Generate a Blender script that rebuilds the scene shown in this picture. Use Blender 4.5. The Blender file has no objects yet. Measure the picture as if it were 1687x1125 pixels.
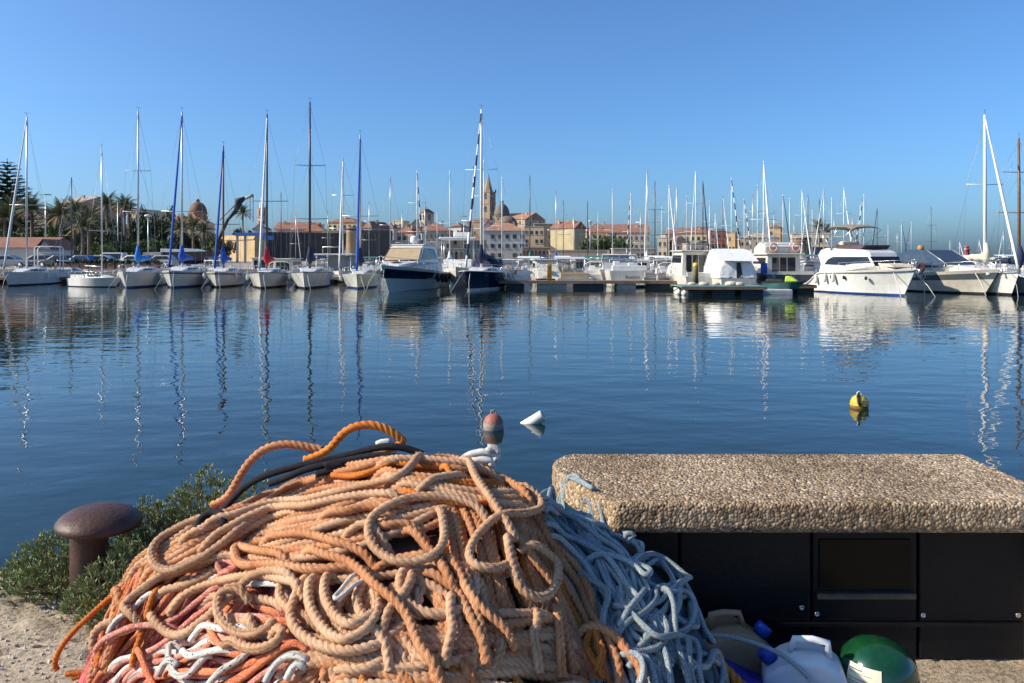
import bpy, math, random
import numpy as np
from mathutils import Vector, Matrix
R = math.radians
rnd = random.Random(7)
sc = bpy.context.scene
col = sc.collection

# ------------------------------------------------------------------ camera, sky, sun, exposure
CAMZ, HORIZON, F, CX, CY = 2.6, 421.5, 1290.0, 843.5, 562.5     # level camera, frame shifted down
QZ = 1.0                                   # top of the quay above the water
cam = bpy.data.cameras.new('camera'); cam.sensor_width = 36; cam.lens = 36 * F / 1687.0
cam.clip_start = 0.05; cam.clip_end = 60000
co = bpy.data.objects.new('camera', cam); col.objects.link(co)
co.location = (0, 0, CAMZ); co.rotation_euler = (R(90), 0, 0); cam.shift_y = -(CY - HORIZON) / 1687.0
sc.camera = co

SUN_EL = 31.0
SUN_AZ = -98.0                             # degrees clockwise from +Y; -90 is the left of the picture
sun_dir = Vector((math.sin(R(SUN_AZ)) * math.cos(R(SUN_EL)), math.cos(R(SUN_AZ)) * math.cos(R(SUN_EL)), math.sin(R(SUN_EL))))
w = bpy.data.worlds.new('World'); sc.world = w; w.use_nodes = True
nt = w.node_tree
bg = nt.nodes['Background']; bg.inputs['Strength'].default_value = 0.149
sky = nt.nodes.new('ShaderNodeTexSky'); sky.sky_type = 'NISHITA'; sky.sun_disc = False
sky.sun_elevation = R(SUN_EL); sky.sun_rotation = R(SUN_AZ)
sky.air_density = 0.8; sky.dust_density = 1.9; sky.ozone_density = 8.0; sky.altitude = 0
wb = nt.nodes.new('ShaderNodeMix'); wb.data_type = 'RGBA'; wb.blend_type = 'MULTIPLY'; wb.inputs['Factor'].default_value = 1.0
wb.inputs['B'].default_value = (0.84, 1.0, 1.03, 1)      # white balance of the whole sky
nt.links.new(sky.outputs[0], wb.inputs['A']); nt.links.new(wb.outputs['Result'], bg.inputs[0])
sl = bpy.data.lights.new('sun', 'SUN'); sl.energy = 5.0; sl.angle = R(0.5); sl.color = (1.0, 0.87, 0.68)
so = bpy.data.objects.new('sun', sl); col.objects.link(so)
so.rotation_euler = (-sun_dir).to_track_quat('-Z', 'Y').to_euler()
vs = sc.view_settings; vs.view_transform = 'Standard'; vs.look = 'None'; vs.exposure = 0.4; vs.gamma = 1.0; vs.use_curve_mapping = False
sc.cycles.max_bounces = 6; sc.cycles.glossy_bounces = 4; sc.cycles.caustics_reflective = False

# ------------------------------------------------------------------ pixel helpers (a pixel is only a direction)
def ray(px, py):
    return Vector((px - CX, F, HORIZON - py))
def on_z(px, py, z=0.0):
    d = ray(px, py); t = (z - CAMZ) / d.z
    return Vector((d.x * t, d.y * t, z))
def at_y(px, py, Y):
    d = ray(px, py); t = Y / d.y
    return Vector((d.x * t, Y, CAMZ + d.z * t))

# ------------------------------------------------------------------ materials
MATS = {}
def mat(name, c, rough=0.6, metal=0.0, var=0.0, scale=3.0, bump=0.0, bscale=20.0, c2=None, coat=0.0, spec=0.5, trans=0.0, alpha=1.0, stretch=None, rnd_amt=0.0):
    if name in MATS: return MATS[name]
    m = bpy.data.materials.new(name); m.use_nodes = True
    n = m.node_tree; b = n.nodes['Principled BSDF']
    b.inputs['Roughness'].default_value = rough; b.inputs['Metallic'].default_value = metal
    b.inputs['Specular IOR Level'].default_value = spec
    b.inputs['Coat Weight'].default_value = coat; b.inputs['Transmission Weight'].default_value = trans
    b.inputs['Alpha'].default_value = alpha
    b.inputs['Base Color'].default_value = (*c, 1)
    tc = n.nodes.new('ShaderNodeTexCoord')
    vec = tc.outputs['Object']
    if stretch:
        mp = n.nodes.new('ShaderNodeMapping'); mp.inputs['Scale'].default_value = stretch
        n.links.new(vec, mp.inputs[0]); vec = mp.outputs[0]
    if var or c2:
        t = n.nodes.new('ShaderNodeTexNoise'); t.inputs['Scale'].default_value = scale; t.inputs['Detail'].default_value = 6; t.inputs['Roughness'].default_value = 0.65
        n.links.new(vec, t.inputs['Vector'])
        rp = n.nodes.new('ShaderNodeValToRGB')
        d = c2 if c2 else tuple(max(0, x * (1 - var)) for x in c)
        u = c if c2 else tuple(min(1, x * (1 + var)) for x in c)
        rp.color_ramp.elements[0].position = 0.32; rp.color_ramp.elements[0].color = (*d, 1)
        rp.color_ramp.elements[1].position = 0.68; rp.color_ramp.elements[1].color = (*u, 1)
        n.links.new(t.outputs['Fac'], rp.inputs[0])
        out = rp.outputs[0]
        if rnd_amt:
            oi = n.nodes.new('ShaderNodeObjectInfo')
            hs = n.nodes.new('ShaderNodeHueSaturation')
            mr = n.nodes.new('ShaderNodeMapRange'); mr.inputs['To Min'].default_value = 1 - rnd_amt; mr.inputs['To Max'].default_value = 1 + rnd_amt
            n.links.new(oi.outputs['Random'], mr.inputs[0]); n.links.new(mr.outputs[0], hs.inputs['Value'])
            n.links.new(out, hs.inputs['Color']); out = hs.outputs[0]
        n.links.new(out, b.inputs['Base Color'])
    if bump:
        t = n.nodes.new('ShaderNodeTexNoise'); t.inputs['Scale'].default_value = bscale; t.inputs['Detail'].default_value = 5
        n.links.new(vec, t.inputs['Vector'])
        bp = n.nodes.new('ShaderNodeBump'); bp.inputs['Strength'].default_value = 1.0; bp.inputs['Distance'].default_value = bump
        n.links.new(t.outputs['Fac'], bp.inputs['Height']); n.links.new(bp.outputs[0], b.inputs['Normal'])
    MATS[name] = m
    return m
def srgb(r, g, b):
    f = lambda v: ((v / 255.0 + 0.055) / 1.055) ** 2.4 if v > 10 else v / 255.0 / 12.92
    return (f(r), f(g), f(b))

# ------------------------------------------------------------------ objects
def tag(o, label=None, cat=None, group=None, kind=None):
    if label: o['label'] = label
    if cat: o['category'] = cat
    if group: o['group'] = group
    if kind: o['kind'] = kind
    return o
def empty(name, loc=(0, 0, 0), rz=0.0):
    o = bpy.data.objects.new(name, None); o.empty_display_size = 0.2
    col.objects.link(o); o.location = loc; o.rotation_euler = (0, 0, rz)
    return o
def link_mesh(name, me, parent=None, loc=None, rot=None, scale=None):
    o = bpy.data.objects.new(name, me); col.objects.link(o)
    if parent is not None: o.parent = parent
    if loc is not None: o.location = loc
    if rot is not None: o.rotation_euler = rot
    if scale is not None: o.scale = scale
    return o
def fast_mesh(name, V, quads=None, tris=None, mats=(), midx=None, smooth=True, uv=None):
    me = bpy.data.meshes.new(name)
    V = np.asarray(V, np.float32).reshape(-1, 3)
    loops = []; starts = []; n = 0
    if quads is not None and len(quads):
        q = np.asarray(quads, np.int32).reshape(-1, 4); loops.append(q.ravel()); starts.append(np.arange(len(q)) * 4); n = len(q) * 4
    if tris is not None and len(tris):
        t = np.asarray(tris, np.int32).reshape(-1, 3); loops.append(t.ravel()); starts.append(n + np.arange(len(t)) * 3)
    lo = np.concatenate(loops); st = np.concatenate(starts).astype(np.int32)
    me.vertices.add(len(V)); me.vertices.foreach_set('co', V.ravel())
    me.loops.add(len(lo)); me.loops.foreach_set('vertex_index', lo.astype(np.int32))
    me.polygons.add(len(st)); me.polygons.foreach_set('loop_start', st)
    if midx is not None: me.polygons.foreach_set('material_index', np.asarray(midx, np.int32))
    me.polygons.foreach_set('use_smooth', np.full(len(st), smooth, bool))
    if uv is not None:
        l = me.uv_layers.new(name='UVMap'); l.data.foreach_set('uv', np.asarray(uv, np.float32)[lo].ravel())
    me.update(calc_edges=True); me.validate()
    for m in mats: me.materials.append(m)
    return me

class MB:
    """collects shapes; build() links them as ONE mesh object"""
    def __init__(s): s.v = []; s.f = []; s.m = []; s.sm = []
    def add(s, vs, fs, mi=0, sm=False):
        o = len(s.v); s.v += [tuple(v) for v in vs]
        for f in fs: s.f.append([i + o for i in f]); s.m.append(mi); s.sm.append(sm)
        return s
    def box(s, c, d, rz=0.0, mi=0, taper=1.0, M=None, shift=(0, 0)):
        x, y, z = d[0] / 2, d[1] / 2, d[2] / 2
        vs = []
        for k, t in ((-1, 1.0), (1, taper)):
            for a, b in ((-1, -1), (1, -1), (1, 1), (-1, 1)):
                vs.append(Vector((a * x * t + (shift[0] if k > 0 else 0), b * y * t + (shift[1] if k > 0 else 0), k * z)))
        if rz: vs = [Matrix.Rotation(rz, 3, 'Z') @ v for v in vs]
        if M is not None: vs = [M @ v for v in vs]
        vs = [v + Vector(c) for v in vs]
        return s.add(vs, [(0, 3, 2, 1), (4, 5, 6, 7), (0, 1, 5, 4), (1, 2, 6, 5), (2, 3, 7, 6), (3, 0, 4, 7)], mi)
    def tube(s, pts, r, n=8, mi=0, cap=True, r2=None, sm=True):
        pts = [Vector(p) for p in pts]; N = len(pts)
        vs = []; up = None
        for i, p in enumerate(pts):
            t = (pts[min(i + 1, N - 1)] - pts[max(i - 1, 0)]).normalized()
            if up is None:
                up = Vector((0, 0, 1)) if abs(t.z) < 0.9 else Vector((1, 0, 0))
            a = (up - t * up.dot(t))
            if a.length < 1e-6: a = t.orthogonal()
            a.normalize(); b = t.cross(a); up = a
            rr = r[i] if isinstance(r, (list, tuple)) else (r + ((r2 - r) * i / max(1, N - 1)) if r2 is not None else r)
            for k in range(n):
                th = 2 * math.pi * k / n
                vs.append(p + a * (math.cos(th) * rr) + b * (math.sin(th) * rr))
        fs = []
        for i in range(N - 1):
            for k in range(n):
                fs.append((i * n + k, i * n + (k + 1) % n, (i + 1) * n + (k + 1) % n, (i + 1) * n + k))
        if cap:
            fs.append(tuple(range(n - 1, -1, -1))); fs.append(tuple((N - 1) * n + k for k in range(n)))
        return s.add(vs, fs, mi, sm)
    def lathe(s, prof, n=24, c=(0, 0, 0), mi=0, sm=True, M=None):
        vs = []
        for r, z in prof:
            for k in range(n):
                th = 2 * math.pi * k / n
                v = Vector((r * math.cos(th), r * math.sin(th), z))
                if M is not None: v = M @ v
                vs.append(v + Vector(c))
        fs = []
        for i in range(len(prof) - 1):
            for k in range(n):
                fs.append((i * n + k, i * n + (k + 1) % n, (i + 1) * n + (k + 1) % n, (i + 1) * n + k))
        if prof[0][0] > 1e-4: fs.append(tuple(range(n - 1, -1, -1)))
        if prof[-1][0] > 1e-4: fs.append(tuple((len(prof) - 1) * n + k for k in range(n)))
        return s.add(vs, fs, mi, sm)
    def torus(s, c, R_, r, M=None, n=24, k=8, mi=0):
        vs = []; fs = []
        for i in range(n):
            a = 2 * math.pi * i / n
            for j in range(k):
                b = 2 * math.pi * j / k
                v = Vector(((R_ + r * math.cos(b)) * math.cos(a), (R_ + r * math.cos(b)) * math.sin(a), r * math.sin(b)))
                if M is not None: v = M @ v
                vs.append(v + Vector(c))
        for i in range(n):
            for j in range(k):
                fs.append((i * k + j, ((i + 1) % n) * k + j, ((i + 1) % n) * k + (j + 1) % k, i * k + (j + 1) % k))
        return s.add(vs, fs, mi, True)
    def prof(s, pts, wf, mi=0, sm=False):
        """side profile (x, z) pulled to half-width wf(x, z) on both sides"""
        n = len(pts)
        vs = [(x, -wf(x, z), z) for x, z in pts] + [(x, wf(x, z), z) for x, z in pts]
        fs = [tuple(range(n)), tuple(range(2 * n - 1, n - 1, -1))]
        for i in range(n):
            j = (i + 1) % n
            fs.append((i, i + n, j + n, j))
        return s.add(vs, fs, mi, sm)
    def build(s, name, mats, parent=None, loc=None, rot=None):
        me = bpy.data.meshes.new(name)
        me.from_pydata(s.v, [], s.f)
        mats = mats if isinstance(mats, (list, tuple)) else [mats]
        for m in mats: me.materials.append(m)
        me.polygons.foreach_set('material_index', s.m); me.polygons.foreach_set('use_smooth', s.sm)
        me.update()
        return link_mesh(name, me, parent, loc, rot)
def bevel(o, wd, seg=2):
    b = o.modifiers.new('edge', 'BEVEL'); b.width = wd; b.segments = seg; b.limit_method = 'ANGLE'; b.angle_limit = R(35)
    return o
def copy_tree(o, parent=None):
    c = o.copy(); col.objects.link(c); c.parent = parent
    for ch in o.children: copy_tree(ch, c)
    return c
def smoothstep(a, b, x):
    t = max(0.0, min(1.0, (x - a) / (b - a))); return t * t * (3 - 2 * t)

# palette
GEL = mat('gelcoat_white', (0.71, 0.70, 0.665), 0.30, var=0.10, scale=1.1, coat=0.2, stretch=(2.2, 2.2, 0.5))
GELW = mat('gelcoat_warm', (0.62, 0.59, 0.515), 0.34, var=0.13, scale=1.3, coat=0.15, stretch=(2.2, 2.2, 0.5))
DECK = mat('deck_white', (0.60, 0.59, 0.55), 0.55, var=0.07, scale=2.5)
NAVY = mat('gelcoat_navy', (0.010, 0.017, 0.045), 0.12, coat=0.5, var=0.2, scale=1.0)
BOOT = mat('boot_blue', (0.02, 0.06, 0.22), 0.5, var=0.2)
BOOTD = mat('boot_dark', (0.015, 0.018, 0.025), 0.6, var=0.2)
GREYB = mat('stripe_grey', (0.10, 0.12, 0.14), 0.4, var=0.15)
GLASS = mat('dark_glass', (0.012, 0.015, 0.02), 0.06, spec=0.6)
ALU = mat('aluminium', (0.62, 0.63, 0.64), 0.35, metal=0.6, var=0.1, scale=1.5)
ALUD = mat('mast_dark', (0.07, 0.075, 0.085), 0.4, metal=0.3, var=0.2)
WMAST = mat('mast_white', (0.75, 0.75, 0.73), 0.35, var=0.06)
WOODM = mat('mast_wood', (0.16, 0.085, 0.05), 0.45, var=0.25, scale=4)
STEEL = mat('stainless', (0.6, 0.6, 0.6), 0.25, metal=0.9, var=0.05)
WIRE = mat('wire', (0.30, 0.31, 0.32), 0.4, metal=0.5, var=0.05)
CBLUE = mat('canvas_blue', (0.02, 0.09, 0.42), 0.85, var=0.25, scale=5, bump=0.01, bscale=6)
CSKY = mat('canvas_sky_blue', (0.02, 0.20, 0.55), 0.85, var=0.2, scale=5, bump=0.01, bscale=6)
CNAVY = mat('canvas_navy', (0.012, 0.022, 0.06), 0.85, var=0.3, scale=5, bump=0.01, bscale=6)
CDEEP = mat('canvas_slate', (0.02, 0.05, 0.10), 0.8, var=0.3, scale=2.5, bump=0.01, bscale=4)
CRED = mat('canvas_red', (0.50, 0.02, 0.03), 0.85, var=0.25, scale=5, bump=0.01, bscale=6)
CWHITE = mat('canvas_white', (0.72, 0.72, 0.71), 0.8, var=0.06, scale=3, bump=0.03, bscale=3)
CTAN = mat('canvas_tan', (0.42, 0.31, 0.19), 0.85, var=0.12, scale=3)
CCREAM = mat('canvas_cream', (0.66, 0.56, 0.42), 0.85, var=0.1, scale=3, bump=0.01, bscale=6)
CGREEN = mat('canvas_green', (0.02, 0.16, 0.12), 0.85, var=0.2, scale=3)
FENDER = mat('fender_white', (0.68, 0.67, 0.62), 0.45, var=0.15, scale=8)
RUBBER = mat('rubber', (0.015, 0.015, 0.017), 0.6, var=0.2)
TIMBER = mat('dock_timber', (0.22, 0.15, 0.10), 0.8, var=0.35, scale=3, bump=0.01)
PONTOON = mat('pontoon_concrete', (0.30, 0.285, 0.25), 0.85, var=0.25, scale=2)
GREYP = mat('plastic_grey', (0.25, 0.25, 0.25), 0.5, var=0.15)
ORANGE = mat('buoy_orange', (0.75, 0.13, 0.05), 0.5, var=0.15, scale=6)
YELLOW = mat('yellow_paint', (0.70, 0.42, 0.03), 0.5, var=0.2, scale=4)
LROPE = mat('mooring_rope', (0.55, 0.53, 0.47), 0.9, var=0.2, scale=20)
# ------------------------------------------------------------------ the setting: sea, quay, far land
def vnoise(x, y, seed=0):
    xi = np.floor(x).astype(np.int64); yi = np.floor(y).astype(np.int64); fx = x - xi; fy = y - yi
    fx = fx * fx * (3 - 2 * fx); fy = fy * fy * (3 - 2 * fy)
    def h(a, b):
        n = (a * 374761393 + b * 668265263 + seed * 974634777) & 0xFFFFFFFF
        n = ((n ^ (n >> 13)) * 1274126177) & 0xFFFFFFFF
        return ((n ^ (n >> 16)) & 0xFFFF) / 65535.0
    return (h(xi, yi) * (1 - fx) + h(xi + 1, yi) * fx) * (1 - fy) + (h(xi, yi + 1) * (1 - fx) + h(xi + 1, yi + 1) * fx) * fy
def fbm(x, y, o=4, seed=0):
    s = 0; a = 0.5
    for k in range(o):
        s = s + a * vnoise(x * 2 ** k, y * 2 ** k, seed + k); a *= 0.5
    return s

def water_material():
    m = bpy.data.materials.new('harbour_water'); m.use_nodes = True
    n = m.node_tree; b = n.nodes['Principled BSDF']
    b.inputs['Base Color'].default_value = (0.006, 0.017, 0.014, 1); b.inputs['Roughness'].default_value = 0.012
    b.inputs['IOR'].default_value = 1.333
    g = n.nodes.new('ShaderNodeNewGeometry')
    def wave(scale, sx, sy, detail, amp, rot):
        mp = n.nodes.new('ShaderNodeMapping'); mp.inputs['Scale'].default_value = (sx, sy, 1); mp.inputs['Rotation'].default_value = (0, 0, R(rot))
        n.links.new(g.outputs['Position'], mp.inputs[0])
        t = n.nodes.new('ShaderNodeTexNoise'); t.inputs['Scale'].default_value = scale; t.inputs['Detail'].default_value = detail; t.inputs['Roughness'].default_value = 0.45
        n.links.new(mp.outputs[0], t.inputs['Vector'])
        k = n.nodes.new('ShaderNodeMath'); k.operation = 'MULTIPLY'; k.inputs[1].default_value = amp
        n.links.new(t.outputs['Fac'], k.inputs[0]); return k.outputs[0]
    a1 = wave(1.25, 0.6, 1.0, 1.0, 0.017, 8)
    a2 = wave(4.2, 0.75, 1.0, 1.0, 0.0042, -12)
    a3 = wave(0.16, 0.6, 1.0, 1.0, 0.045, 20)
    s1 = n.nodes.new('ShaderNodeMath'); n.links.new(a1, s1.inputs[0]); n.links.new(a2, s1.inputs[1])
    s2 = n.nodes.new('ShaderNodeMath'); n.links.new(s1.outputs[0], s2.inputs[0]); n.links.new(a3, s2.inputs[1])
    bp = n.nodes.new('ShaderNodeBump'); bp.inputs['Strength'].default_value = 1; bp.inputs['Distance'].default_value = 1.0
    n.links.new(s2.outputs[0], bp.inputs['Height']); n.links.new(bp.outputs[0], b.inputs['Normal'])
    return m
tag(MB().add([(-9000, -200, 0), (9000, -200, 0), (9000, 16000, 0), (-9000, 16000, 0)], [(0, 1, 2, 3)]).build('sea', water_material()),
    'calm blue harbour water with small ripples', kind='structure')

def concrete_material():
    m = bpy.data.materials.new('quay_concrete'); m.use_nodes = True
    n = m.node_tree; b = n.nodes['Principled BSDF']; b.inputs['Roughness'].default_value = 0.9
    g = n.nodes.new('ShaderNodeNewGeometry')
    def noise(s, d, r=0.6):
        t = n.nodes.new('ShaderNodeTexNoise'); t.inputs['Scale'].default_value = s; t.inputs['Detail'].default_value = d; t.inputs['Roughness'].default_value = r
        n.links.new(g.outputs['Position'], t.inputs['Vector']); return t
    t1 = noise(2.2, 6); rp = n.nodes.new('ShaderNodeValToRGB')
    rp.color_ramp.elements[0].position = 0.3; rp.color_ramp.elements[0].color = (0.27, 0.21, 0.145, 1)
    rp.color_ramp.elements[1].position = 0.72; rp.color_ramp.elements[1].color = (0.43, 0.355, 0.255, 1)
    n.links.new(t1.outputs['Fac'], rp.inputs[0])
    v = n.nodes.new('ShaderNodeTexVoronoi'); v.inputs['Scale'].default_value = 85; n.links.new(g.outputs['Position'], v.inputs['Vector'])
    mx = n.nodes.new('ShaderNodeMix'); mx.data_type = 'RGBA'; mx.blend_type = 'OVERLAY'; mx.inputs['Factor'].default_value = 0.55
    n.links.new(rp.outputs[0], mx.inputs['A']); 
    bw = n.nodes.new('ShaderNodeRGBToBW'); n.links.new(v.outputs['Color'], bw.inputs[0]); n.links.new(bw.outputs[0], mx.inputs['B'])
    n.links.new(mx.outputs['Result'], b.inputs['Base Color'])
    t2 = noise(130, 4); bp = n.nodes.new('ShaderNodeBump'); bp.inputs['Distance'].default_value = 0.006
    n.links.new(t2.outputs['Fac'], bp.inputs['Height']); n.links.new(bp.outputs[0], b.inputs['Normal'])
    return m
QMAT = concrete_material()
QEDGE = 3.98
xs = np.concatenate([np.linspace(-40, -5, 12)[:-1], np.arange(-5, 3.5, 0.025), np.linspace(3.5, 40, 12)])
ys = np.concatenate([np.linspace(-20, 1.0, 8)[:-1], np.arange(1.0, QEDGE + 0.001, 0.022)])
GX, GY = np.meshgrid(xs, ys)
edge = 0.10 * (fbm(GX * 1.7 + 5, GX * 0 + 3, 4, 3) - 0.5) + 0.05 * (fbm(GX * 9, GX * 0, 3, 8) - 0.5)
near = np.clip((GY - 2.6) / 1.2, 0, 1)
PY = GY + edge * near ** 4
zz = QZ + 0.012 * (fbm(GX * 3, GY * 3, 4, 1) - 0.5) + 0.006 * (vnoise(GX * 38, GY * 38, 2) - 0.5)
# broken, spalled strip towards the edge
spall = np.clip((fbm(GX * 2.4 + 9, GY * 5.0, 4, 21) - 0.42) * 6, 0, 1) * np.clip((GY - 3.22) / 0.25, 0, 1)
zz = zz + 0.042 * np.clip(spall * 1.6 - 0.25, 0, 1) * (0.55 + 0.45 * vnoise(GX * 20, GY * 20, 5)) - 0.012 * np.clip((GY - 3.25) / 0.2, 0, 1)
crack = np.abs(fbm(GX * 1.6 + 2, GY * 3.1 + 7, 4, 31) - 0.47)
zz = zz - 0.035 * np.clip(1 - crack / 0.014, 0, 1) * np.clip((GY - 2.9) / 0.3, 0, 1)
zz = zz - 0.10 * np.clip((GY - (QEDGE - 0.07)) / 0.07, 0, 1) ** 2
ny, nx = GX.shape
V = np.stack([GX, PY, zz], -1).reshape(-1, 3)
idx = np.arange(nx * ny).reshape(ny, nx)
quads = np.stack([idx[:-1, :-1], idx[:-1, 1:], idx[1:, 1:], idx[1:, :-1]], -1).reshape(-1, 4)
low = V[idx[-1]].copy(); low[:, 2] = -2.0; base = len(V)
V = np.concatenate([V, low]); b2 = base + np.arange(nx)
wall = np.stack([idx[-1, :-1], idx[-1, 1:], b2[1:], b2[:-1]], -1)
tag(link_mesh('quay_ground', fast_mesh('quay_ground', V, np.concatenate([quads, wall]), mats=[QMAT])),
    'worn beige concrete quay with a crumbling edge', kind='structure')

# far land: promenade on the left, the town quay further back, a breakwater out to the right
PAVE = mat('promenade_paving', (0.34, 0.29, 0.23), 0.9, var=0.2, scale=0.4)
WALLST = mat('quay_stone', (0.30, 0.20, 0.15), 0.9, var=0.3, scale=0.8, bump=0.03, bscale=2)
def slab_poly(name, pts, z, label, m, zb=-2.0):
    n = len(pts); vs = [(x, y, z) for x, y in pts] + [(x, y, zb) for x, y in pts]
    fs = [tuple(range(n))] + [(i, i + n, (i + 1) % n + n, (i + 1) % n) for i in range(n)]
    o = MB().add(vs, fs).build(name, m)
    return tag(o, label, kind='structure')
PROM = 84.0
slab_poly('promenade', [(-26, PROM), (-40, 196), (150, 205), (150, 900), (-500, 900), (-500, PROM)][::1], 1.2, 'promenade and town ground along the harbour', PAVE)
def rocks(name, X0, X1, Y, h, n, label, m):
    mb = MB(); r = random.Random(3)
    for i in range(n):
        x = X0 + (X1 - X0) * r.random(); s = r.uniform(0.7, 1.7); k = r.random()
        M = Matrix.Rotation(r.uniform(0, 6), 3, 'Z') @ Matrix.Rotation(r.uniform(-.5, .5), 3, 'X')
        mb.box((x, Y + (k - 0.5) * 8, h * (1 - abs(k - .5) * 1.6) - 0.3), (s * 1.7, s * 1.4, s), M=M, taper=r.uniform(0.55, 0.85))
    o = mb.build(name, m); tag(o, label, 'breakwater', kind='stuff'); return o
ROCKM = mat('breakwater_rock', (0.16, 0.12, 0.095), 0.95, var=0.35, scale=0.5)
rocks('breakwater_rocks', 95, 330, 300, 1.9, 420, 'low dark rock breakwater beyond the marina under the horizon', ROCKM)
# ------------------------------------------------------------------ foreground on the quay
def aggregate_material():
    m = bpy.data.materials.new('exposed_aggregate'); m.use_nodes = True
    n = m.node_tree; b = n.nodes['Principled BSDF']; b.inputs['Roughness'].default_value = 0.85
    g = n.nodes.new('ShaderNodeNewGeometry')
    mp = n.nodes.new('ShaderNodeMapping'); mp.inputs['Scale'].default_value = (1, 1.0, 1.0); n.links.new(g.outputs['Position'], mp.inputs[0])
    v = n.nodes.new('ShaderNodeTexVoronoi'); v.inputs['Scale'].default_value = 84; n.links.new(mp.outputs[0], v.inputs['Vector'])
    bw = n.nodes.new('ShaderNodeSeparateColor'); n.links.new(v.outputs['Color'], bw.inputs[0])
    rp = n.nodes.new('ShaderNodeValToRGB'); e = rp.color_ramp
    e.elements[0].position = 0.0; e.elements[0].color = (0.15, 0.10, 0.058, 1)
    e.elements[1].position = 1.0; e.elements[1].color = (0.80, 0.64, 0.44, 1)
    for p, c in ((0.35, (0.36, 0.25, 0.15, 1)), (0.7, (0.47, 0.35, 0.225, 1)), (0.9, (0.58, 0.45, 0.30, 1))):
        x = e.elements.new(p); x.color = c
    n.links.new(bw.outputs[0], rp.inputs[0])
    t = n.nodes.new('ShaderNodeTexNoise'); t.inputs['Scale'].default_value = 3.0; t.inputs['Detail'].default_value = 5; n.links.new(g.outputs['Position'], t.inputs['Vector'])
    mx = n.nodes.new('ShaderNodeMix'); mx.data_type = 'RGBA'; mx.blend_type = 'MULTIPLY'; mx.inputs['Factor'].default_value = 0.6
    r2 = n.nodes.new('ShaderNodeValToRGB'); r2.color_ramp.elements[0].position = 0.3; r2.color_ramp.elements[0].color = (0.62, 0.55, 0.46, 1); r2.color_ramp.elements[1].position = 0.6
    n.links.new(t.outputs['Fac'], r2.inputs[0]); n.links.new(rp.outputs[0], mx.inputs['A']); n.links.new(r2.outputs[0], mx.inputs['B'])
    n.links.new(mx.outputs['Result'], b.inputs['Base Color'])
    st = n.nodes.new('ShaderNodeTexNoise'); st.inputs['Scale'].default_value = 1.7; st.inputs['Detail'].default_value = 8; st.inputs['Roughness'].default_value = 0.7; n.links.new(g.outputs['Position'], st.inputs['Vector'])
    sr = n.nodes.new('ShaderNodeValToRGB'); sr.color_ramp.elements[0].position = 0.40; sr.color_ramp.elements[0].color = (0.50, 0.45, 0.38, 1); sr.color_ramp.elements[1].position = 0.56; sr.color_ramp.elements[1].color = (1, 1, 1, 1)
    m3 = n.nodes.new('ShaderNodeMix'); m3.data_type = 'RGBA'; m3.blend_type = 'MULTIPLY'; m3.inputs['Factor'].default_value = 0.75
    n.links.new(st.outputs['Fac'], sr.inputs[0]); n.links.new(mx.outputs['Result'], m3.inputs['A']); n.links.new(sr.outputs[0], m3.inputs['B']); n.links.new(m3.outputs['Result'], b.inputs['Base Color'])
    iv = n.nodes.new('ShaderNodeMath'); iv.operation = 'SUBTRACT'; iv.inputs[0].default_value = 1; n.links.new(v.outputs['Distance'], iv.inputs[1])
    ad = n.nodes.new('ShaderNodeMath'); ad.operation = 'ADD'; n.links.new(iv.outputs[0], ad.inputs[0]); n.links.new(bw.outputs[1], ad.inputs[1])
    bp = n.nodes.new('ShaderNodeBump'); bp.inputs['Distance'].default_value = 0.008; bp.inputs['Strength'].default_value = 1.0
    n.links.new(ad.outputs[0], bp.inputs['Height']); n.links.new(bp.outputs[0], b.inputs['Normal'])
    return m
AGG = aggregate_material()
SLAB_Z = QZ + 0.65; SLAB_T = 0.118; SF, SB, SR = 3.01, 3.77, 2.17
def slab_left(y):
    pts = [(3.01, 0.40), (3.12, 0.335), (3.32, 0.245), (3.48, 0.19), (3.59, 0.185), (3.67, 0.205), (3.73, 0.245), (3.77, 0.31)]
    return float(np.interp(y, [p[0] for p in pts], [p[1] for p in pts]))
slab = empty('concrete_bench', (1.2, 3.3, QZ))
tag(slab, 'thick pebbly concrete slab on a low base beside the rope heap', 'bench')
nu, nv = 200, 80
ring_prof = [(0.016, 0.0), (0.006, -0.004), (0.0, -0.014), (0.0, -0.035), (0.0, -0.06), (0.0, -0.085), (0.0, -0.106), (0.012, -SLAB_T)]
T = np.zeros((nv + 1, nu + 1, 3))
for j in range(nv + 1):
    y = SF + 0.016 + (SB - SF - 0.032) * j / nv; xl = slab_left(y) + 0.016
    T[j, :, 0] = np.linspace(xl, SR - 0.016, nu + 1); T[j, :, 1] = y
T[:, :, 2] = SLAB_Z + 0.0055 * (vnoise(T[:, :, 0] * 75, T[:, :, 1] * 75, 4) - 0.5) + 0.004 * (fbm(T[:, :, 0] * 6, T[:, :, 1] * 6, 3, 9) - 0.5)
SV = [T.reshape(-1, 3)]; gi = np.arange((nu + 1) * (nv + 1)).reshape(nv + 1, nu + 1)
SQ = [np.stack([gi[:-1, :-1], gi[:-1, 1:], gi[1:, 1:], gi[1:, :-1]], -1).reshape(-1, 4)]
loop = np.concatenate([gi[0, :-1], gi[:-1, -1], gi[-1, :0:-1], gi[:0:-1, 0]])
LP = SV[0][loop]; tang = np.roll(LP, -1, 0) - np.roll(LP, 1, 0); nrm = np.stack([tang[:, 1], -tang[:, 0]], -1); nrm /= np.linalg.norm(nrm, axis=1, keepdims=True)
prev = loop; cnt = len(SV[0])
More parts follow.
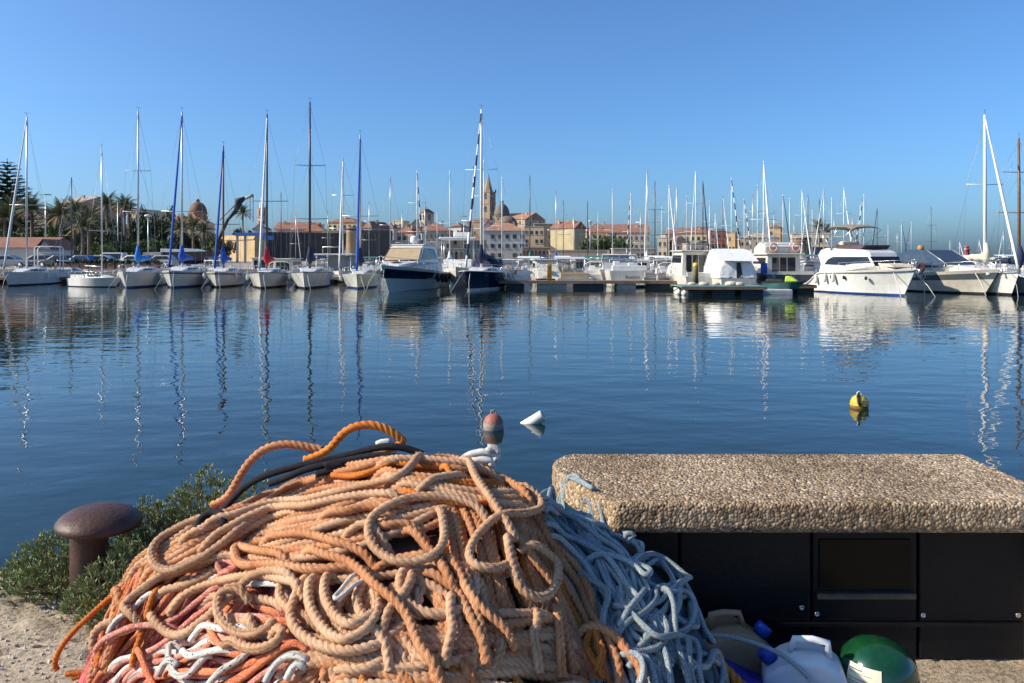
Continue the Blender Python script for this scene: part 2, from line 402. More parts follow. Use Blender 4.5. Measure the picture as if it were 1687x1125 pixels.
for ins, dz in ring_prof[1:]:
    P = LP.copy(); j = 0.005 * (vnoise(LP[:, 0] * 70 + dz * 900, LP[:, 1] * 70 - dz * 700, 7) - 0.5)
    P[:, :2] += nrm * (0.016 - ins + j)[:, None]; P[:, 2] = SLAB_Z + dz + 0.3 * j
    SV.append(P); cur = cnt + np.arange(len(loop)); cnt += len(loop)
    SQ.append(np.stack([prev, cur, np.roll(cur, -1), np.roll(prev, -1)], -1)); prev = cur
me = fast_mesh('slab_top', np.concatenate(SV), np.concatenate(SQ), mats=[AGG])
o = link_mesh('slab_top', me, slab); o.matrix_parent_inverse = Matrix.Translation(-Vector(slab.location))
BLACK = mat('black_panel', (0.0075, 0.008, 0.010), 0.45, spec=0.25, c2=(0.0025, 0.003, 0.006), scale=5, bump=0.0015, bscale=40)
TINT = mat('tinted_window', (0.008, 0.0065, 0.004), 0.3, spec=0.15, var=0.3)
def fpart(mb, name, m, parent):
    o = mb.build(name, m, parent); o.matrix_parent_inverse = Matrix.Translation(-Vector(parent.location)); return o
PF = 3.10
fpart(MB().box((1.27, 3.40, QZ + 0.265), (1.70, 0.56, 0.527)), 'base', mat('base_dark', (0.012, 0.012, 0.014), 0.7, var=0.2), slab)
fpart(MB().box((2.115, 3.33, QZ + 0.264), (0.09, 0.58, 0.524)), 'side_wall', mat('side_wall_concrete', (0.48, 0.38, 0.28), 0.9, var=0.2, scale=8, bump=0.003, bscale=60), slab)
for (x0, x1, z0, z1) in ((0.50, 0.655, 0.15, 0.525), (0.665, 1.178, 0.15, 0.525), (1.19, 1.60, 0.15, 0.525), (1.612, 2.03, 0.15, 0.525),
                         (0.50, 1.178, 0.006, 0.14), (1.19, 1.60, 0.006, 0.14), (1.612, 2.03, 0.006, 0.14)):
    p = fpart(MB().box(((x0 + x1) / 2, PF + 0.012, QZ + (z0 + z1) / 2), (x1 - x0, 0.028, z1 - z0)), 'panel', BLACK, slab); bevel(p, 0.006)
fpart(MB().box((1.395, PF - 0.004, QZ + 0.385), (0.36, 0.012, 0.19)), 'hatch_window', TINT, slab)
fpart(MB().box((1.395, PF - 0.012, QZ + 0.262), (0.385, 0.026, 0.022)), 'ledge', mat('ledge_grey', (0.035, 0.035, 0.035), 0.5, var=0.3, scale=20), slab)
fpart(MB().box((1.27, PF - 0.006, QZ + 0.145), (1.50, 0.02, 0.012)), 'rail', BLACK, slab)
for bx, bz in ((1.145, 0.21), (1.205, 0.185), (1.625, 0.18), (2.0, 0.18), (0.70, 0.205)):
    M = Matrix.Rotation(R(90), 3, 'X')
    fpart(MB().lathe([(0.010, 0), (0.010, 0.004), (0.006, 0.005), (0.006, 0.002), (0.0, 0.002)], 12, (bx, PF - 0.004, QZ + bz), M=M), 'bolt', STEEL, slab)

# bollard
RUST = mat('rusted_iron', (0.105, 0.050, 0.037), 0.5, metal=0.0, spec=0.35, c2=(0.042, 0.024, 0.020), scale=9, bump=0.003, bscale=55)
bl = on_z(147, 990, QZ)
bol = empty('mooring_bollard', bl); tag(bol, 'rusty brown mushroom-headed mooring bollard among green plants', 'bollard')
M = Matrix.Rotation(R(-2), 3, 'Y')
stem = MB().lathe([(0.088, -0.03), (0.083, 0.0), (0.080, 0.12), (0.080, 0.30), (0.085, 0.345), (0.10, 0.36)], 32).build('post', RUST, bol)
cp_ = [(0.085, 0.335), (0.10, 0.335), (0.165, 0.337), (0.194, 0.348), (0.203, 0.364), (0.197, 0.380), (0.168, 0.408), (0.115, 0.430), (0.055, 0.441), (0.0, 0.443)]
capm = Matrix.Translation((0.035, 0.0, 0)) @ Matrix.Rotation(R(2.0), 4, 'Y')
cap = MB().lathe(cp_, 40).build('cap', RUST, bol); cap.matrix_local = capm @ Matrix.Diagonal((.92, .92, 1, 1))
for o in (stem, cap):
    s = o.modifiers.new('s', 'SUBSURF'); s.levels = 1; s.render_levels = 2

# sea fennel round the bollard
LEAF = mat('fennel_leaf', (0.29, 0.335, 0.125), 0.55, c2=(0.13, 0.18, 0.075), scale=6)
LEAFY = mat('fennel_leaf_yellow', (0.30, 0.22, 0.03), 0.6, c2=(0.12, 0.10, 0.02), scale=10)
STEM = mat('fennel_stem', (0.14, 0.10, 0.05), 0.8, var=0.2)
def fennel(c, rx, ry, h, ntuft, label, seed, lean=(0, 0)):
    r = np.random.default_rng(seed)
    root = empty('sea_fennel', c); tag(root, label, 'plant', None)
    V = []; Q = []; MI = []; cnt = 0; sb = MB()
    for k in range(ntuft):
        a = r.uniform(0, 2 * math.pi); rr = math.sqrt(r.uniform(0, 1)); 
        px, py = rx * rr * math.cos(a), ry * rr * math.sin(a)
        top = h * (1 - 0.75 * rr ** 2) * r.uniform(0.72, 1.08) * (0.75 + 0.5 * float(vnoise(np.array([px * 9 + seed]), np.array([py * 9]), 3)[0]))
        pz = top if r.random() < 0.34 else top * r.uniform(0.10, 0.95)
        px += lean[0] * pz; py += lean[1] * pz
        ctr = np.array([px, py, pz]); out = np.array([px / rx, py / ry, 0.9]); out /= np.linalg.norm(out)
        if k % 9 == 0: sb.tube([(px * 0.35, py * 0.35, -0.005), (px * 0.8, py * 0.8, pz * 0.55), tuple(ctr)], 0.003, 4)
        yel = r.random() < 0.03
        for q in range(r.integers(8, 13)):
            d = out + r.normal(0, 0.55, 3); d[2] = abs(d[2]) + 0.15; d /= np.linalg.norm(d)
            L = r.uniform(0.020, 0.040); wd = r.uniform(0.0024, 0.0038)
            s = np.cross(d, r.normal(0, 1, 3)); s /= np.linalg.norm(s); u = np.cross(s, d)
            b = ctr - d * r.uniform(0, 0.02)
            V += [b, b + d * L * .55 + s * wd, b + d * L * .55 - s * wd, b + d * L * .55 + u * wd, b + d * L + u * wd * 1.5]
            Q += [(cnt, cnt + 1, cnt + 3), (cnt, cnt + 3, cnt + 2), (cnt + 1, cnt + 4, cnt + 3), (cnt + 3, cnt + 4, cnt + 2), (cnt, cnt + 2, cnt + 1), (cnt + 1, cnt + 2, cnt + 4)]
            MI += [1 if yel else 0] * 6; cnt += 5
    link_mesh('foliage', fast_mesh('foliage', V, None, Q, mats=[LEAF, LEAFY], midx=MI, smooth=False), root)
    sb.build('stems', STEM, root)
    return root
fennel((bl.x - 0.20, 3.76, QZ), 0.27, 0.20, 0.27, 700, 'green fennel clump between bollard and the bare crumbling quay edge', 1)
fennel((bl.x + 0.27, 3.50, QZ), 0.30, 0.20, 0.27, 900, 'low dark fennel clump growing in the shade beneath the bollard cap', 2)
fennel((bl.x + 0.46, 3.88, QZ), 0.27, 0.15, 0.50, 1250, 'tallest bright green fennel clump between bollard and rope heap', 3)
fennel((bl.x + 0.72, 3.86, QZ), 0.28, 0.14, 0.44, 950, 'fennel clump on the quay edge behind the heaped ropes', 4)
fennel((bl.x - 0.42, 3.94, QZ - 0.03), 0.20, 0.10, 0.11, 160, 'small fennel tuft creeping over the bare quay edge', 5)
fennel((bl.x + 0.22, 3.86, QZ), 0.26, 0.15, 0.44, 1000, 'green fennel clump directly behind the bollard post', 6)

# dry leaf scraps and grit on the quay
DRY = mat('dry_leaf', (0.10, 0.055, 0.03), 0.8, var=0.3, scale=30)
for k, (px, py, L, a) in enumerate(((42, 948, 0.10, 0.25), (10, 943, 0.06, 0.4), (120, 1057, 0.045, 0.1), (60, 1067, 0.05, 0.1), (30, 980, 0.03, 1.0))):
    p = on_z(px, py, QZ); mb = MB()
    c, s = math.cos(a), math.sin(a); pts = [(-.5, 0, .006), (-.2, .11, .02), (.2, .13, .03), (.5, 0, .015), (.2, -.10, .012), (-.2, -.08, .008)]
    vs = [(L * (x * c - y * s), L * (x * s + y * c), z * L * 4) for x, y, z in pts] + [(L * (x * c - y * s), L * (x * s + y * c), z * L * 4 - .0015) for x, y, z in pts]
    mb.add(vs, [(0, 1, 2, 3, 4, 5), (11, 10, 9, 8, 7, 6)] + [(i, i + 6, (i + 1) % 6 + 6, (i + 1) % 6) for i in range(6)])
    tag(mb.build('dry_leaf', DRY, loc=(p.x, p.y, QZ + 0.004)), 'small dry brown leaf scrap lying on the bare concrete', 'leaf', 'dry leaf scraps on the quay')
gm = MB(); r = random.Random(12)
for k in range(420):
    p = on_z(r.uniform(-20, 330), r.uniform(945, 1125), QZ + 0.004); s = r.uniform(0.002, 0.0065) * (1.8 if r.random() < .06 else 1)
    gm.box((p.x, p.y, QZ + 0.003), (s * 2, s * 1.5, s), rz=r.uniform(0, 3), taper=0.6)
tag(gm.build('grit', mat('pale_grit', (0.5, 0.45, 0.37), 0.9, var=0.3, scale=50)), 'fine pale grit scattered on the concrete quay', 'grit', kind='stuff')
# ------------------------------------------------------------------ the heap of ropes and nets
HX0, HX1, HY0, HY1, HR = -2.3, 1.5, 1.2, 3.7, 0.01
hx = np.arange(HX0, HX1, HR); hy = np.arange(HY0, HY1, HR)
MX, MY = np.meshgrid(hx, hy)
def lobe(cx, cy, h, l, r_, f, b, p=2.2):
    dx = MX - cx; dy = MY - cy
    a = np.where(dx < 0, dx / l, dx / r_); c = np.where(dy < 0, dy / f, dy / b)
    return h * np.clip(1 - (a * a + c * c) ** (p / 2), 0, None)
core_red = np.maximum.reduce([lobe(-0.24, 2.74, 0.875, 1.05, 0.74, 1.20, 0.55), lobe(0.02, 2.0, 0.46, 0.62, 0.46, 0.65, 0.7), lobe(-0.82, 2.82, 0.70, 0.74, 0.9, 0.60, 0.5, 3.0)])
core_blue = np.maximum.reduce([lobe(0.16, 2.78, 0.66, 0.4, 0.55, 0.75, 0.42), lobe(0.36, 2.25, 0.36, 0.4, 0.36, 0.55, 0.6), lobe(0.34, 2.62, 0.55, 0.5, 0.40, 0.85, 0.4, 3.0)])
lump = 0.05 * (fbm(MX * 5 + 3, MY * 5, 3, 2) - 0.45) + 0.02 * (vnoise(MX * 22, MY * 22, 4) - 0.5)
def slab_mask():
    xl = np.interp(MY, [3.01, 3.12, 3.32, 3.48, 3.59, 3.67, 3.73, 3.77], [0.40, 0.335, 0.245, 0.19, 0.185, 0.205, 0.245, 0.31])
    return (MX > xl) & (MY > SF) & (MY < SB) & (MX < 0.36)
core = np.maximum(core_red, core_blue)
core = np.where(core > 0.02, np.maximum(core + lump * np.clip(core * 6, 0, 1), 0), 0)
floor = core.copy()
floor[slab_mask()] = np.maximum(floor[slab_mask()], 0.652)
gy_, gx_ = np.gradient(core, HR); SEC = np.clip(np.sqrt(1 + gx_ ** 2 + gy_ ** 2), 1, 2.2)
for _ in range(3): SEC = (SEC + np.roll(SEC, 3, 0) + np.roll(SEC, -3, 0) + np.roll(SEC, 3, 1) + np.roll(SEC, -3, 1)) / 5
HM = core.copy(); CAP = [0.02]            # how far above the nets the present layer may lie
HM[slab_mask()] = np.maximum(HM[slab_mask()], 0.652)

def hm_at(x, y):
    i = np.clip(((y - HY0) / HR).astype(int), 0, HM.shape[0] - 1); j = np.clip(((x - HX0) / HR).astype(int), 0, HM.shape[1] - 1)
    return np.minimum(HM[i, j], floor[i, j] + CAP[0] * SEC[i, j])
def cast(px, py, Yair=2.85, r=0.0, force=False):
    """where a pixel's ray meets the heap, the slab or the quay; in the air above the heap: at Yair"""
    d = ray(px, py); ts = np.arange(1.22, 3.68, 0.008) / d.y
    x = d.x * ts; y = d.y * ts; z = CAMZ + d.z * ts - QZ
    if force:
        t = Yair / d.y; return (d.x * t, Yair, CAMZ + d.z * t - QZ, 1)
    i_ = np.clip(((y - HY0) / HR).astype(int), 0, HM.shape[0] - 1); j_ = np.clip(((x - HX0) / HR).astype(int), 0, HM.shape[1] - 1)
    surf = floor[i_, j_] + np.where(floor[i_, j_] > 0.02, 0.75 * CAP[0] * SEC[i_, j_], 0) + 0.85 * r
    hit = np.nonzero(z <= surf)[0]
    if len(hit): k = hit[0]; return (x[k], y[k], z[k], 0)
    k = int(np.argmin(np.where((y > 2.45) & (y < Yair + 0.1), z - surf, 9)))
    return (x[k], y[k], surf[k] - 0.85 * r, 0)
def catmull(P, n=12):
    P = np.asarray(P, float); P = np.concatenate([[2 * P[0] - P[1]], P, [2 * P[-1] - P[-2]]]); out = []
    for i in range(1, len(P) - 2):
        a, b, c, d = P[i - 1:i + 3]
        for k in range(n):
            t = k / n; out.append(0.5 * (2 * b + (c - a) * t + (2 * a - 5 * b + 4 * c - d) * t * t + (3 * b - a - 3 * c + d) * t ** 3))
    out.append(P[-2]); return np.array(out)
def resample(P, ds):
    s = np.concatenate([[0], np.cumsum(np.linalg.norm(np.diff(P, axis=0), axis=1))])
    n = max(4, int(s[-1] / ds)); u = np.linspace(0, s[-1], n)
    return np.stack([np.interp(u, s, P[:, k]) for k in range(P.shape[1])], -1)
def gauss(a, sig):
    k = int(3 * sig) + 1; x = np.arange(-k, k + 1); g = np.exp(-x * x / (2 * sig * sig)); g /= g.sum()
    return np.convolve(np.pad(a, k, mode='edge'), g, 'valid')
def stamp(P, r):
    k = int(r / HR) + 1; o = np.arange(-k, k + 1); ox, oy = np.meshgrid(o, o)
    for x, y, z in P:
        i = int((y - HY0) / HR); j = int((x - HX0) / HR)
        if i < k or j < k or i >= HM.shape[0] - k or j >= HM.shape[1] - k: continue
        d2 = (ox * HR) ** 2 + (oy * HR) ** 2; ok = d2 < r * r
        s = HM[i - k:i + k + 1, j - k:j + k + 1]
        np.maximum(s, np.where(ok, z + np.sqrt(np.maximum(r * r - d2, 0)) * 0.9, 0), out=s)
def drape(P, air, r, sink=0.15, stiff=6.0):
    off = [(0, 0)] + [(0.75 * r * math.cos(a), 0.75 * r * math.sin(a)) for a in np.arange(0, 6.28, 1.047)]
    z0 = np.max([hm_at(P[:, 0] + a, P[:, 1] + b) for a, b in off], 0) + r * (1 - sink)
    z1 = z0.copy()
    D = np.linalg.norm(P[:, None, :2] - P[None, :, :2], axis=2)
    I, J = np.nonzero(D < 1.5 * r)
    for i, j in zip(I, J):
        if j - i > 24 and air[j] < 0.5 and air[i] < 0.5: z1[j] = max(z1[j], z0[i] + 1.4 * r)
    z0 = np.minimum(z1, z0 + 1.6 * r)
    z0 = np.where(air > 0.5, P[:, 2], z0)
    z = gauss(z0, stiff)
    for _ in range(3): z = gauss(np.maximum(z, z0 - 0.45 * r), stiff * 0.7)
    e = np.arange(len(z)) * 0.01; e = np.minimum(e, e[::-1]); e = np.clip(1 - e / 0.07, 0, 1)
    z = z - np.where(air > 0.5, 0, e * e * 3.2 * r)
    return np.stack([P[:, 0], P[:, 1], z], -1)
def frames(P):
    T = np.gradient(P, axis=0); T /= np.linalg.norm(T, axis=1, keepdims=True) + 1e-9
    A = np.zeros_like(P); a = np.array([0, 0, 1.0])
    if abs(T[0, 2]) > .9: a = np.array([1.0, 0, 0])
    for i in range(len(P)):
        a = a - T[i] * np.dot(a, T[i]); a /= np.linalg.norm(a) + 1e-9; A[i] = a
    return T, A, np.cross(T, A)
def sweep(P, r, kind, seed=0, fine=0.0046):
    P = resample(P, fine if kind == 'twist' else fine * 2.2)
    T, A, B = frames(P); N = len(P); s = np.concatenate([[0], np.cumsum(np.linalg.norm(np.diff(P, axis=0), axis=1))])
    M = 14 if kind == 'twist' else 9
    th = np.arange(M) / M * 2 * math.pi
    rg = np.random.default_rng(seed)
    if kind == 'twist':
        tw = s * (2 * math.pi / (4.7 * r)) + rg.uniform(0, 6)
        ph = th[None, :] - 0 * tw[:, None]
        lob = np.abs(np.cos(1.5 * (ph - tw[:, None])))
        rad = r * (0.60 + 0.46 * lob ** 0.6)
        vv = (th[None, :] - tw[:, None]) / (2 * math.pi)
    else:
        k = 2 * math.pi / (2.6 * r)
        rad = r * (0.97 + (0.15 if kind == 'braid' else 0.07) * np.cos(s[:, None] * k + th[None, :] * 3) * np.cos(s[:, None] * k - th[None, :] * 3))
        vv = np.repeat(th[None, :] / (2 * math.pi), N, 0)
    rad = rad * (1 + 0.05 * (vnoise(s * 9 + seed, s * 0 + 1.5, seed)[:, None] - 0.5))
    V = P[:, None, :] + (A[:, None, :] * np.cos(th)[None, :, None] + B[:, None, :] * np.sin(th)[None, :, None]) * rad[:, :, None]
    uv = np.stack([np.repeat(s[:, None], M, 1), vv], -1).reshape(-1, 2)
    V = V.reshape(-1, 3); id_ = np.arange(N * M).reshape(N, M)
    q = np.stack([id_[:-1], np.roll(id_, -1, 1)[:-1], np.roll(id_, -1, 1)[1:], id_[1:]], -1).reshape(-1, 4)
    c0 = len(V); V = np.concatenate([V, P[:1], P[-1:]]); uv = np.concatenate([uv, [[0, 0], [s[-1], 0]]])
    t = [(c0, id_[0, (k + 1) % M], id_[0, k]) for k in range(M)] + [(c0 + 1, id_[-1, k], id_[-1, (k + 1) % M]) for k in range(M)]
    return V, q, t, uv, P, (T, A, B)

def rope_material(name, c, c2, fleck=None, fleck_amt=0.0, rough=0.9, fib=60, rnd_v=0.12, braid=False, pinks=None):
    m = bpy.data.materials.new(name); m.use_nodes = True
    n = m.node_tree; b = n.nodes['Principled BSDF']; b.inputs['Roughness'].default_value = rough
    b.inputs['Specular IOR Level'].default_value = 0.25
    tc = n.nodes.new('ShaderNodeTexCoord'); g = n.nodes.new('ShaderNodeNewGeometry')
    t = n.nodes.new('ShaderNodeTexNoise'); t.inputs['Scale'].default_value = 7; t.inputs['Detail'].default_value = 7; t.inputs['Roughness'].default_value = 0.7
    n.links.new(g.outputs['Position'], t.inputs['Vector'])
    rp = n.nodes.new('ShaderNodeValToRGB'); rp.color_ramp.elements[0].position = 0.33; rp.color_ramp.elements[0].color = (*c2, 1)
    rp.color_ramp.elements[1].position = 0.62; rp.color_ramp.elements[1].color = (*c, 1)
    n.links.new(t.outputs['Fac'], rp.inputs[0]); out = rp.outputs[0]
    oi = n.nodes.new('ShaderNodeObjectInfo')
    hs = n.nodes.new('ShaderNodeHueSaturation'); mr = n.nodes.new('ShaderNodeMapRange'); mr.inputs['To Min'].default_value = 1 - rnd_v; mr.inputs['To Max'].default_value = 1 + rnd_v
    n.links.new(oi.outputs['Random'], mr.inputs[0]); n.links.new(mr.outputs[0], hs.inputs['Value']); n.links.new(out, hs.inputs['Color']); out = hs.outputs[0]
    mp = n.nodes.new('ShaderNodeMapping'); n.links.new(tc.outputs['UV'], mp.inputs[0])
    if fleck:
        mp.inputs['Scale'].default_value = (fib, fib * 0.12, 1)
        v = n.nodes.new('ShaderNodeTexNoise'); v.inputs['Scale'].default_value = 1.0; v.inputs['Detail'].default_value = 1; n.links.new(mp.outputs[0], v.inputs['Vector'])
        th = n.nodes.new('ShaderNodeMapRange'); th.inputs['From Min'].default_value = 1 - fleck_amt; th.inputs['From Max'].default_value = 1 - fleck_amt + 0.03
        n.links.new(v.outputs['Fac'], th.inputs[0])
        mx = n.nodes.new('ShaderNodeMix'); mx.data_type = 'RGBA'; n.links.new(th.outputs[0], mx.inputs['Factor']); n.links.new(out, mx.inputs['A']); mx.inputs['B'].default_value = (*fleck, 1)
        out = mx.outputs['Result']
    n.links.new(out, b.inputs['Base Color'])
    m2 = n.nodes.new('ShaderNodeMapping'); m2.inputs['Scale'].default_value = (40, 26, 1); n.links.new(tc.outputs['UV'], m2.inputs[0])
    f = n.nodes.new('ShaderNodeTexNoise'); f.inputs['Scale'].default_value = 1.0; f.inputs['Detail'].default_value = 4; n.links.new(m2.outputs[0], f.inputs['Vector'])
    bp = n.nodes.new('ShaderNodeBump'); bp.inputs['Distance'].default_value = 0.005; n.links.new(f.outputs['Fac'], bp.inputs['Height']); n.links.new(bp.outputs[0], b.inputs['Normal'])
    return m
RM = {
    'pale': rope_material('rope_pale_peach', (0.66, 0.42, 0.26), (0.50, 0.27, 0.145)),
    'peach': rope_material('rope_peach', (0.62, 0.315, 0.16), (0.46, 0.175, 0.072)),
    'orange': rope_material('rope_orange', (0.66, 0.23, 0.045), (0.48, 0.12, 0.022)),
    'black': rope_material('rope_black', (0.020, 0.021, 0.026), (0.009, 0.009, 0.012)),
    'blue': rope_material('rope_blue_grey', (0.44, 0.49, 0.49), (0.25, 0.31, 0.34), fleck=(0.05, 0.085, 0.12), fleck_amt=0.44, fib=230),
    'white': rope_material('rope_white', (0.72, 0.71, 0.67), (0.55, 0.53, 0.48)),
    'fleck': rope_material('rope_white_black_fleck', (0.74, 0.71, 0.66), (0.58, 0.53, 0.47), fleck=(0.02, 0.02, 0.025), fleck_amt=0.36, fib=75),
    'red': rope_material('rope_red_braid', (0.68, 0.30, 0.23), (0.52, 0.09, 0.06), fleck=(0.80, 0.60, 0.48), fleck_amt=0.42, fib=160),
    'orred': rope_material('rope_orange_red_braid', (0.66, 0.22, 0.10), (0.50, 0.10, 0.04), fleck=(0.78, 0.48, 0.30), fleck_amt=0.40, fib=160),
}
RINFO = {  # name, radius, section, label, group
    'pale': ('peach_rope', 0.0130, 'twist', 'thick sun-bleached peach rope', 'sun-bleached peach ropes in the heap'),
    'peach': ('orange_peach_rope', 0.0130, 'twist', 'thick orange-peach twisted rope', 'orange-peach ropes in the heap'),
    'orange': ('orange_rope', 0.0106, 'twist', 'thin bright orange twisted rope', 'bright orange ropes in the heap'),
    'black': ('black_rope', 0.0125, 'round', 'black cord', 'black cords on the heap'),
    'blue': ('blue_grey_rope', 0.0094, 'round', 'blue-grey flecked braided rope', 'blue-grey ropes beside the slab'),
    'white': ('white_rope', 0.0125, 'round', 'plain white braided rope', 'plain white ropes on the heap'),
    'fleck': ('flecked_white_rope', 0.0098, 'round', 'black-flecked white rope', 'black-flecked white ropes on the net'),
    'red': ('red_braided_rope', 0.0092, 'braid', 'red and pink braided cord', 'red braided cords in the heap'),
    'orred': ('orange_red_braided_rope', 0.0098, 'braid', 'orange-red braided cord', 'orange-red braided cords in the heap'),
}
FIB = {'pale': mat('peach_fibre', (0.70, 0.47, 0.33), 0.9, var=0.1), 'peach': mat('orange_peach_fibre', (0.66, 0.37, 0.21), 0.9, var=0.1)}
rope_count = [0]
def lay(kind, pix, Yair=2.85, label=None, r=None, zone=None, stiff=6.0, sink=0.15, xyz=None, force=False):
    name, rr, sec, lab, grp = RINFO[kind]; r = r or rr
    rope_count[0] += 1; seed = rope_count[0]
    if xyz is None:
        P2 = catmull(pix, 8)
        if zone: P2 = P2 * (500 / 1264.0) + np.array(zone)
        W = np.array([cast(px, py, Yair, r, force) for px, py in P2])
        for _ in range(2):
            W[:, :2] = np.stack([gauss(W[:, 0], 1.0), gauss(W[:, 1], 1.6)], -1)
        W = resample(W, 0.01)
        P = drape(W[:, :3], W[:, 3], r, sink, stiff)
    else:
        P = resample(catmull(xyz, 8), 0.01)
    stamp(P, r)
    P = P.copy(); P[:, 2] += QZ
    V, q, t, uv, C, fr = sweep(P, r, sec, seed)
    o0 = V.mean(0); o0[2] = V[:, 2].min()
    o = link_mesh(name, fast_mesh(name, V - o0, q, t, mats=[RM[kind]], uv=uv), loc=o0)
    if label: tag(o, label, 'rope')
    else:
        mx_, my_, mz_ = P[:, 0].mean(), P[:, 1].mean(), P[:, 2].mean() - QZ
        ln = np.linalg.norm(np.diff(P, axis=0), axis=1).sum(); shape = 'looped' if np.linalg.norm(P[-1] - P[0]) < 0.55 * ln else 'trailing'
        if kind == 'blue': where = 'on top by the slab corner' if mz_ > 0.5 else 'low beside the blue tarpaulin'
        else: where = 'at the bollard end' if mx_ < -0.75 else ('under the black cords' if mz_ > 0.72 else ('on the flank beside blue-grey ropes' if mx_ > -0.02 else 'on the middle of the heap'))
        tag(o, f'{shape} {lab} {where}', 'rope', f'{grp}, {shape}, {where}')
    if kind in FIB:
        rg = np.random.default_rng(seed); n = int(len(C) * 3.6); T, A, B = fr
        i = rg.integers(0, len(C), n); a = rg.uniform(0, 2 * math.pi, n)
        nr = A[i] * np.cos(a)[:, None] + B[i] * np.sin(a)[:, None]
        b = C[i] + nr * r * 0.93; d = nr * rg.uniform(.3, 1, n)[:, None] + T[i] * rg.normal(0, .9, n)[:, None]; d /= np.linalg.norm(d, axis=1, keepdims=True)
        L = rg.uniform(0.004, 0.014, n)[:, None]; sd = np.cross(d, nr); sd /= np.linalg.norm(sd, axis=1, keepdims=True) + 1e-9
        FV = np.stack([b - sd * 0.00045, b + sd * 0.00045, b + d * L], 1).reshape(-1, 3) - o0
        fo = link_mesh('frayed_fibres', fast_mesh('frayed_fibres', FV, None, np.arange(n * 3).reshape(-1, 3), mats=[FIB[kind]], smooth=False), o)
        fo['kind'] = 'stuff'
    return o

# the nets under the ropes
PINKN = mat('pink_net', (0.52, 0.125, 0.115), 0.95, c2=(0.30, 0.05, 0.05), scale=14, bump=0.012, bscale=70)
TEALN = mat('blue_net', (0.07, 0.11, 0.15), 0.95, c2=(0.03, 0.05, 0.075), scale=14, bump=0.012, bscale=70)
def core_mesh(name, mask, m, label, cat):
    k = 2; Z = core[::k, ::k]; X = MX[::k, ::k]; Y = MY[::k, ::k]; mk = mask[::k, ::k]
    id_ = np.arange(Z.size).reshape(Z.shape); qm = mk[:-1, :-1] | mk[1:, 1:] | mk[1:, :-1] | mk[:-1, 1:]
    q = np.stack([id_[:-1, :-1], id_[:-1, 1:], id_[1:, 1:], id_[1:, :-1]], -1)[qm]
    use = np.unique(q); re = np.zeros(Z.size, int); re[use] = np.arange(len(use))
    V = np.stack([X.ravel(), Y.ravel(), Z.ravel() + QZ - 0.002], -1)[use]
    o = link_mesh(name, fast_mesh(name, V, re[q], mats=[m])); tag(o, label, cat); return o
cl = core > 0.004
SHADEN = mat('gap_shade_net', (0.11, 0.055, 0.038), 0.95, c2=(0.05, 0.026, 0.020), scale=14, bump=0.012, bscale=70)  # net colour darkened to paint deep shade into the gaps between ropes
core_mesh('fishing_net', cl & (core_red >= core_blue) & (MX > -0.62), SHADEN, 'net beneath the peach ropes, coloured dark brown as shade in the gaps', 'net')
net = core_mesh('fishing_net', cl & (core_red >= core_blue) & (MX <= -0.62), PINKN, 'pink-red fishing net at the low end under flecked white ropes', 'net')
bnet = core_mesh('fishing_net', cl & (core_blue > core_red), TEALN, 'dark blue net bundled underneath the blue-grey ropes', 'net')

A_, B_, C_ = (0, 680), (350, 680), (760, 680)
g = np.random.default_rng(11)
def fam(kind, starts, ends, n, bend=40, wob=10, mid=3):
    for k in range(n):
        u = g.random(); s = np.array(starts[0]) * (1 - u) + np.array(starts[1]) * u
        u2 = np.clip(u + g.normal(0, .06), 0, 1); e = np.array(ends[0]) * (1 - u2) + np.array(ends[1]) * u2
        d = e - s; nrm_ = np.array([-d[1], d[0]]) / (np.linalg.norm(d) + 1e-6); bb = g.normal(0, bend * .6) + (u - .5) * bend
        P = [s + d * t + nrm_ * (bb * 4 * t * (1 - t)) + g.normal(0, wob * .5, 2) for t in np.linspace(0, 1, mid + 2)]
        lay(kind if isinstance(kind, str) else kind[k % len(kind)], P)
def loops(kind, cx, cy, sx, sy, n, ra, rb):
    for k in range(n):
        x, y = g.normal(cx, sx), g.normal(cy, sy); a, b = g.uniform(*ra), g.uniform(*rb); p0 = g.uniform(0, 6.28); rot = g.normal(0, .5); turn = g.uniform(4.0, 8.0) * g.choice([-1, 1])
        P = []
        for t in np.linspace(0, 1, 9):
            q = p0 + turn * t; u, v = a * math.cos(q) * (1 + .2 * t), b * math.sin(q) * (1 + .2 * t)
            P.append((x + u * math.cos(rot) - v * math.sin(rot), y + u * math.sin(rot) + v * math.cos(rot)))
        lay(kind, P)
# --- under layers
CAP[0] = 0.03
fam('blue', [(852, 800), (925, 800)], [(985, 1150), (1130, 1130)], 24, 30, 18)
CAP[0] = 0.04
fam('blue', [(890, 800), (985, 850)], [(1050, 1000), (1150, 1140)], 18, 34, 20)
loops('blue', 1075, 1030, 40, 60, 16, (25, 60), (30, 70))
loops('blue', 915, 808, 16, 8, 3, (18, 36), (7, 14))
CAP[0] = 0.032
fam(['peach', 'peach', 'orange'], [(700, 770), (868, 830)], [(800, 1135), (1010, 1135)], 39, 25, 8)
fam(['peach', 'pale'], [(250, 930), (300, 1000)], [(560, 770), (740, 800)], 23, 30, 9)
fam(['peach', 'pale', 'orange'], [(380, 870), (400, 960)], [(700, 760), (800, 850)], 18, 30, 9)
CAP[0] = 0.045
fam(['pale', 'peach'], [(480, 930), (800, 930)], [(490, 1140), (850, 1140)], 24, 45, 12)
fam(['red', 'orred'], [(130, 1120), (250, 1135)], [(330, 920), (440, 960)], 16, 25, 7)
fam(['pale', 'peach'], [(205, 960), (250, 1000)], [(380, 850), (470, 830)], 10, 30, 9)
fam(['orange', 'peach'], [(420, 830), (470, 800)], [(620, 760), (720, 740)], 6, 12, 5)
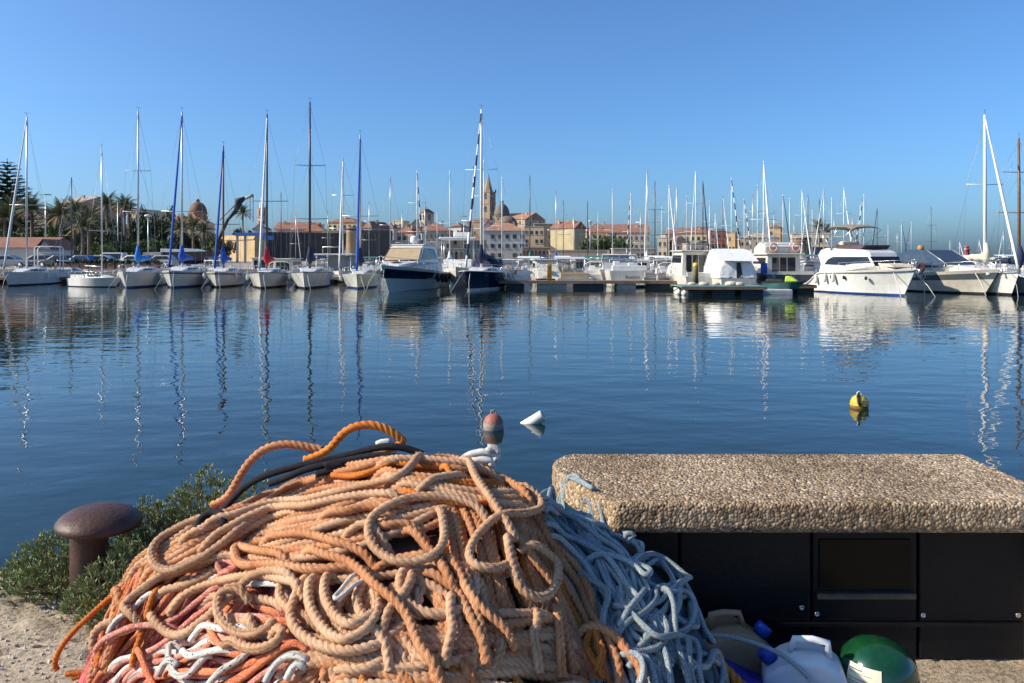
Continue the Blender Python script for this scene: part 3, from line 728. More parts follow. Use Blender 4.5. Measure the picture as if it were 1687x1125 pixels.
fam(['peach', 'pale', 'peach'], [(470, 1000), (540, 1130)], [(900, 1000), (1000, 1135)], 8, 40, 14)
fam(['orange', 'peach'], [(560, 1050), (820, 1050)], [(600, 1165), (900, 1165)], 11, 20, 8)
fam(['peach', 'pale', 'orange'], [(590, 745), (640, 800)], [(800, 745), (885, 850)], 18, 12, 7)
fam(['peach', 'pale'], [(430, 1090), (560, 1180)], [(900, 1090), (1040, 1180)], 13, 40, 14)
fam(['red', 'orred', 'fleck'], [(180, 1120), (260, 1180)], [(420, 1030), (520, 1120)], 13, 25, 8)
fam(['red', 'orange', 'peach', 'orred'], [(135, 1135), (185, 1135)], [(205, 965), (255, 900)], 10, 14, 6)
fam(['fleck', 'red', 'pale', 'orred'], [(320, 980), (350, 1060)], [(480, 950), (490, 1050)], 10, 20, 12)
loops('pale', 640, 1010, 70, 50, 7, (50, 100), (45, 90))
CAP[0] = 0.055
# --- traced from the photograph, bottom to top
for kd, zn, pts in (
    ('peach', C_, [(140, 190), (230, 300), (330, 480), (420, 620), (500, 760), (540, 850), (600, 930), (650, 1050), (660, 1130)]),
    ('peach', C_, [(200, 230), (290, 330), (350, 440), (440, 600), (520, 740), (560, 860)]),
    ('peach', C_, [(60, 300), (150, 430), (250, 560), (330, 690), (400, 800), (420, 930), (470, 1130)]),
    ('orange', C_, [(500, 860), (540, 930), (520, 1010), (540, 1070), (600, 1130)]),
    ('orange', C_, [(580, 860), (560, 950), (590, 1040), (560, 1130)]),
    ('pale', C_, [(290, 790), (320, 900), (300, 1000), (330, 1130)]),
    ('peach', C_, [(380, 780), (400, 880), (410, 1000), (420, 1130)]),
    ('peach', C_, [(0, 600), (40, 800), (80, 950), (100, 1130)]),
    ('pale', B_, [(820, 630), (830, 720), (800, 800), (740, 880), (700, 980)]),
    ('pale', B_, [(600, 640), (640, 720), (600, 800), (620, 880), (680, 960), (720, 1040), (740, 1130)]),
    ('pale', B_, [(560, 630), (480, 680), (465, 790), (500, 900), (560, 990), (610, 950), (680, 870), (740, 780)]),
    ('pale', B_, [(480, 640), (410, 720), (400, 840), (440, 940), (500, 1030), (560, 1050), (640, 980), (690, 850), (660, 700)]),
    ('pale', B_, [(420, 640), (370, 740), (330, 850), (330, 950), (380, 1020), (470, 1060), (580, 1070), (700, 1020), (790, 960)]),
    ('peach', B_, [(860, 600), (900, 640), (980, 700), (1020, 760), (1060, 860), (1100, 960), (1150, 1130)]),
    ('peach', B_, [(970, 500), (1000, 620), (1030, 700), (1060, 780), (1130, 880), (1200, 960), (1264, 1060)]),
    ('pale', B_, [(1000, 720), (990, 880), (1000, 980), (960, 1130)]),
    ('peach', A_, [(500, 790), (478, 720), (490, 650), (540, 590), (640, 540)]),
    ('orange', A_, [(545, 1130), (600, 900), (640, 760), (690, 690)]),
    ('red', A_, [(450, 1010), (540, 950), (640, 900), (760, 830), (880, 770), (950, 690)]),
    ('red', A_, [(390, 1100), (500, 1000), (600, 950), (700, 900), (760, 870)]),
    ('red', A_, [(930, 690), (900, 650), (930, 625), (980, 640), (960, 680), (900, 690)]),
    ('orred', A_, [(570, 980), (580, 1060), (640, 1120), (760, 1130), (900, 1085), (1050, 1050), (1200, 1010), (1290, 1000)]),
    ('orred', A_, [(880, 830), (870, 890), (910, 950), (980, 980), (1060, 960), (1130, 920)]),
    ('fleck', A_, [(890, 950), (830, 1040), (770, 1105), (720, 1090), (700, 1030), (710, 965), (760, 930)]),
    ('fleck', A_, [(755, 950), (765, 1000), (800, 1030), (870, 1010), (960, 970), (1020, 930)]),
    ('fleck', A_, [(790, 940), (850, 900), (930, 900), (1010, 860), (1060, 850)]),
    ('fleck', A_, [(860, 1090), (930, 1040), (1010, 1000), (1080, 900), (1110, 880)]),
    ('fleck', A_, [(655, 1125), (690, 1070), (750, 1030)]),
    ('fleck', A_, [(1100, 1130), (1150, 1070), (1220, 1045), (1290, 1040)]),
    ('fleck', A_, [(1190, 1130), (1230, 1080), (1280, 1060)]),
    ('fleck', A_, [(450, 960), (480, 900), (520, 840), (600, 760), (680, 690)]),
    ('pale', A_, [(600, 885), (540, 905), (515, 865), (560, 780), (640, 700), (730, 640), (900, 600), (1010, 590)]),
    ('pale', A_, [(385, 1035), (395, 980), (440, 920), (500, 860)]),
    ('pale', A_, [(700, 800), (760, 760), (900, 700), (1000, 665), (1100, 655), (1200, 700), (1264, 760)]),
    ('pale', A_, [(640, 770), (628, 850), (660, 930), (710, 950), (790, 910), (860, 850), (960, 760), (1060, 690), (1160, 670), (1250, 720)]),
    ('pale', A_, [(1110, 760), (1135, 830), (1080, 890), (990, 910), (920, 880), (905, 830), (950, 760), (1050, 735)]),
    ('pale', A_, [(1130, 850), (1175, 920), (1150, 985), (1080, 1015), (1000, 990), (930, 935)]),
    ('pale', A_, [(1030, 770), (1040, 830), (1080, 860)]),
    ('pale', A_, [(830, 560), (900, 540), (1000, 490), (1120, 420), (1264, 350)]),
    ('pale', A_, [(750, 500), (810, 490), (880, 460), (960, 430), (1050, 380), (1150, 350), (1264, 325)]),
    ('peach', A_, [(515, 600), (560, 560), (640, 530), (700, 520)]),
    ('pale', A_, [(910, 400), (850, 400), (760, 440), (670, 500), (630, 570), (640, 640), (690, 690), (760, 670), (850, 620), (950, 530), (1050, 450), (1150, 385), (1290, 310)]),
    ('peach', B_, [(540, 440), (620, 420), (720, 430), (800, 400), (900, 430)]),
    ('peach', B_, [(440, 380), (560, 380), (660, 350), (780, 330), (860, 340)]),
    ('pale', B_, [(545, 450), (640, 440), (700, 470), (760, 520)]),
    ('peach', B_, [(200, 490), (300, 460), (430, 462), (530, 490), (640, 520), (700, 560)]),
    ('peach', B_, [(660, 570), (560, 592), (430, 622), (300, 635), (180, 640), (105, 610), (95, 560), (140, 535), (240, 540), (340, 560)]),
    ('peach', B_, [(780, 390), (860, 450), (930, 520), (960, 600), (1010, 690)]),
    ('pale', B_, [(-60, 560), (40, 505), (150, 452), (250, 402), (400, 345), (540, 300), (700, 290), (820, 280)]),
    ('pale', B_, [(-60, 470), (60, 440), (150, 400), (300, 350), (420, 310), (560, 262), (700, 250), (800, 215), (850, 150), (890, 110)]),
    ('peach', B_, [(365, 510), (450, 545), (560, 590), (620, 640), (680, 720), (760, 800), (820, 880), (860, 980), (920, 1060), (960, 1130)]),
    ('peach', B_, [(650, 590), (700, 560), (830, 540), (900, 520), (960, 490)]),
    ('pale', B_, [(1160, 420), (1080, 350), (960, 310), (830, 318), (720, 370), (655, 450), (660, 530), (740, 590), (830, 600), (920, 560), (965, 470), (955, 380), (935, 320)]),
    ('peach', C_, [(130, 150), (200, 220), (260, 290), (300, 350)]),
    ('pale', B_, [(830, 280), (930, 250), (1010, 225), (1070, 190)]),
    ('pale', B_, [(1000, 110), (1060, 130), (1090, 220), (1130, 300), (1200, 400), (1270, 490)]),
    ('pale', C_, [(200, 235), (270, 280), (320, 330), (335, 375), (290, 400), (220, 405), (130, 420), (60, 470), (32, 560), (70, 630), (150, 640), (195, 600), (190, 520)]),
    ('pale', C_, [(190, 440), (200, 560), (230, 680), (290, 760), (365, 770), (405, 690), (390, 600), (330, 540), (235, 500)]),
    ('orange', B_, [(950, 150), (990, 200), (1030, 210)]),
):
    CAP[0] = min(0.11, CAP[0] + 0.0012)
    lay(kd, pts, zone=zn)
lay('peach', [(470, 872), (560, 860), (640, 890), (700, 950), (750, 1030), (765, 1130)], zone=C_, label='orange-peach rope end hanging over the blue-grey ropes')
lay('white', [(630, 600), (560, 700), (510, 790), (515, 830), (570, 760), (640, 680)], zone=B_, r=0.006, label='thin white cord tied in a bow in the middle of the heap')
lay('orange', [(240, 1130), (228, 1060), (250, 980), (310, 900), (400, 820), (490, 740), (560, 680), (610, 650)], zone=A_, Yair=2.93, force=True, label='orange rope curving out from the heap onto bare concrete')
lay('orange', [(275, 1125), (300, 1075), (340, 1065), (360, 1080), (330, 1110), (300, 1140)], zone=A_, Yair=2.93, force=True, label='knotted orange rope end on the concrete at the heap edge')
lay('black', [(-30, 560), (0, 480), (40, 410), (100, 335), (170, 275), (280, 235), (400, 208), (500, 205), (560, 178), (640, 148), (760, 128), (835, 152), (880, 215)], zone=B_, Yair=2.74, force=True)
lay('black', [(230, 335), (300, 275), (390, 225), (500, 215), (600, 190), (690, 165), (760, 175), (800, 230)], zone=B_, Yair=2.72, force=True)
lay('black', [(430, 290), (470, 255), (530, 225), (545, 205), (490, 200), (465, 235), (520, 250)], zone=B_, Yair=2.70, force=True)
lay('black', [(820, 480), (830, 440), (870, 420), (920, 425), (935, 480)], zone=A_)
lay('peach', [(-10, 430), (60, 370), (95, 300), (140, 215), (200, 150), (270, 120), (360, 125), (420, 150), (460, 180)], zone=B_, r=0.0145, Yair=2.86, force=True, label='peach rope arching in the air above the black cord')
lay('orange', [(380, 235), (410, 210), (480, 170), (520, 110), (560, 60), (620, 36), (690, 40), (750, 75), (792, 122), (780, 150), (700, 162), (620, 192), (540, 262)], zone=B_, Yair=2.80, force=True, r=0.0145, label='orange rope arching highest above the heap top')
lay('white', [(770, 215), (705, 165), (688, 115), (705, 95), (730, 105), (745, 150)], zone=B_, Yair=2.80, force=True, label='short white rope loop beside the orange arch')
lay('white', [(1040, 243), (1062, 178), (1120, 144), (1170, 153), (1190, 193), (1170, 243)], zone=B_, Yair=2.78, force=True)
lay('white', [(1075, 253), (1090, 193), (1140, 173), (1170, 218), (1150, 263)], zone=B_, Yair=2.75, force=True)
lay('white', [(1195, 220), (1190, 158), (1165, 118), (1142, 118), (1138, 148), (1170, 205)], zone=B_, Yair=2.77, force=True)
for pts in (
    [(330, 300), (400, 262), (470, 275), (510, 330)], [(340, 380), (430, 370), (520, 398), (600, 410), (622, 390)],
    [(280, 270), (320, 250), (370, 250), (400, 300), (340, 330)], [(300, 330), (380, 330), (460, 330), (530, 345)],
    [(340, 400), (440, 450), (540, 520), (620, 600), (700, 700), (780, 800)], [(350, 430), (430, 500), (500, 600), (560, 680), (620, 720)],
    [(330, 340), (450, 400), (560, 460), (640, 530), (700, 600)],
    [(480, 560), (580, 572), (680, 580), (760, 640), (790, 625), (745, 585), (700, 565)],
    [(800, 620), (850, 660), (885, 730), (890, 820), (900, 900), (940, 1000), (960, 1130)],
    [(810, 630), (812, 720), (770, 790), (690, 840), (640, 880)], [(480, 620), (540, 685), (612, 720), (592, 800), (590, 860)],
    [(620, 740), (700, 800), (780, 890), (830, 930), (890, 880), (960, 815), (988, 860), (990, 960), (1012, 1060), (1000, 1130)],
    [(650, 860), (720, 780), (765, 700), (740, 650)], [(840, 900), (860, 1000), (880, 1110)], [(690, 1000), (760, 960), (800, 1040), (820, 1130)],
    [(900, 830), (945, 870), (950, 960), (980, 1060)], [(660, 930), (740, 1000), (760, 1080), (740, 1130)]):
    lay('blue', pts, zone=C_)
lay('blue', [(690, 565), (668, 520), (680, 482), (705, 475), (720, 505), (712, 545), (690, 570)], zone=C_, Yair=2.70, force=True, label='small upright ring of blue-grey rope on the pile')

# loose threads of the pink net
tm = []; tq = []; c = 0; gr = np.random.default_rng(5)
for k in range(5200):
    px, py = gr.uniform(150, 500), gr.uniform(900, 1135)
    x, y, z, a = cast(px, py)
    if a or z < 0.03: continue
    i = int((y - HY0) / HR); j = int((x - HX0) / HR)
    z = core[i, j] + gr.uniform(0.004, 0.02) if core[i, j] > 0.03 else z
    th = gr.uniform(0, 6.28); L = gr.uniform(0.03, 0.10); rr = 0.0011; prevr = None; cv = gr.normal(0, 1.2)
    for q in range(6):
        t = q / 5 - .5; aa = th + cv * t
        xx, yy = x + math.cos(aa) * L * t, y + math.sin(aa) * L * t
        ii = int((yy - HY0) / HR); jj = int((xx - HX0) / HR)
        zc = max(core[ii, jj], 0) + 0.006 + 0.012 * math.sin(q * 1.3 + k)
        p = np.array([xx, yy, zc + QZ]); ring = [c, c + 1, c + 2]
        tm += [p + [0, 0, rr], p + [rr, rr * .3, -rr * .6], p + [-rr, -rr * .3, -rr * .6]]; c += 3
        if prevr: 
            for s in range(3): tq.append((prevr[s], prevr[(s + 1) % 3], ring[(s + 1) % 3], ring[s]))
        prevr = ring
to = link_mesh('loose_threads', fast_mesh('loose_threads', tm, tq, mats=[mat('pink_thread', (0.62, 0.20, 0.17), 0.9, var=0.3, scale=40)]), net); to['kind'] = 'stuff'

# containers in the shade of the slab
HDPE = mat('white_plastic', (0.62, 0.66, 0.70), 0.4, var=0.06, scale=6)
CAPB = mat('blue_plastic', (0.01, 0.06, 0.42), 0.4, var=0.15)
TANP = mat('tan_plastic', (0.30, 0.20, 0.11), 0.5, var=0.2, scale=8)
GRNP = mat('green_glass', (0.006, 0.050, 0.018), 0.12, var=0.35, scale=14, coat=0.6, bump=0.0025, bscale=14)
def jerrycan(c, rz, tilt, m, label, s=1.0):
    root = empty('jerrycan', c, rz); tag(root, label, 'jerrycan'); M = Matrix.Rotation(tilt, 4, 'Y')
    b = MB(); pr = [(-.14, 0.005), (-.14, .15), (-.125, .19), (-.06, .222), (.03, .222), (.075, .20), (.14, .15), (.14, .005)]
    b.prof([(x * s, z * s) for x, z in pr], lambda x, z: 0.085 * s)
    o = b.build('body', m, root); o.matrix_local = M; bevel(o, 0.018 * s, 3); o.data.polygons.foreach_set('use_smooth', [True] * len(o.data.polygons))
    h = MB().tube([(-.085 * s, 0, .21 * s), (-.08 * s, 0, .262 * s), (-.03 * s, 0, .268 * s), (.03 * s, 0, .262 * s), (.045 * s, 0, .215 * s)], .013 * s, 8).build('handle', m, root); h.matrix_local = M
    cM = Matrix.Translation((.105 * s, 0, .172 * s)) @ Matrix.Rotation(R(40), 4, 'Y')
    k = MB().lathe([(.024 * s, 0), (.024 * s, .012 * s), (.030 * s, .012 * s), (.030 * s, .045 * s), (.026 * s, .05 * s), (0, .05 * s)], 18).build('cap', CAPB, root); k.matrix_local = M @ cM
    return root
p = on_z(1335, 1165, QZ + 0.0); jerrycan((1.02, 2.74, QZ), R(165), R(0), HDPE, 'white plastic jerrycan with a blue cap in the shade', 0.98)
jerrycan((0.82, 2.93, QZ), R(8), R(0), TANP, 'tan plastic jug with a blue cap beside the blue-grey ropes', 1.0)
dr = empty('green_demijohn', (1.29, 2.76, QZ)); tag(dr, 'round green glass demijohn with a paper label in the shade', 'demijohn')
MB().lathe([(0.115, 0.0), (0.128, 0.015), (0.133, 0.08), (0.131, 0.15), (0.118, 0.195), (0.088, 0.225), (0.045, 0.242), (0.0, 0.246)], 40).build('body', GRNP, dr)
LBL = mat('paper_label', (0.72, 0.68, 0.52), 0.7, var=0.08, scale=30)
lb = MB(); 
for i in range(8):
    pass
prof = [(0.1335, 0.085), (0.1325, 0.15), (0.1205, 0.195)]
vs = []; fs = []
for i in range(9):
    th = R(198 + i * 6.5)
    for rr, z in prof: vs.append(((rr + .0015) * math.cos(th), (rr + .0015) * math.sin(th), z + .0005))
for i in range(8):
    for k in range(2): fs.append((i * 3 + k, i * 3 + 3 + k, i * 3 + 4 + k, i * 3 + 1 + k))
lo = lb.add(vs, fs, 0, True).build('label', LBL, dr)
INK = mat('label_ink', (0.04, 0.05, 0.12), 0.7, var=0.1)
il = MB()
for k, (z, a0, a1) in enumerate(((0.178, 202, 222), (0.168, 202, 236), (0.150, 202, 244), (0.138, 202, 240), (0.126, 202, 244), (0.114, 202, 232))):
    rr = float(np.interp(z, [0.085, 0.15, 0.195], [0.1335, 0.1325, 0.1205])) + 0.0025
    n = 6; v = []
    for i in range(n + 1):
        th = R(a0 + (a1 - a0) * i / n); hh = 0.0035 if k == 0 else 0.0014
        v += [(rr * math.cos(th), rr * math.sin(th), z), ((rr - .0006) * math.cos(th), (rr - .0006) * math.sin(th), z + hh)]
    il.add(v, [(2 * i, 2 * i + 2, 2 * i + 3, 2 * i + 1) for i in range(n)])
il.build('print', INK, lo)
# blue tarpaulin scrap and ropes lying in front of the containers
tp = empty('blue_tarpaulin', (0.74, 2.72, QZ)); tag(tp, 'folded dark blue tarpaulin under the orange rope beside the jerrycan', 'tarpaulin')
gx, gy = np.meshgrid(np.linspace(-.16, .22, 24), np.linspace(-.3, .18, 24)); gz = 0.16 - 0.5 * np.abs(gx - gy * -.3) + 0.03 * fbm(gx * 20, gy * 14, 3, 5); gz = np.clip(gz, 0.005, None)
ii = np.arange(gx.size).reshape(gx.shape)
link_mesh('sheet', fast_mesh('sheet', np.stack([gx, gy, gz], -1), np.stack([ii[:-1, :-1], ii[:-1, 1:], ii[1:, 1:], ii[1:, :-1]], -1).reshape(-1, 4), mats=[mat('tarp_blue', (0.012, 0.02, 0.30), 0.5, var=0.2, scale=6)]), tp)
lay('blue', None, xyz=[(0.62, 2.80, .24), (0.76, 2.78, .25), (0.90, 2.70, .24), (0.98, 2.62, .20), (1.03, 2.55, .12), (1.02, 2.50, .02)], r=0.0085, label='grey rope draped across the front of the white jerrycan')
lay('blue', None, xyz=[(0.60, 2.75, .24), (0.70, 2.66, .20), (0.80, 2.58, .16), (0.90, 2.52, .10), (0.98, 2.48, .02)], r=0.0085, label='grey rope lying over the blue tarpaulin')
lay('orange', None, xyz=[(0.56, 2.80, .27), (0.66, 2.72, .235), (0.74, 2.62, .19), (0.80, 2.52, .14), (0.84, 2.42, .05)], r=0.019, label='thick orange rope slung over the blue tarpaulin')
# ------------------------------------------------------------------ boats.  Local axes: x forward, z up from the waterline
def heading(a):                      # bow towards the quay, turned a degrees to the right of -Y
    return math.atan2(-math.cos(R(a)), math.sin(R(a)))
def hull(L, B, fb, fs, rake, levels, mats_i, stern=0.75, flare=0.5, fine=2.2, draft=0.35, ns=18, sag=0.0, tr=0.0):
    """levels: 0..1 between waterline and sheer; mats_i: material of each band (first one: below the waterline)"""
    mb = MB(); ring = []; sheer = []
    for i in range(ns + 1):
        s = i / ns
        bs = B / 2 * (stern + (1 - stern) * smoothstep(0, 0.45, s)) if s < 0.45 else B / 2 * max(0.012, 1 - ((s - 0.45) / 0.55) ** fine)
        bw = bs * (0.90 - flare * s ** 2.2)
        zs = fs + (fb - fs) * (s ** 1.6) - sag * math.sin(math.pi * s)
        row = [(0.0, -draft * (1 - 0.6 * s ** 3), 0.0), (bw * 0.7, -draft * 0.55, 0.0)]
        for t in levels: row.append((bw + (bs - bw) * t ** 1.25, zs * t, t))
        pts = []
        for y, z, t in row:
            x = -L / 2 + s * (L - rake * (1 - t)) + (tr * (1 - t)) * (1 - s) ** 4
            pts.append((x, y, z))
        ring.append(pts); sheer.append(pts[-1])
    K = len(ring[0]); vs = []
    for pts in ring:
        vs += [(x, -y, z) for x, y, z in pts[::-1]] + [p for p in pts[1:]]
    n = 2 * K - 1; fs_ = []; mi = []
    for i in range(ns):
        for k in range(n - 1):
            j = K - 2 - k if k < K - 1 else k - (K - 1)        # band index from the keel
            fs_.append((i * n + k, i * n + k + 1, (i + 1) * n + k + 1, (i + 1) * n + k)); mi.append(mats_i[max(0, j - 1)] if j > 0 else mats_i[0])
    for f, m in zip(fs_, mi): mb.f.append(list(f)); mb.m.append(m); mb.sm.append(True)
    mb.v += vs
    mb.f.append([k for k in range(n)]); mb.m.append(mats_i[-1]); mb.sm.append(False)
    return mb, sheer
def deck_mesh(sheer, drop=0.04, camber=0.05):
    mb = MB(); vs = []
    for x, y, z in sheer: vs += [(x, -y * 0.985, z - drop), (x, 0, z - drop + camber), (x, y * 0.985, z - drop)]
    fs = []
    for i in range(len(sheer) - 1):
        for k in range(2): fs.append((i * 3 + k, i * 3 + 3 + k, i * 3 + 4 + k, i * 3 + 1 + k))
    return mb.add(vs, fs, 0, True)
def sheer_tube(sheer, r, mi=0, dz=0.0, s0=0, s1=None):
    mb = MB()
    for sg in (-1, 1): mb.tube([(x, sg * (y + 0.01), z + dz) for x, y, z in sheer[s0:s1]], r, 6, mi)
    return mb
def sh_at(sheer, x):
    X = [p[0] for p in sheer]; return float(np.interp(x, X, [p[1] for p in sheer])), float(np.interp(x, X, [p[2] for p in sheer]))
def rails(sheer, x0, x1, h, n, r=0.013, wires=2, pulpit=True):
    mb = MB()
    xs_ = [x0 + (x1 - x0) * i / n for i in range(n + 1)]
    for sg in (-1, 1):
        top = []
        for x in xs_:
            y, z = sh_at(sheer, x); p = (x, sg * y * 0.95, z + h); top.append(p); mb.tube([(x, sg * y * 0.95, z - .02), p], r, 5)
        for k in range(wires): mb.tube([(a, b, c - h * 0.45 * k) for a, b, c in top], r * (1.0 if k == 0 else 0.6), 4)
    if pulpit:
        y, z = sh_at(sheer, x1); mb.tube([(x1, -y * .95, z + h), (x1 + 0.18, -y * .5, z + h + .03), (x1 + 0.26, 0, z + h + .04), (x1 + 0.18, y * .5, z + h + .03), (x1, y * .95, z + h)], r, 5)
    return mb
def fender(parent, x, y, z, m=None, L=0.5, r=0.1):
    mb = MB().lathe([(0.02, 0), (r * .7, .03), (r, .1), (r, L - .1), (r * .7, L - .03), (0.03, L)], 10, (x, y, z - L)).tube([(x, y, z), (x, y * 0.97, z + 0.45)], 0.012, 5)
    return mb.build('fender', m or FENDER, parent)
def place(root, stem_px, a, xstem, Y=None):
    p = on_z(*stem_px) if Y is None else Vector((at_y(stem_px[0], 440, Y).x, Y, 0))
    h = heading(a); root.rotation_euler = (0, 0, h)
    root.location = (p.x - xstem * math.cos(h), p.y - xstem * math.sin(h), 0)
    return root
def text_part(name, body, size, m, parent, M):
    cu = bpy.data.curves.new(name, 'FONT'); cu.body = body; cu.size = size; cu.align_x = 'CENTER'; cu.align_y = 'CENTER'; cu.extrude = 0.004
    cu.materials.append(m); o = bpy.data.objects.new(name, cu); col.objects.link(o); o.parent = parent; o.matrix_local = M
    dg = bpy.context.evaluated_depsgraph_get(); me = bpy.data.meshes.new_from_object(o.evaluated_get(dg)); bpy.data.objects.remove(o)
    o = link_mesh(name, me, parent); o.matrix_local = M; me.materials.clear(); me.materials.append(m)
    return o

def sailboat(label, stem_px, a, L=9.6, B=3.1, fb=1.25, fs=1.0, ytop=185, group=None, hm=GEL, band=None, boot=BOOT, mastm=ALU, jib=None, cover=None, cabin=True, Y=None, cab_h=0.42,
             spread=(0.45,), sprw=0.95, fend=2, mr=0.085, simple=False, name='sailboat', mastx=0.07, windows=2, dodger=None, lines=True, H=None, spans=0, deckm=None, toe=None, rake=0.9, wind=True):
    root = empty(name); place(root, stem_px, a, L / 2 - rake, Y)
    tag(root, label, 'sailboat', group)
    lv = [0.0, 0.10, 0.5, 0.80, 0.90, 1.0]; mi = [0, 0, 1, 1, 2, 1]
    hb, sh = hull(L, B, fb, fs, rake, lv, mi, stern=0.72, flare=0.42, ns=10 if simple else 18)
    hb.build('hull', [boot, hm, band or hm], root)
    deck_mesh(sh).build('deck', deckm or DECK, root)
    zc = fs + (fb - fs) * 0.3
    if cabin:
        pr = [(-L * .12, zc - .05), (-L * .12, zc + cab_h * 1.05), (L * .02, zc + cab_h), (L * .14, zc + cab_h * .85), (L * .24, zc + cab_h * .35), (L * .29, zc + .02)]
        wf = lambda x, z: B * (0.34 - 0.20 * max(0, (x + L * .02) / (L * .31)) ** 1.3) * (1.0 if z < zc + .1 else .86)
        c = MB().prof(pr, wf, 0, False).build('cabin', hm if not toe else GEL, root)
        if not simple: bevel(c, 0.06, 3)
        nwin = 1 if simple else windows
        for sg in (-1, 1):
            for k in range(nwin):
                xx = -L * .08 + k * L * .13; ww = L * .10
                mb = MB(); 
                ys = [wf(xx, zc + .3) * sg * 1.06 + .012 * sg, wf(xx + ww, zc + .3) * sg * 1.06 + .012 * sg]
                v = [(xx, ys[0], zc + .16), (xx + ww, ys[1], zc + .16), (xx + ww, ys[1] * .95, zc + .30), (xx, ys[0] * .95, zc + .33)]
                v += [(x, y * .9, z) for x, y, z in v]
                mb.add(v, [(0, 1, 2, 3), (7, 6, 5, 4), (0, 4, 5, 1), (1, 5, 6, 2), (2, 6, 7, 3), (3, 7, 4, 0)]).build('window', GLASS, root)
    co_ = MB()
    for sg in (-1, 1): co_.box((-L * .29, sg * B * .29, fs + .16), (L * .30, .14, .32))
    co_.box((-L * .45, 0, fs + .12), (.14, B * .52, .22)); co_.build('cockpit', DECK, root)
    # rig
    xm = L * mastx; ca, sa = math.cos(root.rotation_euler.z), math.sin(root.rotation_euler.z)
    wp = Vector((root.location.x + xm * ca, root.location.y + xm * sa, 0))
    zt = H if H else CAMZ + (HORIZON - ytop) / F * wp.y
    zb = zc + cab_h * .75
    MB().tube([(xm, 0, zb), (xm, 0, zb + (zt - zb) * .6), (xm - .04, 0, zt)], [mr, mr, mr * .72], 8).build('mast', mastm, root)
    rg = MB(); wr = 0.009 if not simple else 0.011
    for f in spread:
        z = zb + (zt - zb) * f; w_ = B * .5 * sprw * (1.0 if f < .6 else .8)
        sp_ = MB().tube([(xm - .05, -w_, z + .04), (xm, 0, z), (xm - .05, w_, z + .04)], 0.028, 6).build('spreader', mastm, root)
        for sg in (-1, 1):
            y, zz_ = sh_at(sh, xm); rg.tube([(xm - .1, sg * y, zz_), (xm - .05, sg * w_, z + .04), (xm, 0, zt - .15 if f == spread[-1] else z + (zt - z) * .5)], wr, 4)
    xb = L / 2 - .12; zbow = sh_at(sh, xb)[1]
    rg.tube([(-L / 2 + .15, 0, fs), (xm, 0, zt)], wr, 4)
    if not jib: rg.tube([(xb, 0, zbow), (xm + .05, 0, zt - .2)], wr, 4)
    rg.build('rigging', WIRE, root)
    if jib:
        n = 14; top = Vector((xm + .06, 0, zt - .35)); bot = Vector((xb, 0, zbow + .25)); pts = [bot.lerp(top, k / n) for k in range(n + 1)]
        rad = [.05 + .045 * math.sin(math.pi * min(1, .25 + k / n * .85)) for k in range(n + 1)]
        j = MB().tube(pts, rad, 8)
        if isinstance(jib, tuple):
            for q in range(len(j.m)): j.m[q] = 1 if (q // 8) % 2 == 0 else 0
        j.build('furled_jib', list(jib) if isinstance(jib, tuple) else jib, root)
    # boom and sail cover
    zbm = zb + .75
    MB().tube([(xm, 0, zbm), (xm - L * .36, 0, zbm + .08)], .055, 7).build('boom', mastm if mastm is not ALUD else ALU, root)
    if cover:
        n = 10; pts = []; rad = []
        for k in range(n + 1):
            t = k / n; pts.append((xm + .06 - L * .36 * t, .02 * math.sin(k * 2.1), zbm + .16 + .03 * math.sin(k * 1.7) - .06 * t)); rad.append((.29 - .14 * t) * (1 + .12 * math.sin(k * 2.7)))
        MB().tube(pts, rad, 10).tube([(xm + .12, 0, zbm + 1.15), (xm + .14, .03, zbm + .6), (xm + .13, -.02, zbm + .2), (xm + .05, .04, zbm - .35)], [.10, .22, .28, .10], 8).build('sail_cover', cover, root)
    if dodger:
        pr = [(-L * .22, zc + cab_h * .9), (-L * .20, zc + cab_h + .62), (-L * .12, zc + cab_h + .66), (-L * .03, zc + cab_h * .95)]
        bevel(MB().prof(pr, lambda x, z: B * .31).build('spray_hood', dodger, root), .08, 3)
    if wind and not simple: MB().tube([(xm, 0, zt), (xm, 0, zt + .35)], .012, 5).tube([(xm - .3, .1, zt + .33), (xm + .25, -.1, zt + .33)], .014, 5).build('wind_vane', ALUD, root)
    if not simple:
        rails(sh, -L * .45, L * .40, .55, 5).build('guard_rail', STEEL, root)
        if toe: sheer_tube(sh, .035).build('toe_rail', toe, root)
        for k in range(fend):
            x = -L * .18 + k * L * .2; y, z = sh_at(sh, x)
            fender(root, x, y + .10, z - .1); fender(root, x + .3, -y - .10, z - .1)
        if lines:
            ml = MB()
            for sg, dx in ((-1, 1.4), (1, 2.0)): ml.tube([(xb - .3, sg * .25, zbow - .05), (xb + dx * .5, sg * .5, zbow * .45), (xb + dx, sg * .8, -.1)], .016, 5)
            ml.build('mooring_line', LROPE, root)
    return root

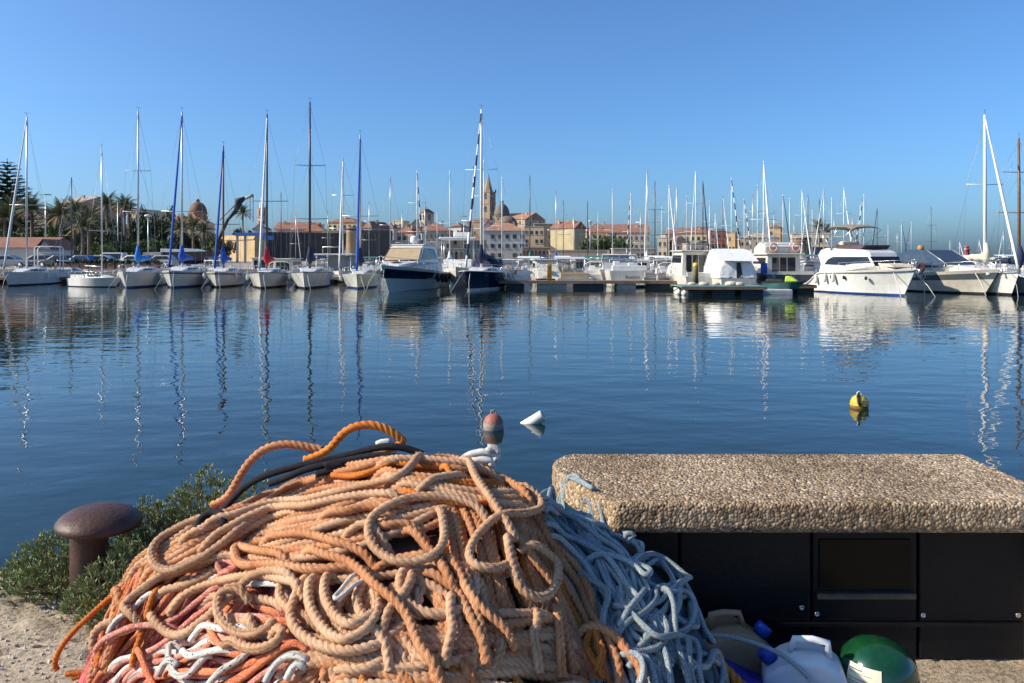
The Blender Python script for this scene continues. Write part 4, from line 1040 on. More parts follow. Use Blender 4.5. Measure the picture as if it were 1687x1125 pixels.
# --- front row, sterns on the left pontoon
sailboat('white sloop with a steel stern arch moored alone before the red-roofed shed', (14, 471), 8, 9.8, ytop=192, jib=CWHITE, boot=BOOTD, spread=(.42,), windows=2)
sailboat('small white half-decked boat with a bare thin mast, lowest of the front row', (190, 473), 62, 6.2, 2.3, .85, .7, ytop=244, boot=BOOTD, cab_h=.25, spread=(.35,), fend=0, mr=.06, lines=False)
sailboat('white sloop with a sky blue sail cover and blue boot stripe', (208, 474.5), 10, 9.6, 3.1, 1.35, 1.15, ytop=183, cover=CSKY, spread=(.36, .62), sprw=.8)
sailboat('white sloop with blue jib and royal blue mast cover', (283, 474.5), 10, 10.0, 3.2, 1.45, 1.2, ytop=184, jib=CBLUE, cover=CBLUE, band=GREYB, spread=(.36,), sprw=1.05)
sailboat('white sloop with dark mast, slim blue jib and fenders on its side', (357, 473.5), 10, 8.8, 2.9, 1.35, 1.1, ytop=240, jib=CBLUE, cover=CBLUE, mastm=WOODM, boot=BOOTD, band=GREYB, fend=3, H=None, spread=(.36,))
sailboat('white sloop with a red sail cover and white rolled jib', (430, 475), 9, 9.4, 3.1, 1.3, 1.05, ytop=188, jib=CWHITE, cover=CRED, mastm=ALUD, boot=BOOTD, toe=RUBBER, spread=(.44,), sprw=1.1)
sailboat('white sloop with a tall dark mast and a rounded white cabin', (502, 475.5), 8, 10.2, 3.3, 1.35, 1.1, ytop=168, mastm=ALUD, boot=BOOTD, toe=GREYB, spread=(.30, .62), cover=CNAVY, mr=.10)
sailboat('white sloop with a royal blue jib beside the navy-striped motor cruiser', (589, 475.5), 7, 9.0, 3.1, 1.2, 1.0, ytop=222, jib=CBLUE, spread=(.4,), cover=CNAVY)
sailboat('navy blue ketch-like yacht with navy covers and a spiral-wrapped jib', (772, 479), -12, 11.0, 3.5, 1.5, 1.2, ytop=180, hm=NAVY, boot=GEL, mastm=WMAST, jib=(CNAVY, CWHITE), cover=CNAVY, toe=GEL, spread=(.62,), dodger=CNAVY, mr=.10, deckm=DECK)
rb = sailboat('white sailboat with a thick white mast and cream boom cover by the express cruiser', (1666, 486.5), -3, 9.4, 3.1, 1.5, 1.2, ytop=189, mastm=WMAST, jib=CWHITE, cover=CCREAM, boot=BOOTD, toe=GREYB, mr=.12, fend=0, spread=(.55,), sprw=.8)
sailboat('sailboat with a brown wooden mast and varnished toe rail at the row end', (1722, 487), -4, 9.0, 3.0, 1.2, 1.0, ytop=228, mastm=WOODM, boot=BOOT, toe=WOODM, cover=CNAVY, mr=.10, spread=(.45, .75), hm=GELW)

# stern arch on the lone sloop
b1 = [o for o in col.objects if o.get('label', '').startswith('white sloop with a steel stern arch')][0]
ar = MB(); 
for x in (-4.2, -3.5): ar.tube([(x, -1.15, 1.0), (x, -1.15, 3.3), (x, -.95, 3.5), (x, .95, 3.5), (x, 1.15, 3.3), (x, 1.15, 1.0)], .045, 6)
ar.box((-3.85, 0, 2.9), (.75, 2.1, .05)); ar.build('stern_arch', WMAST, b1)

def windows_strip(parent, pts, wf, m=GLASS, name='window', off=.012, th=.03, sides=(-1, 1)):
    for sg in sides:
        n = len(pts); v = [(x, sg * (wf(x, z) + off), z) for x, z in pts] + [(x, sg * (wf(x, z) - th), z) for x, z in pts]
        fs = [tuple(range(n)), tuple(range(2 * n - 1, n - 1, -1))] + [(i, i + n, (i + 1) % n + n, (i + 1) % n) for i in range(n)]
        MB().add(v, fs).build(name, m, parent)

# --- hardtop cruiser, navy upper hull, tan windscreen cover
def hardtop_cruiser():
    L, B = 12.6, 4.1; root = empty('motor_cruiser'); place(root, (641, 481), -10, L / 2 - 1.6)
    tag(root, 'large motor cruiser with navy-banded hull and a tan windscreen cover', 'motor boat')
    lv = [0, .06, .3, .52, .53, .88, .94, 1.0]; hb, sh = hull(L, B, 1.95, 1.25, 1.6, lv, [0, 1, 1, 1, 2, 2, 1, 1], stern=.88, flare=.62, fine=2.6, ns=24)
    hb.build('hull', [BOOTD, mat('hull_pale_green', (0.55, 0.62, 0.58), .25, coat=.4, var=.04), NAVY], root)
    deck_mesh(sh, .02, .16).build('deck', GEL, root)
    wf0 = lambda x, z: 1.75 - max(0, (x + .5) / 5.8) ** 2 * 1.45 - max(0, z - 1.7) * .16
    bevel(MB().prof([(-3.6, 1.2), (-3.6, 2.15), (1.0, 2.2), (2.4, 2.15), (4.1, 1.98), (5.0, 1.7), (5.0, 1.5)], wf0).build('foredeck', GEL, root), .18, 4)
    wf = lambda x, z: 1.62 - max(0, z - 2.1) * .22 - max(0, (x - .3) / 3) * .25
    bevel(MB().prof([(-3.2, 2.0), (-2.9, 3.3), (-2.0, 3.42), (.1, 3.42), (.6, 3.3), (2.15, 2.1)], wf).build('hardtop_cabin', GEL, root), .1, 3)
    windows_strip(root, [(-2.6, 2.35), (-2.2, 3.15), (.35, 3.2), (1.6, 2.3)], wf, GLASS)
    # windscreen with its cover
    def scr(x0, z0, x1, z1, w0, w1, off): 
        nx_, nz_ = (z1 - z0), -(x1 - x0)
        l = math.hypot(nx_, nz_); ox, oz = -nx_ / l * off * -1, -nz_ / l * off * -1
        return [(x0 + ox, -w0, z0 + oz), (x0 + ox, w0, z0 + oz), (x1 + ox, w1, z1 + oz), (x1 + ox, -w1, z1 + oz)]
    a = scr(2.02, 2.24, .80, 3.16, 1.40, 1.28, .05); b = scr(2.02, 2.24, .80, 3.16, 1.40, 1.28, .02)
    MB().add(a + b, [(0, 1, 2, 3), (7, 6, 5, 4), (0, 4, 5, 1), (1, 5, 6, 2), (2, 6, 7, 3), (3, 7, 4, 0)]).build('windscreen_cover', CTAN, root)
    fr = MB(); fr.tube([a[0], a[1], a[2], a[3], a[0]], .04, 6); fr.build('windscreen_frame', mat('brown_trim', (.10, .06, .045), .5, var=.2), root)
    bevel(MB().box((-1.4, 0, 3.46), (3.4, 2.7, .10)).build('sunroof', DECK, root), .04)
    d = MB().lathe([(.12, 3.5), (.14, 3.62), (.32, 3.66), (.34, 3.8), (.34, 3.98), (.25, 4.15), (.1, 4.22), (0, 4.23)], 20, (-1.4, 0, 0)).build('radar_dome', GEL, root)
    MB().tube([(-2.2, .7, 3.5), (-2.4, .7, 5.0)], .02, 5).tube([(-2.4, -.8, 3.5), (-2.4, -.8, 4.1)], .03, 5).build('aerial', WMAST, root)
    rails(sh, -1.0, 5.9, .62, 7, .018, 2).build('bow_rail', STEEL, root)
    MB().box((3.1, 0, 2.14), (.6, .7, .05)).build('deck_hatch', GLASS, root)
    for x in (-3.6, -2.2, -.6):
        y, z = sh_at(sh, x); fender(root, x, y + .12, z - .2, RUBBER, .7, .14)
    ml = MB(); ml.tube([(5.6, -.5, 1.75), (6.3, -.9, .8), (6.6, -1.1, -.1)], .022, 5).tube([(6.0, .1, 1.8), (6.3, .1, .9), (6.35, .1, -.1)], .022, 5); ml.build('mooring_line', LROPE, root)
    MB().tube([(6.1, 0, 1.85), (6.35, 0, 1.55), (6.2, 0, 1.4)], .06, 6).build('anchor', STEEL, root)
    return root
hardtop_cruiser()

# --- white trawler-like boat with a flat roof behind it
def roofed_boat():
    L, B = 10.5, 3.6; root = empty('motor_boat'); place(root, (752, 474), 2, L / 2 - 1.2, Y=66)
    tag(root, 'white fishing cruiser with a flat overhanging roof behind the navy yacht', 'motor boat')
    hb, sh = hull(L, B, 1.7, 1.1, 1.2, [0, .08, .5, 1.0], [0, 1, 1, 1], stern=.85, ns=14); hb.build('hull', [BOOT, GEL], root); deck_mesh(sh).build('deck', DECK, root)
    wf = lambda x, z: 1.25
    bevel(MB().prof([(-1.4, 1.2), (-1.4, 2.3), (1.0, 2.3), (1.9, 1.6), (2.0, 1.2)], wf).build('cabin', GEL, root), .06)
    windows_strip(root, [(-1.1, 1.75), (-1.1, 2.15), (.9, 2.15), (1.3, 1.75)], wf)
    MB().add([(1.08, -1.05, 2.22), (1.08, 1.05, 2.22), (1.62, 1.05, 1.80), (1.62, -1.05, 1.80), (1.0, -1.05, 2.15), (1.0, 1.05, 2.15), (1.5, 1.05, 1.75), (1.5, -1.05, 1.75)], [(0, 1, 2, 3), (7, 6, 5, 4), (0, 4, 5, 1), (1, 5, 6, 2), (2, 6, 7, 3), (3, 7, 4, 0)]).build('windscreen', GLASS, root)
    bevel(MB().box((-.8, 0, 4.15), (4.4, 3.3, .22)).build('roof', GEL, root), .08)
    ps = MB()
    for x in (-2.7, 1.0):
        for y in (-1.4, 1.4): ps.tube([(x, y, 1.5), (x, y, 4.06)], .04, 6)
    ps.build('post', STEEL, root)
    bevel(MB().box((-.6, .3, 4.5), (1.6, 1.5, .42), taper=.85).build('life_raft', GEL, root), .1)
    MB().tube([(-2.2, -1.3, 4.2), (-2.2, -1.2, 5.2), (-2.0, 0, 5.35), (-2.2, 1.2, 5.2), (-2.2, 1.3, 4.2)], .05, 6).build('radar_arch', ALUD, root)
    rails(sh, -1, 4.9, .6, 6, .018).build('bow_rail', STEEL, root)
roofed_boat()

# --- white flybridge cruiser
def flybridge_cruiser():
    L, B = 9.4, 3.5; root = empty('flybridge_cruiser'); place(root, (1489, 487.5), 15, L / 2 - 1.05)
    tag(root, 'white flybridge motor cruiser with a bimini and dark side window', 'motor boat')
    lv = [0, .07, .16, .42, .44, .9, .93, 1.0]
    hb, sh = hull(L, B, 1.78, 1.45, 1.05, lv, [0, 0, 1, 1, 1, 1, 2, 1], stern=.90, flare=.60, fine=2.5, ns=24, tr=-.0)
    # sheer swept down to the stern platform
    hb.v = [(x, y, z * (1 - .62 * smoothstep(-2.6, -4.7, x)) if z > 0 else z) for x, y, z in hb.v]
    sh = [(x, y, z * (1 - .62 * smoothstep(-2.6, -4.7, x))) for x, y, z in sh]
    hb.build('hull', [BOOT, GEL, GREYP], root); deck_mesh(sh, .02, .1).build('deck', DECK, root)
    wf0 = lambda x, z: 1.45 - max(0, (x - .2) / 4.2) ** 2 * 1.25
    bevel(MB().prof([(-2.9, 1.0), (-2.9, 1.85), (1.6, 1.95), (2.9, 1.88), (3.9, 1.7), (4.05, 1.5)], wf0).build('coachroof', GEL, root), .14, 4)
    wf = lambda x, z: 1.36 - max(0, z - 1.9) * .16 - max(0, (x - .2) / 2.6) ** 2 * .3
    bevel(MB().prof([(-3.3, 1.2), (-3.0, 2.0), (-3.35, 2.5), (-3.5, 2.62), (-3.2, 3.05), (-2.6, 3.18), (1.2, 3.02), (1.75, 2.86), (1.9, 2.58), (2.3, 1.9)], wf).build('cabin', GEL, root), .10, 4)
    windows_strip(root, [(-2.55, 2.0), (-2.2, 2.36), (-1.7, 2.54), (1.68, 2.54), (2.02, 2.15), (.2, 2.12), (-.5, 1.98)], wf, GLASS, off=.02)
    MB().add([(1.93, -1.12, 2.56), (1.93, 1.12, 2.56), (2.33, 1.05, 1.95), (2.33, -1.05, 1.95), (1.8, -1.12, 2.5), (1.8, 1.12, 2.5), (2.2, 1.05, 1.93), (2.2, -1.05, 1.93)], [(0, 1, 2, 3), (7, 6, 5, 4), (0, 4, 5, 1), (1, 5, 6, 2), (2, 6, 7, 3), (3, 7, 4, 0)]).build('windscreen', GLASS, root)
    bevel(MB().prof([(2.45, 1.9), (2.3, 2.12), (3.4, 2.05), (3.75, 1.85)], lambda x, z: .9).build('sun_pad_cover', CCREAM, root), .06, 3)
    wfs = lambda x, z: 1.12 - max(0, (x - .2) / 2.2) ** 2 * .35
    MB().prof([(-1.5, 3.10), (-1.55, 3.40), (1.25, 3.34), (.95, 3.06)], wfs).build('fly_screen', mat('smoked_screen', (.09, .06, .055), .2, var=.2), root)
    bevel(MB().prof([(-1.7, 3.1), (-1.9, 3.62), (-1.4, 3.66), (-1.3, 3.2)], lambda x, z: .75).build('seat_cover', CCREAM, root), .1)
    bm = MB(); P0 = [(-3.0, 4.52), (-2.5, 4.70), (-1.4, 4.80), (-.4, 4.74), (.2, 4.58)]
    v = []; 
    for x, z in P0:
        for y, dz in ((-1.2, -.14), (-.8, 0), (0, .05), (.8, 0), (1.2, -.14)): v.append((x, y, z + dz))
    v2 = [(x, y, z - .04) for x, y, z in v]; fs = []
    for i in range(4):
        for k in range(4): q = (i * 5 + k, i * 5 + k + 1, i * 5 + 6 + k, i * 5 + 5 + k); fs += [q[::-1], tuple(t + 25 for t in q)]
    bm.add(v + v2, fs, 0, True).build('bimini_top', mat('canvas_taupe', (.24, .20, .155), .85, var=.15, scale=3), root)
    bf = MB()
    for sg in (-1.2, 1.2):
        bf.tube([(-2.0, sg, 3.0), (-3.0, sg, 4.38)], .025, 5).tube([(-2.0, sg, 3.0), (-1.4, sg, 4.66)], .025, 5).tube([(-2.0, sg, 3.0), (.2, sg, 4.44)], .025, 5).tube([(-2.9, sg, 3.05), (-2.9, sg, 4.4)], .025, 5)
    bf.build('bimini_frame', STEEL, root)
    rails(sh, -.6, 4.5, .58, 6, .016, 1).build('bow_rail', STEEL, root)
    for x in (-3.0, -1.9, -.95): fender(root, x, -(sh_at(sh, x)[0] + .10), sh_at(sh, x)[1] - .15, FENDER, .62, .12)
    for x in (-1.35, .0, 1.9):
        y = sh_at(sh, x)[0]
        for sg in (-1, 1): MB().lathe([(.0, 0), (.13, .0), (.13, .03), (0, .03)], 12, (x, sg * (y * .955 + .02), 1.12), M=Matrix.Rotation(R(90), 3, 'X')).build('porthole', GLASS, root)
    sheer_tube(sh, .035, dz=-.12).build('rub_rail', GREYP, root)
    MB().tube([(4.5, 0, 1.72), (5.0, 0, 1.72), (4.95, 0, 1.4)], .07, 6).build('anchor', STEEL, root)
    ml = MB(); ml.tube([(3.6, -.75, 1.5), (4.3, -1.0, .7), (4.9, -1.3, -.1)], .03, 5).tube([(3.9, .6, 1.5), (4.7, .9, .7), (5.3, 1.0, -.1)], .03, 5); ml.build('mooring_line', LROPE, root)
    MB().tube([(-1.4, .6, 3.2), (-1.5, .6, 4.9)], .02, 5).build('aerial', WMAST, root)
flybridge_cruiser()

# --- express cruiser with a slate-blue canvas
def express_cruiser():
    L, B = 9.6, 3.4; root = empty('express_cruiser'); place(root, (1622, 485), 13, L / 2 - 1.3)
    tag(root, 'white express cruiser under slate blue canvas with an orange lifebuoy', 'motor boat')
    hb, sh = hull(L, B, 1.75, 1.25, 1.3, [0, .08, .3, .58, .60, .86, .88, 1.0], [0, 0, 1, 1, 1, 2, 1, 1], stern=.88, flare=.64, fine=2.6, ns=24)
    hb.build('hull', [BOOTD, GELW, GREYB], root); deck_mesh(sh, .02, .12).build('deck', GEL, root)
    wf0 = lambda x, z: 1.4 - max(0, (x + .4) / 4.8) ** 2 * 1.15
    bevel(MB().prof([(-3.6, 1.0), (-3.6, 1.75), (.8, 2.0), (2.2, 1.95), (3.6, 1.72), (4.2, 1.5), (4.2, 1.3)], wf0).build('foredeck', GEL, root), .12, 4)
    wf = lambda x, z: 1.32 - max(0, z - 2.0) * .28
    bevel(MB().prof([(-3.9, 1.7), (-3.6, 2.75), (-2.4, 3.05), (-.5, 3.02), (1.5, 2.02), (1.2, 1.8)], wf).build('canvas_top', CDEEP, root), .08, 3)
    windows_strip(root, [(-2.9, 2.1), (-2.6, 2.7), (-.9, 2.72), (.3, 2.1)], wf, mat('clear_vinyl', (.05, .07, .10), .15, var=.3), name='vinyl_window')
    MB().tube([(-.45, -1.1, 3.0), (1.55, -1.2, 2.0)], .03, 5).tube([(-.45, 1.1, 3.0), (1.55, 1.2, 2.0)], .03, 5).build('windscreen_frame', ALU, root)
    rails(sh, -1.4, 4.6, .6, 6, .016, 1).build('bow_rail', STEEL, root)
    y, z = sh_at(sh, -.2)
    lb_ = empty('ring_lifebuoy'); bpy.data.objects.remove(lb_)
    t = MB().torus((-.3, -(y + .05), z + .34), .27, .085, M=Matrix.Rotation(R(90), 3, 'X'), n=24, k=10).build('lifebuoy', ORANGE, root)
    M = Matrix.Translation((-.6, -(sh_at(sh, -.6)[0] * .985), 1.10)) @ Matrix.Rotation(R(90), 4, 'X')
    text_part('registration', 'SAF 9801 A', .30, GEL, root, M)
    MB().tube([(4.4, 0, 1.65), (4.9, 0, 1.65), (4.85, 0, 1.35)], .07, 6).build('anchor', STEEL, root)
    ml = MB(); ml.tube([(3.5, -.75, 1.45), (4.3, -1.0, .7), (4.9, -1.2, -.1)], .03, 5).tube([(-.2, -1.62, 1.0), (.6, -2.2, .4), (1.0, -2.6, -.1)], .03, 5); ml.build('mooring_line', LROPE, root)
    MB().lathe([(.18, 2.98), (.24, 3.15), (.2, 3.35), (.08, 3.42), (0, 3.42)], 12, (-2.6, .2, 0)).build('cushion_bundle', mat('tan_cushion', (.45, .22, .10), .8, var=.3), root)
express_cruiser()

# --- floating pontoons
def pontoon(label, x0, x1, Y, wd, top=.55, float_step=2.6, deckm=TIMBER, col2=PONTOON, name='pontoon', fh=.42):
    root = empty(name, ((x0 + x1) / 2, Y, 0)); tag(root, label, 'pontoon'); Lw = x1 - x0
    n = max(3, int(Lw / 1.2)); me0 = None
    for i in range(n):
        mb_x = -Lw / 2 + (i + .5) * Lw / n
        if me0 is None:
            o = MB().box((0, 0, 0), (Lw / n - .02, wd, .06)).build('deck_board', deckm, root); me0 = o.data
        else: o = link_mesh('deck_board', me0, root)
        o.location = (mb_x, 0, top - .03)
    MB().box((0, -wd / 2 + .04, top - .14), (Lw, .07, .16)).box((0, wd / 2 - .04, top - .14), (Lw, .07, .16)).build('edge_beam', TIMBER, root)
    k = max(1, int(Lw / float_step))
    for i in range(k):
        MB().box((-Lw / 2 + (i + .5) * Lw / k, 0, (top - .22) / 2 - .15), (Lw / k * (.78 if i % 3 else .5), wd * .9, top - .22 + .3)).build('float', col2 if i % 2 else BOOTD, root)
    return root
XL0, XL1 = at_y(-30, 470, 76).x, at_y(610, 470, 76).x
pontoon('long timber pontoon behind the sterns of the white sloops', XL0, XL1, 76, 1.8)
XR0, XR1 = at_y(818, 470, 63).x, at_y(1120, 470, 63).x
pontoon('long pontoon with a rust brown deck edge in front of the stern-on boats', XR0, XR1, 63, 2.0, .62)
GRDECK = mat('green_deck', (.16, .24, .21), .8, var=.3, scale=1.5)
pontoon('green decked floating stage with pale sacks in front of the white tented boat', at_y(1115, 480, 52.5).x, at_y(1252, 480, 52.5).x, 52.8, 3.6, .62, 1.4, GRDECK, BOOTD)
pontoon('black floating dock stub beside the jet ski', at_y(1240, 480, 55).x, at_y(1346, 480, 55).x, 56.0, 2.0, .55, 1.2, mat('dark_deck', (.03, .03, .035), .7, var=.3), BOOTD)
pontoon('far pontoon running behind the flybridge cruiser', at_y(1340, 470, 64).x, at_y(1740, 470, 64).x, 66, 1.8)
# clutter on the stages
for k, (px, Y, z, s) in enumerate(((1205, 52.0, .62, .5), (1218, 51.9, .62, .42), (1140, 53, .62, .35), (1160, 52.6, .62, .4), (1180, 53.2, .62, .3))):
    p = at_y(px, 470, Y); mb = MB().lathe([(s * .6, 0), (s * .75, s * .18), (s * .7, s * .42), (s * .4, s * .6), (0, s * .62)], 10, M=Matrix.Diagonal((1.2, .8, 1)))
    tag(mb.build('net_sack', mat('pale_sack', (.55, .50, .38), .9, var=.3, scale=6), loc=(p.x, p.y, z)), 'pale lumpy net sack on the green stage', 'sack', 'pale sacks on the green stage')
def service_post(px, Y, z, m, label, h=1.35):
    p = at_y(px, 470, Y); root = empty('service_post', (p.x, Y, z)); tag(root, label, 'post')
    MB().lathe([(.20, 0), (.20, h * .72), (.17, h * .8)], 14).build('body', m, root); MB().lathe([(.20, h * .8), (.21, h * .84), (.19, h * .95), (.1, h), (0, h)], 14).build('cap', YELLOW, root)
service_post(905, 63, .62, mat('orange_yellow', (.62, .30, .04), .6, var=.2), 'orange-yellow service post on the long pontoon')
service_post(1146, 56, .62, mat('olive_post', (.20, .15, .05), .6, var=.25), 'olive service post with a yellow cap beside the green stage', 1.5)
for k, (px, py, s) in enumerate(((1115, 478, .26), (1118, 485, .24), (1128, 486, .24), (1136, 485, .2))):
    p = on_z(px, py); tag(MB().lathe([(0, -.8 * s), (.6 * s, -.6 * s), (s, 0), (.8 * s, .7 * s), (.25 * s, s), (.1 * s, 1.25 * s), (0, 1.3 * s)], 14).build('mooring_buoy', FENDER, loc=(p.x, p.y, s * .4)), 'dirty white ball fender floating by the end of the long pontoon', 'buoy', 'white fenders at the pontoon end')

# --- stern-on boats along the right pontoon
def stern_boat(label, px, Y, L, B, parts, hullm=GEL, boot=BOOT, fb=1.4, fs=1.05, a=183, group=None, name='motor_boat'):
    root = empty(name); p = at_y(px, 440, Y); h = heading(a); root.rotation_euler = (0, 0, h)
    root.location = (p.x + L / 2 * math.cos(h), Y + L / 2 * math.sin(h), 0); tag(root, label, 'motor boat', group)
    hb, sh = hull(L, B, fb, fs, .9, [0, .1, .5, .9, 1.0], [0, 1, 1, 1, 1], stern=.92, ns=12, flare=.5); hb.build('hull', [boot, hullm], root); deck_mesh(sh, .03, .05).build('deck', DECK, root)
    parts(root, L, B, fs, sh)
    ra = MB(); wv = B * .44; xa = -L * (.30 + .1 * ((px * 7) % 10) / 10)
    ra.tube([(xa, -wv, fs), (xa - .1, -wv * .95, fs + .95), (xa - .1, -wv * .6, fs + 1.15), (xa - .1, wv * .6, fs + 1.15), (xa - .1, wv * .95, fs + .95), (xa, wv, fs)], .045, 6)
    if int(px) % 2: ra.build('roll_bar', GEL, root)
    rails(sh, -L * .05, L * .42, .5, 4, .018, 1).build('bow_rail', STEEL, root)
    for sy in ((-1, 1) if int(px) % 3 else (1,)): fender(root, -L * .47, sy * B * .42, fs - .02, FENDER if int(px) % 4 else CBLUE, .5, .11)
    return root
def pilothouse(m=GEL, glass=True, h=1.9, doors=True, x0=-.25, x1=.15, top=None, rail=True):
    def f(root, L, B, fs, sh):
        w_ = B * .40; zf = fs - .25; wf = lambda x, z: w_ * (1 - .05 * (z - zf))
        bevel(MB().prof([(L * x0, zf), (L * x0, zf + h), (L * x1, zf + h), (L * x1 + .5, zf + h * .55), (L * x1 + 1.4, zf + h * .45), (L * x1 + 2.0, zf + .1)], wf).build('cabin', m, root), .06, 2)
        if doors:
            for y0, y1 in ((-w_ * .66, -w_ * .22), (-w_ * .16, w_ * .2), (w_ * .28, w_ * .66)):
                MB().box((L * x0 - .012, (y0 + y1) / 2, zf + h * .56), (.04, y1 - y0, h * .62)).build('door_pane', GLASS, root)
        windows_strip(root, [(L * x0 + .3, zf + h * .58), (L * x0 + .3, zf + h * .86), (L * x1 - .1, zf + h * .86), (L * x1 + .2, zf + h * .58)], wf)
        bevel(MB().box((L * (x0 + x1) / 2 - .1, 0, zf + h + .05), (L * (x1 - x0) + .7, w_ * 2.15, .1)).build('roof', top or m, root), .03)
        if rail:
            r_ = MB(); z = zf + h + .1
            for sg in (-1, 1): r_.tube([(L * x0, sg * w_ * .8, z), (L * x0 + .1, sg * w_ * .8, z + .38), (L * x1, sg * w_ * .8, z + .38), (L * x1 + .2, sg * w_ * .8, z)], .025, 5)
            r_.tube([(L * x0 + .1, -w_ * .8, z + .38), (L * x0 + .1, w_ * .8, z + .38)], .025, 5); r_.build('roof_rail', STEEL, root)
        MB().box((-L * .485, 0, fs + .10), (.10, B * .8, .30)).build('transom', m, root)
    return f
def open_cockpit(seat=GEL, wheel=True, top=None, screen=True, outb=0, name_text=None, bim=None):
    def f(root, L, B, fs, sh):
        w_ = B * .42
        bevel(MB().prof([(L * .02, fs - .1), (L * .02, fs + .62), (L * .12, fs + .66), (L * .30, fs + .35), (L * .40, fs + .1)], lambda x, z: w_ * (1 - max(0, x / L) * .9)).build('console', GEL, root), .06)
        bevel(MB().box((-L * .40, 0, fs + .22), (.55, w_ * 1.8, .44)).build('bench', seat, root), .06)
        for sy, sz in ((.35, .75), (-.45, .6)): bevel(MB().box((-L * .12, w_ * sy, fs + sz / 2 + .05), (.5, .55, sz)).build('seat', seat, root), .06)
        if screen:
            fr = MB(); z = fs + .62
            pts = [(L * .02, -w_, z), (L * .05, -w_ * .95, z + .75), (L * .05, w_ * .95, z + .75), (L * .02, w_, z)]
            fr.tube(pts, .045, 6).tube([(L * .05, 0, z), (L * .05, 0, z + .75)], .03, 5); fr.build('windscreen_frame', GEL, root)
            MB().add([pts[0], pts[3], pts[2], pts[1]], [(0, 1, 2, 3)]).build('windscreen', mat('screen_glass', (.10, .13, .16), .08, alpha=.55), root)
        if bim:
            v = [(-L * .22, -w_, fs + 1.62), (-L * .22, w_, fs + 1.62), (L * .04, w_, fs + 1.75), (L * .04, -w_, fs + 1.75)]; v += [(x, y, z - .05) for x, y, z in v]
            MB().add(v, [(0, 1, 2, 3), (7, 6, 5, 4), (0, 4, 5, 1), (1, 5, 6, 2), (2, 6, 7, 3), (3, 7, 4, 0)]).build('sun_top', bim, root)
            ps = MB(); [ps.tube([(x, y, fs), (x, y, fs + 1.62)], .025, 5) for x in (-L * .21, L * .03) for y in (-w_ * .95, w_ * .95)]; ps.build('top_frame', STEEL, root)
        for k in range(outb):
            y = (k - (outb - 1) / 2) * .7
            bevel(MB().box((-L * .5 - .25, y, fs + .55), (.45, .34, .50), taper=.8).box((-L * .5 - .25, y, fs - .1), (.16, .14, 1.0)).build('outboard', GELW, root), .05)
        if name_text:
            M = Matrix.Translation((-L / 2 - .012, -.1, fs * .62)) @ Matrix.Rotation(R(-90), 4, 'Z') @ Matrix.Rotation(R(90), 4, 'X')
            text_part('boat_name', name_text, .42, mat('name_ink', (.12, .12, .13), .6, var=.1), root, M)
            MB().box((-L / 2 - .28, 0, .22), (.55, B * .75, .08)).build('swim_platform', DECK, root)
    return f
stern_boat('white cabin cruiser with a name in script across its stern', 1040, 65.2, 9.5, 3.9, open_cockpit(GEL, name_text='Aurora'), GELW, fs=1.35, fb=1.6)
stern_boat('white pilothouse boat with glazed doors beside the olive post', 1158, 59.5, 7.5, 2.9, pilothouse(GELW, h=2.15), GELW)
stern_boat('open fishing boat with a frame roof and side screens on the pontoon', 948, 64.8, 8.0, 3.2, open_cockpit(CTAN, screen=True, bim=GEL), GELW, fs=.75, fb=1.0)
stern_boat('cluttered open workboat heaped with gear between the two white cruisers', 1082, 64.8, 6.5, 2.4, open_cockpit(GREYP, screen=False, bim=None, outb=1), GREYP, fs=.8, fb=1.0)
def tented(root, L, B, fs, sh):
    # canopy stretched over the whole boat
    prof_ = [(-.48, .05), (-.44, 1.15), (-.30, 1.95), (-.05, 2.15), (.18, 2.0), (.38, 1.0), (.44, .3)]
    n = 14; vs = []; fs_ = []
    for i, (u, h) in enumerate([(np.interp(t, range(7), [p[0] for p in prof_]), np.interp(t, range(7), [p[1] for p in prof_])) for t in np.linspace(0, 6, 25)]):
        for k in range(n + 1):
            th = math.pi * k / n; y = -math.cos(th); 
            zz = fs + h * (min(1, math.sin(th) * 1.75)) ** .8 + .05 * math.sin(i * 1.9 + k * 2.3) * math.sin(th); yy = y * B * .5 * (1 - .18 * math.sin(th) ** 2) + .03 * math.sin(i * 2.3 + k)
            vs.append((u * L + .04 * math.sin(k * 1.7 + i), yy, zz))
    for i in range(24):
        for k in range(n): fs_.append((i * (n + 1) + k, i * (n + 1) + k + 1, (i + 1) * (n + 1) + k + 1, (i + 1) * (n + 1) + k))
    MB().add(vs, fs_, 0, True).build('boat_tent', CWHITE, root)
    MB().add([(-L * .485, -.35, fs + .0), (-L * .485, .12, fs + .0), (-L * .455, .05, fs + 1.15), (-L * .455, -.25, fs + 1.15)], [(0, 1, 2, 3)]).build('tent_opening', RUBBER, root)
    v = [(-L * .50, -B * .52, fs + 1.25), (-L * .50, B * .50, fs + 1.30), (-L * .1, B * .45, fs + 2.2), (-L * .1, -B * .45, fs + 2.2), (-L * .3, -B * .46, fs + 2.05), (-L * .3, B * .46, fs + 2.05)]
    MB().add(v, [(0, 1, 5, 4), (4, 5, 2, 3)], 0, True).build('awning', CWHITE, root)
stern_boat('boat wrapped in a white canvas tent behind the green stage', 1217, 57.6, 6.8, 2.9, tented, GELW, fs=.95, fb=1.2)
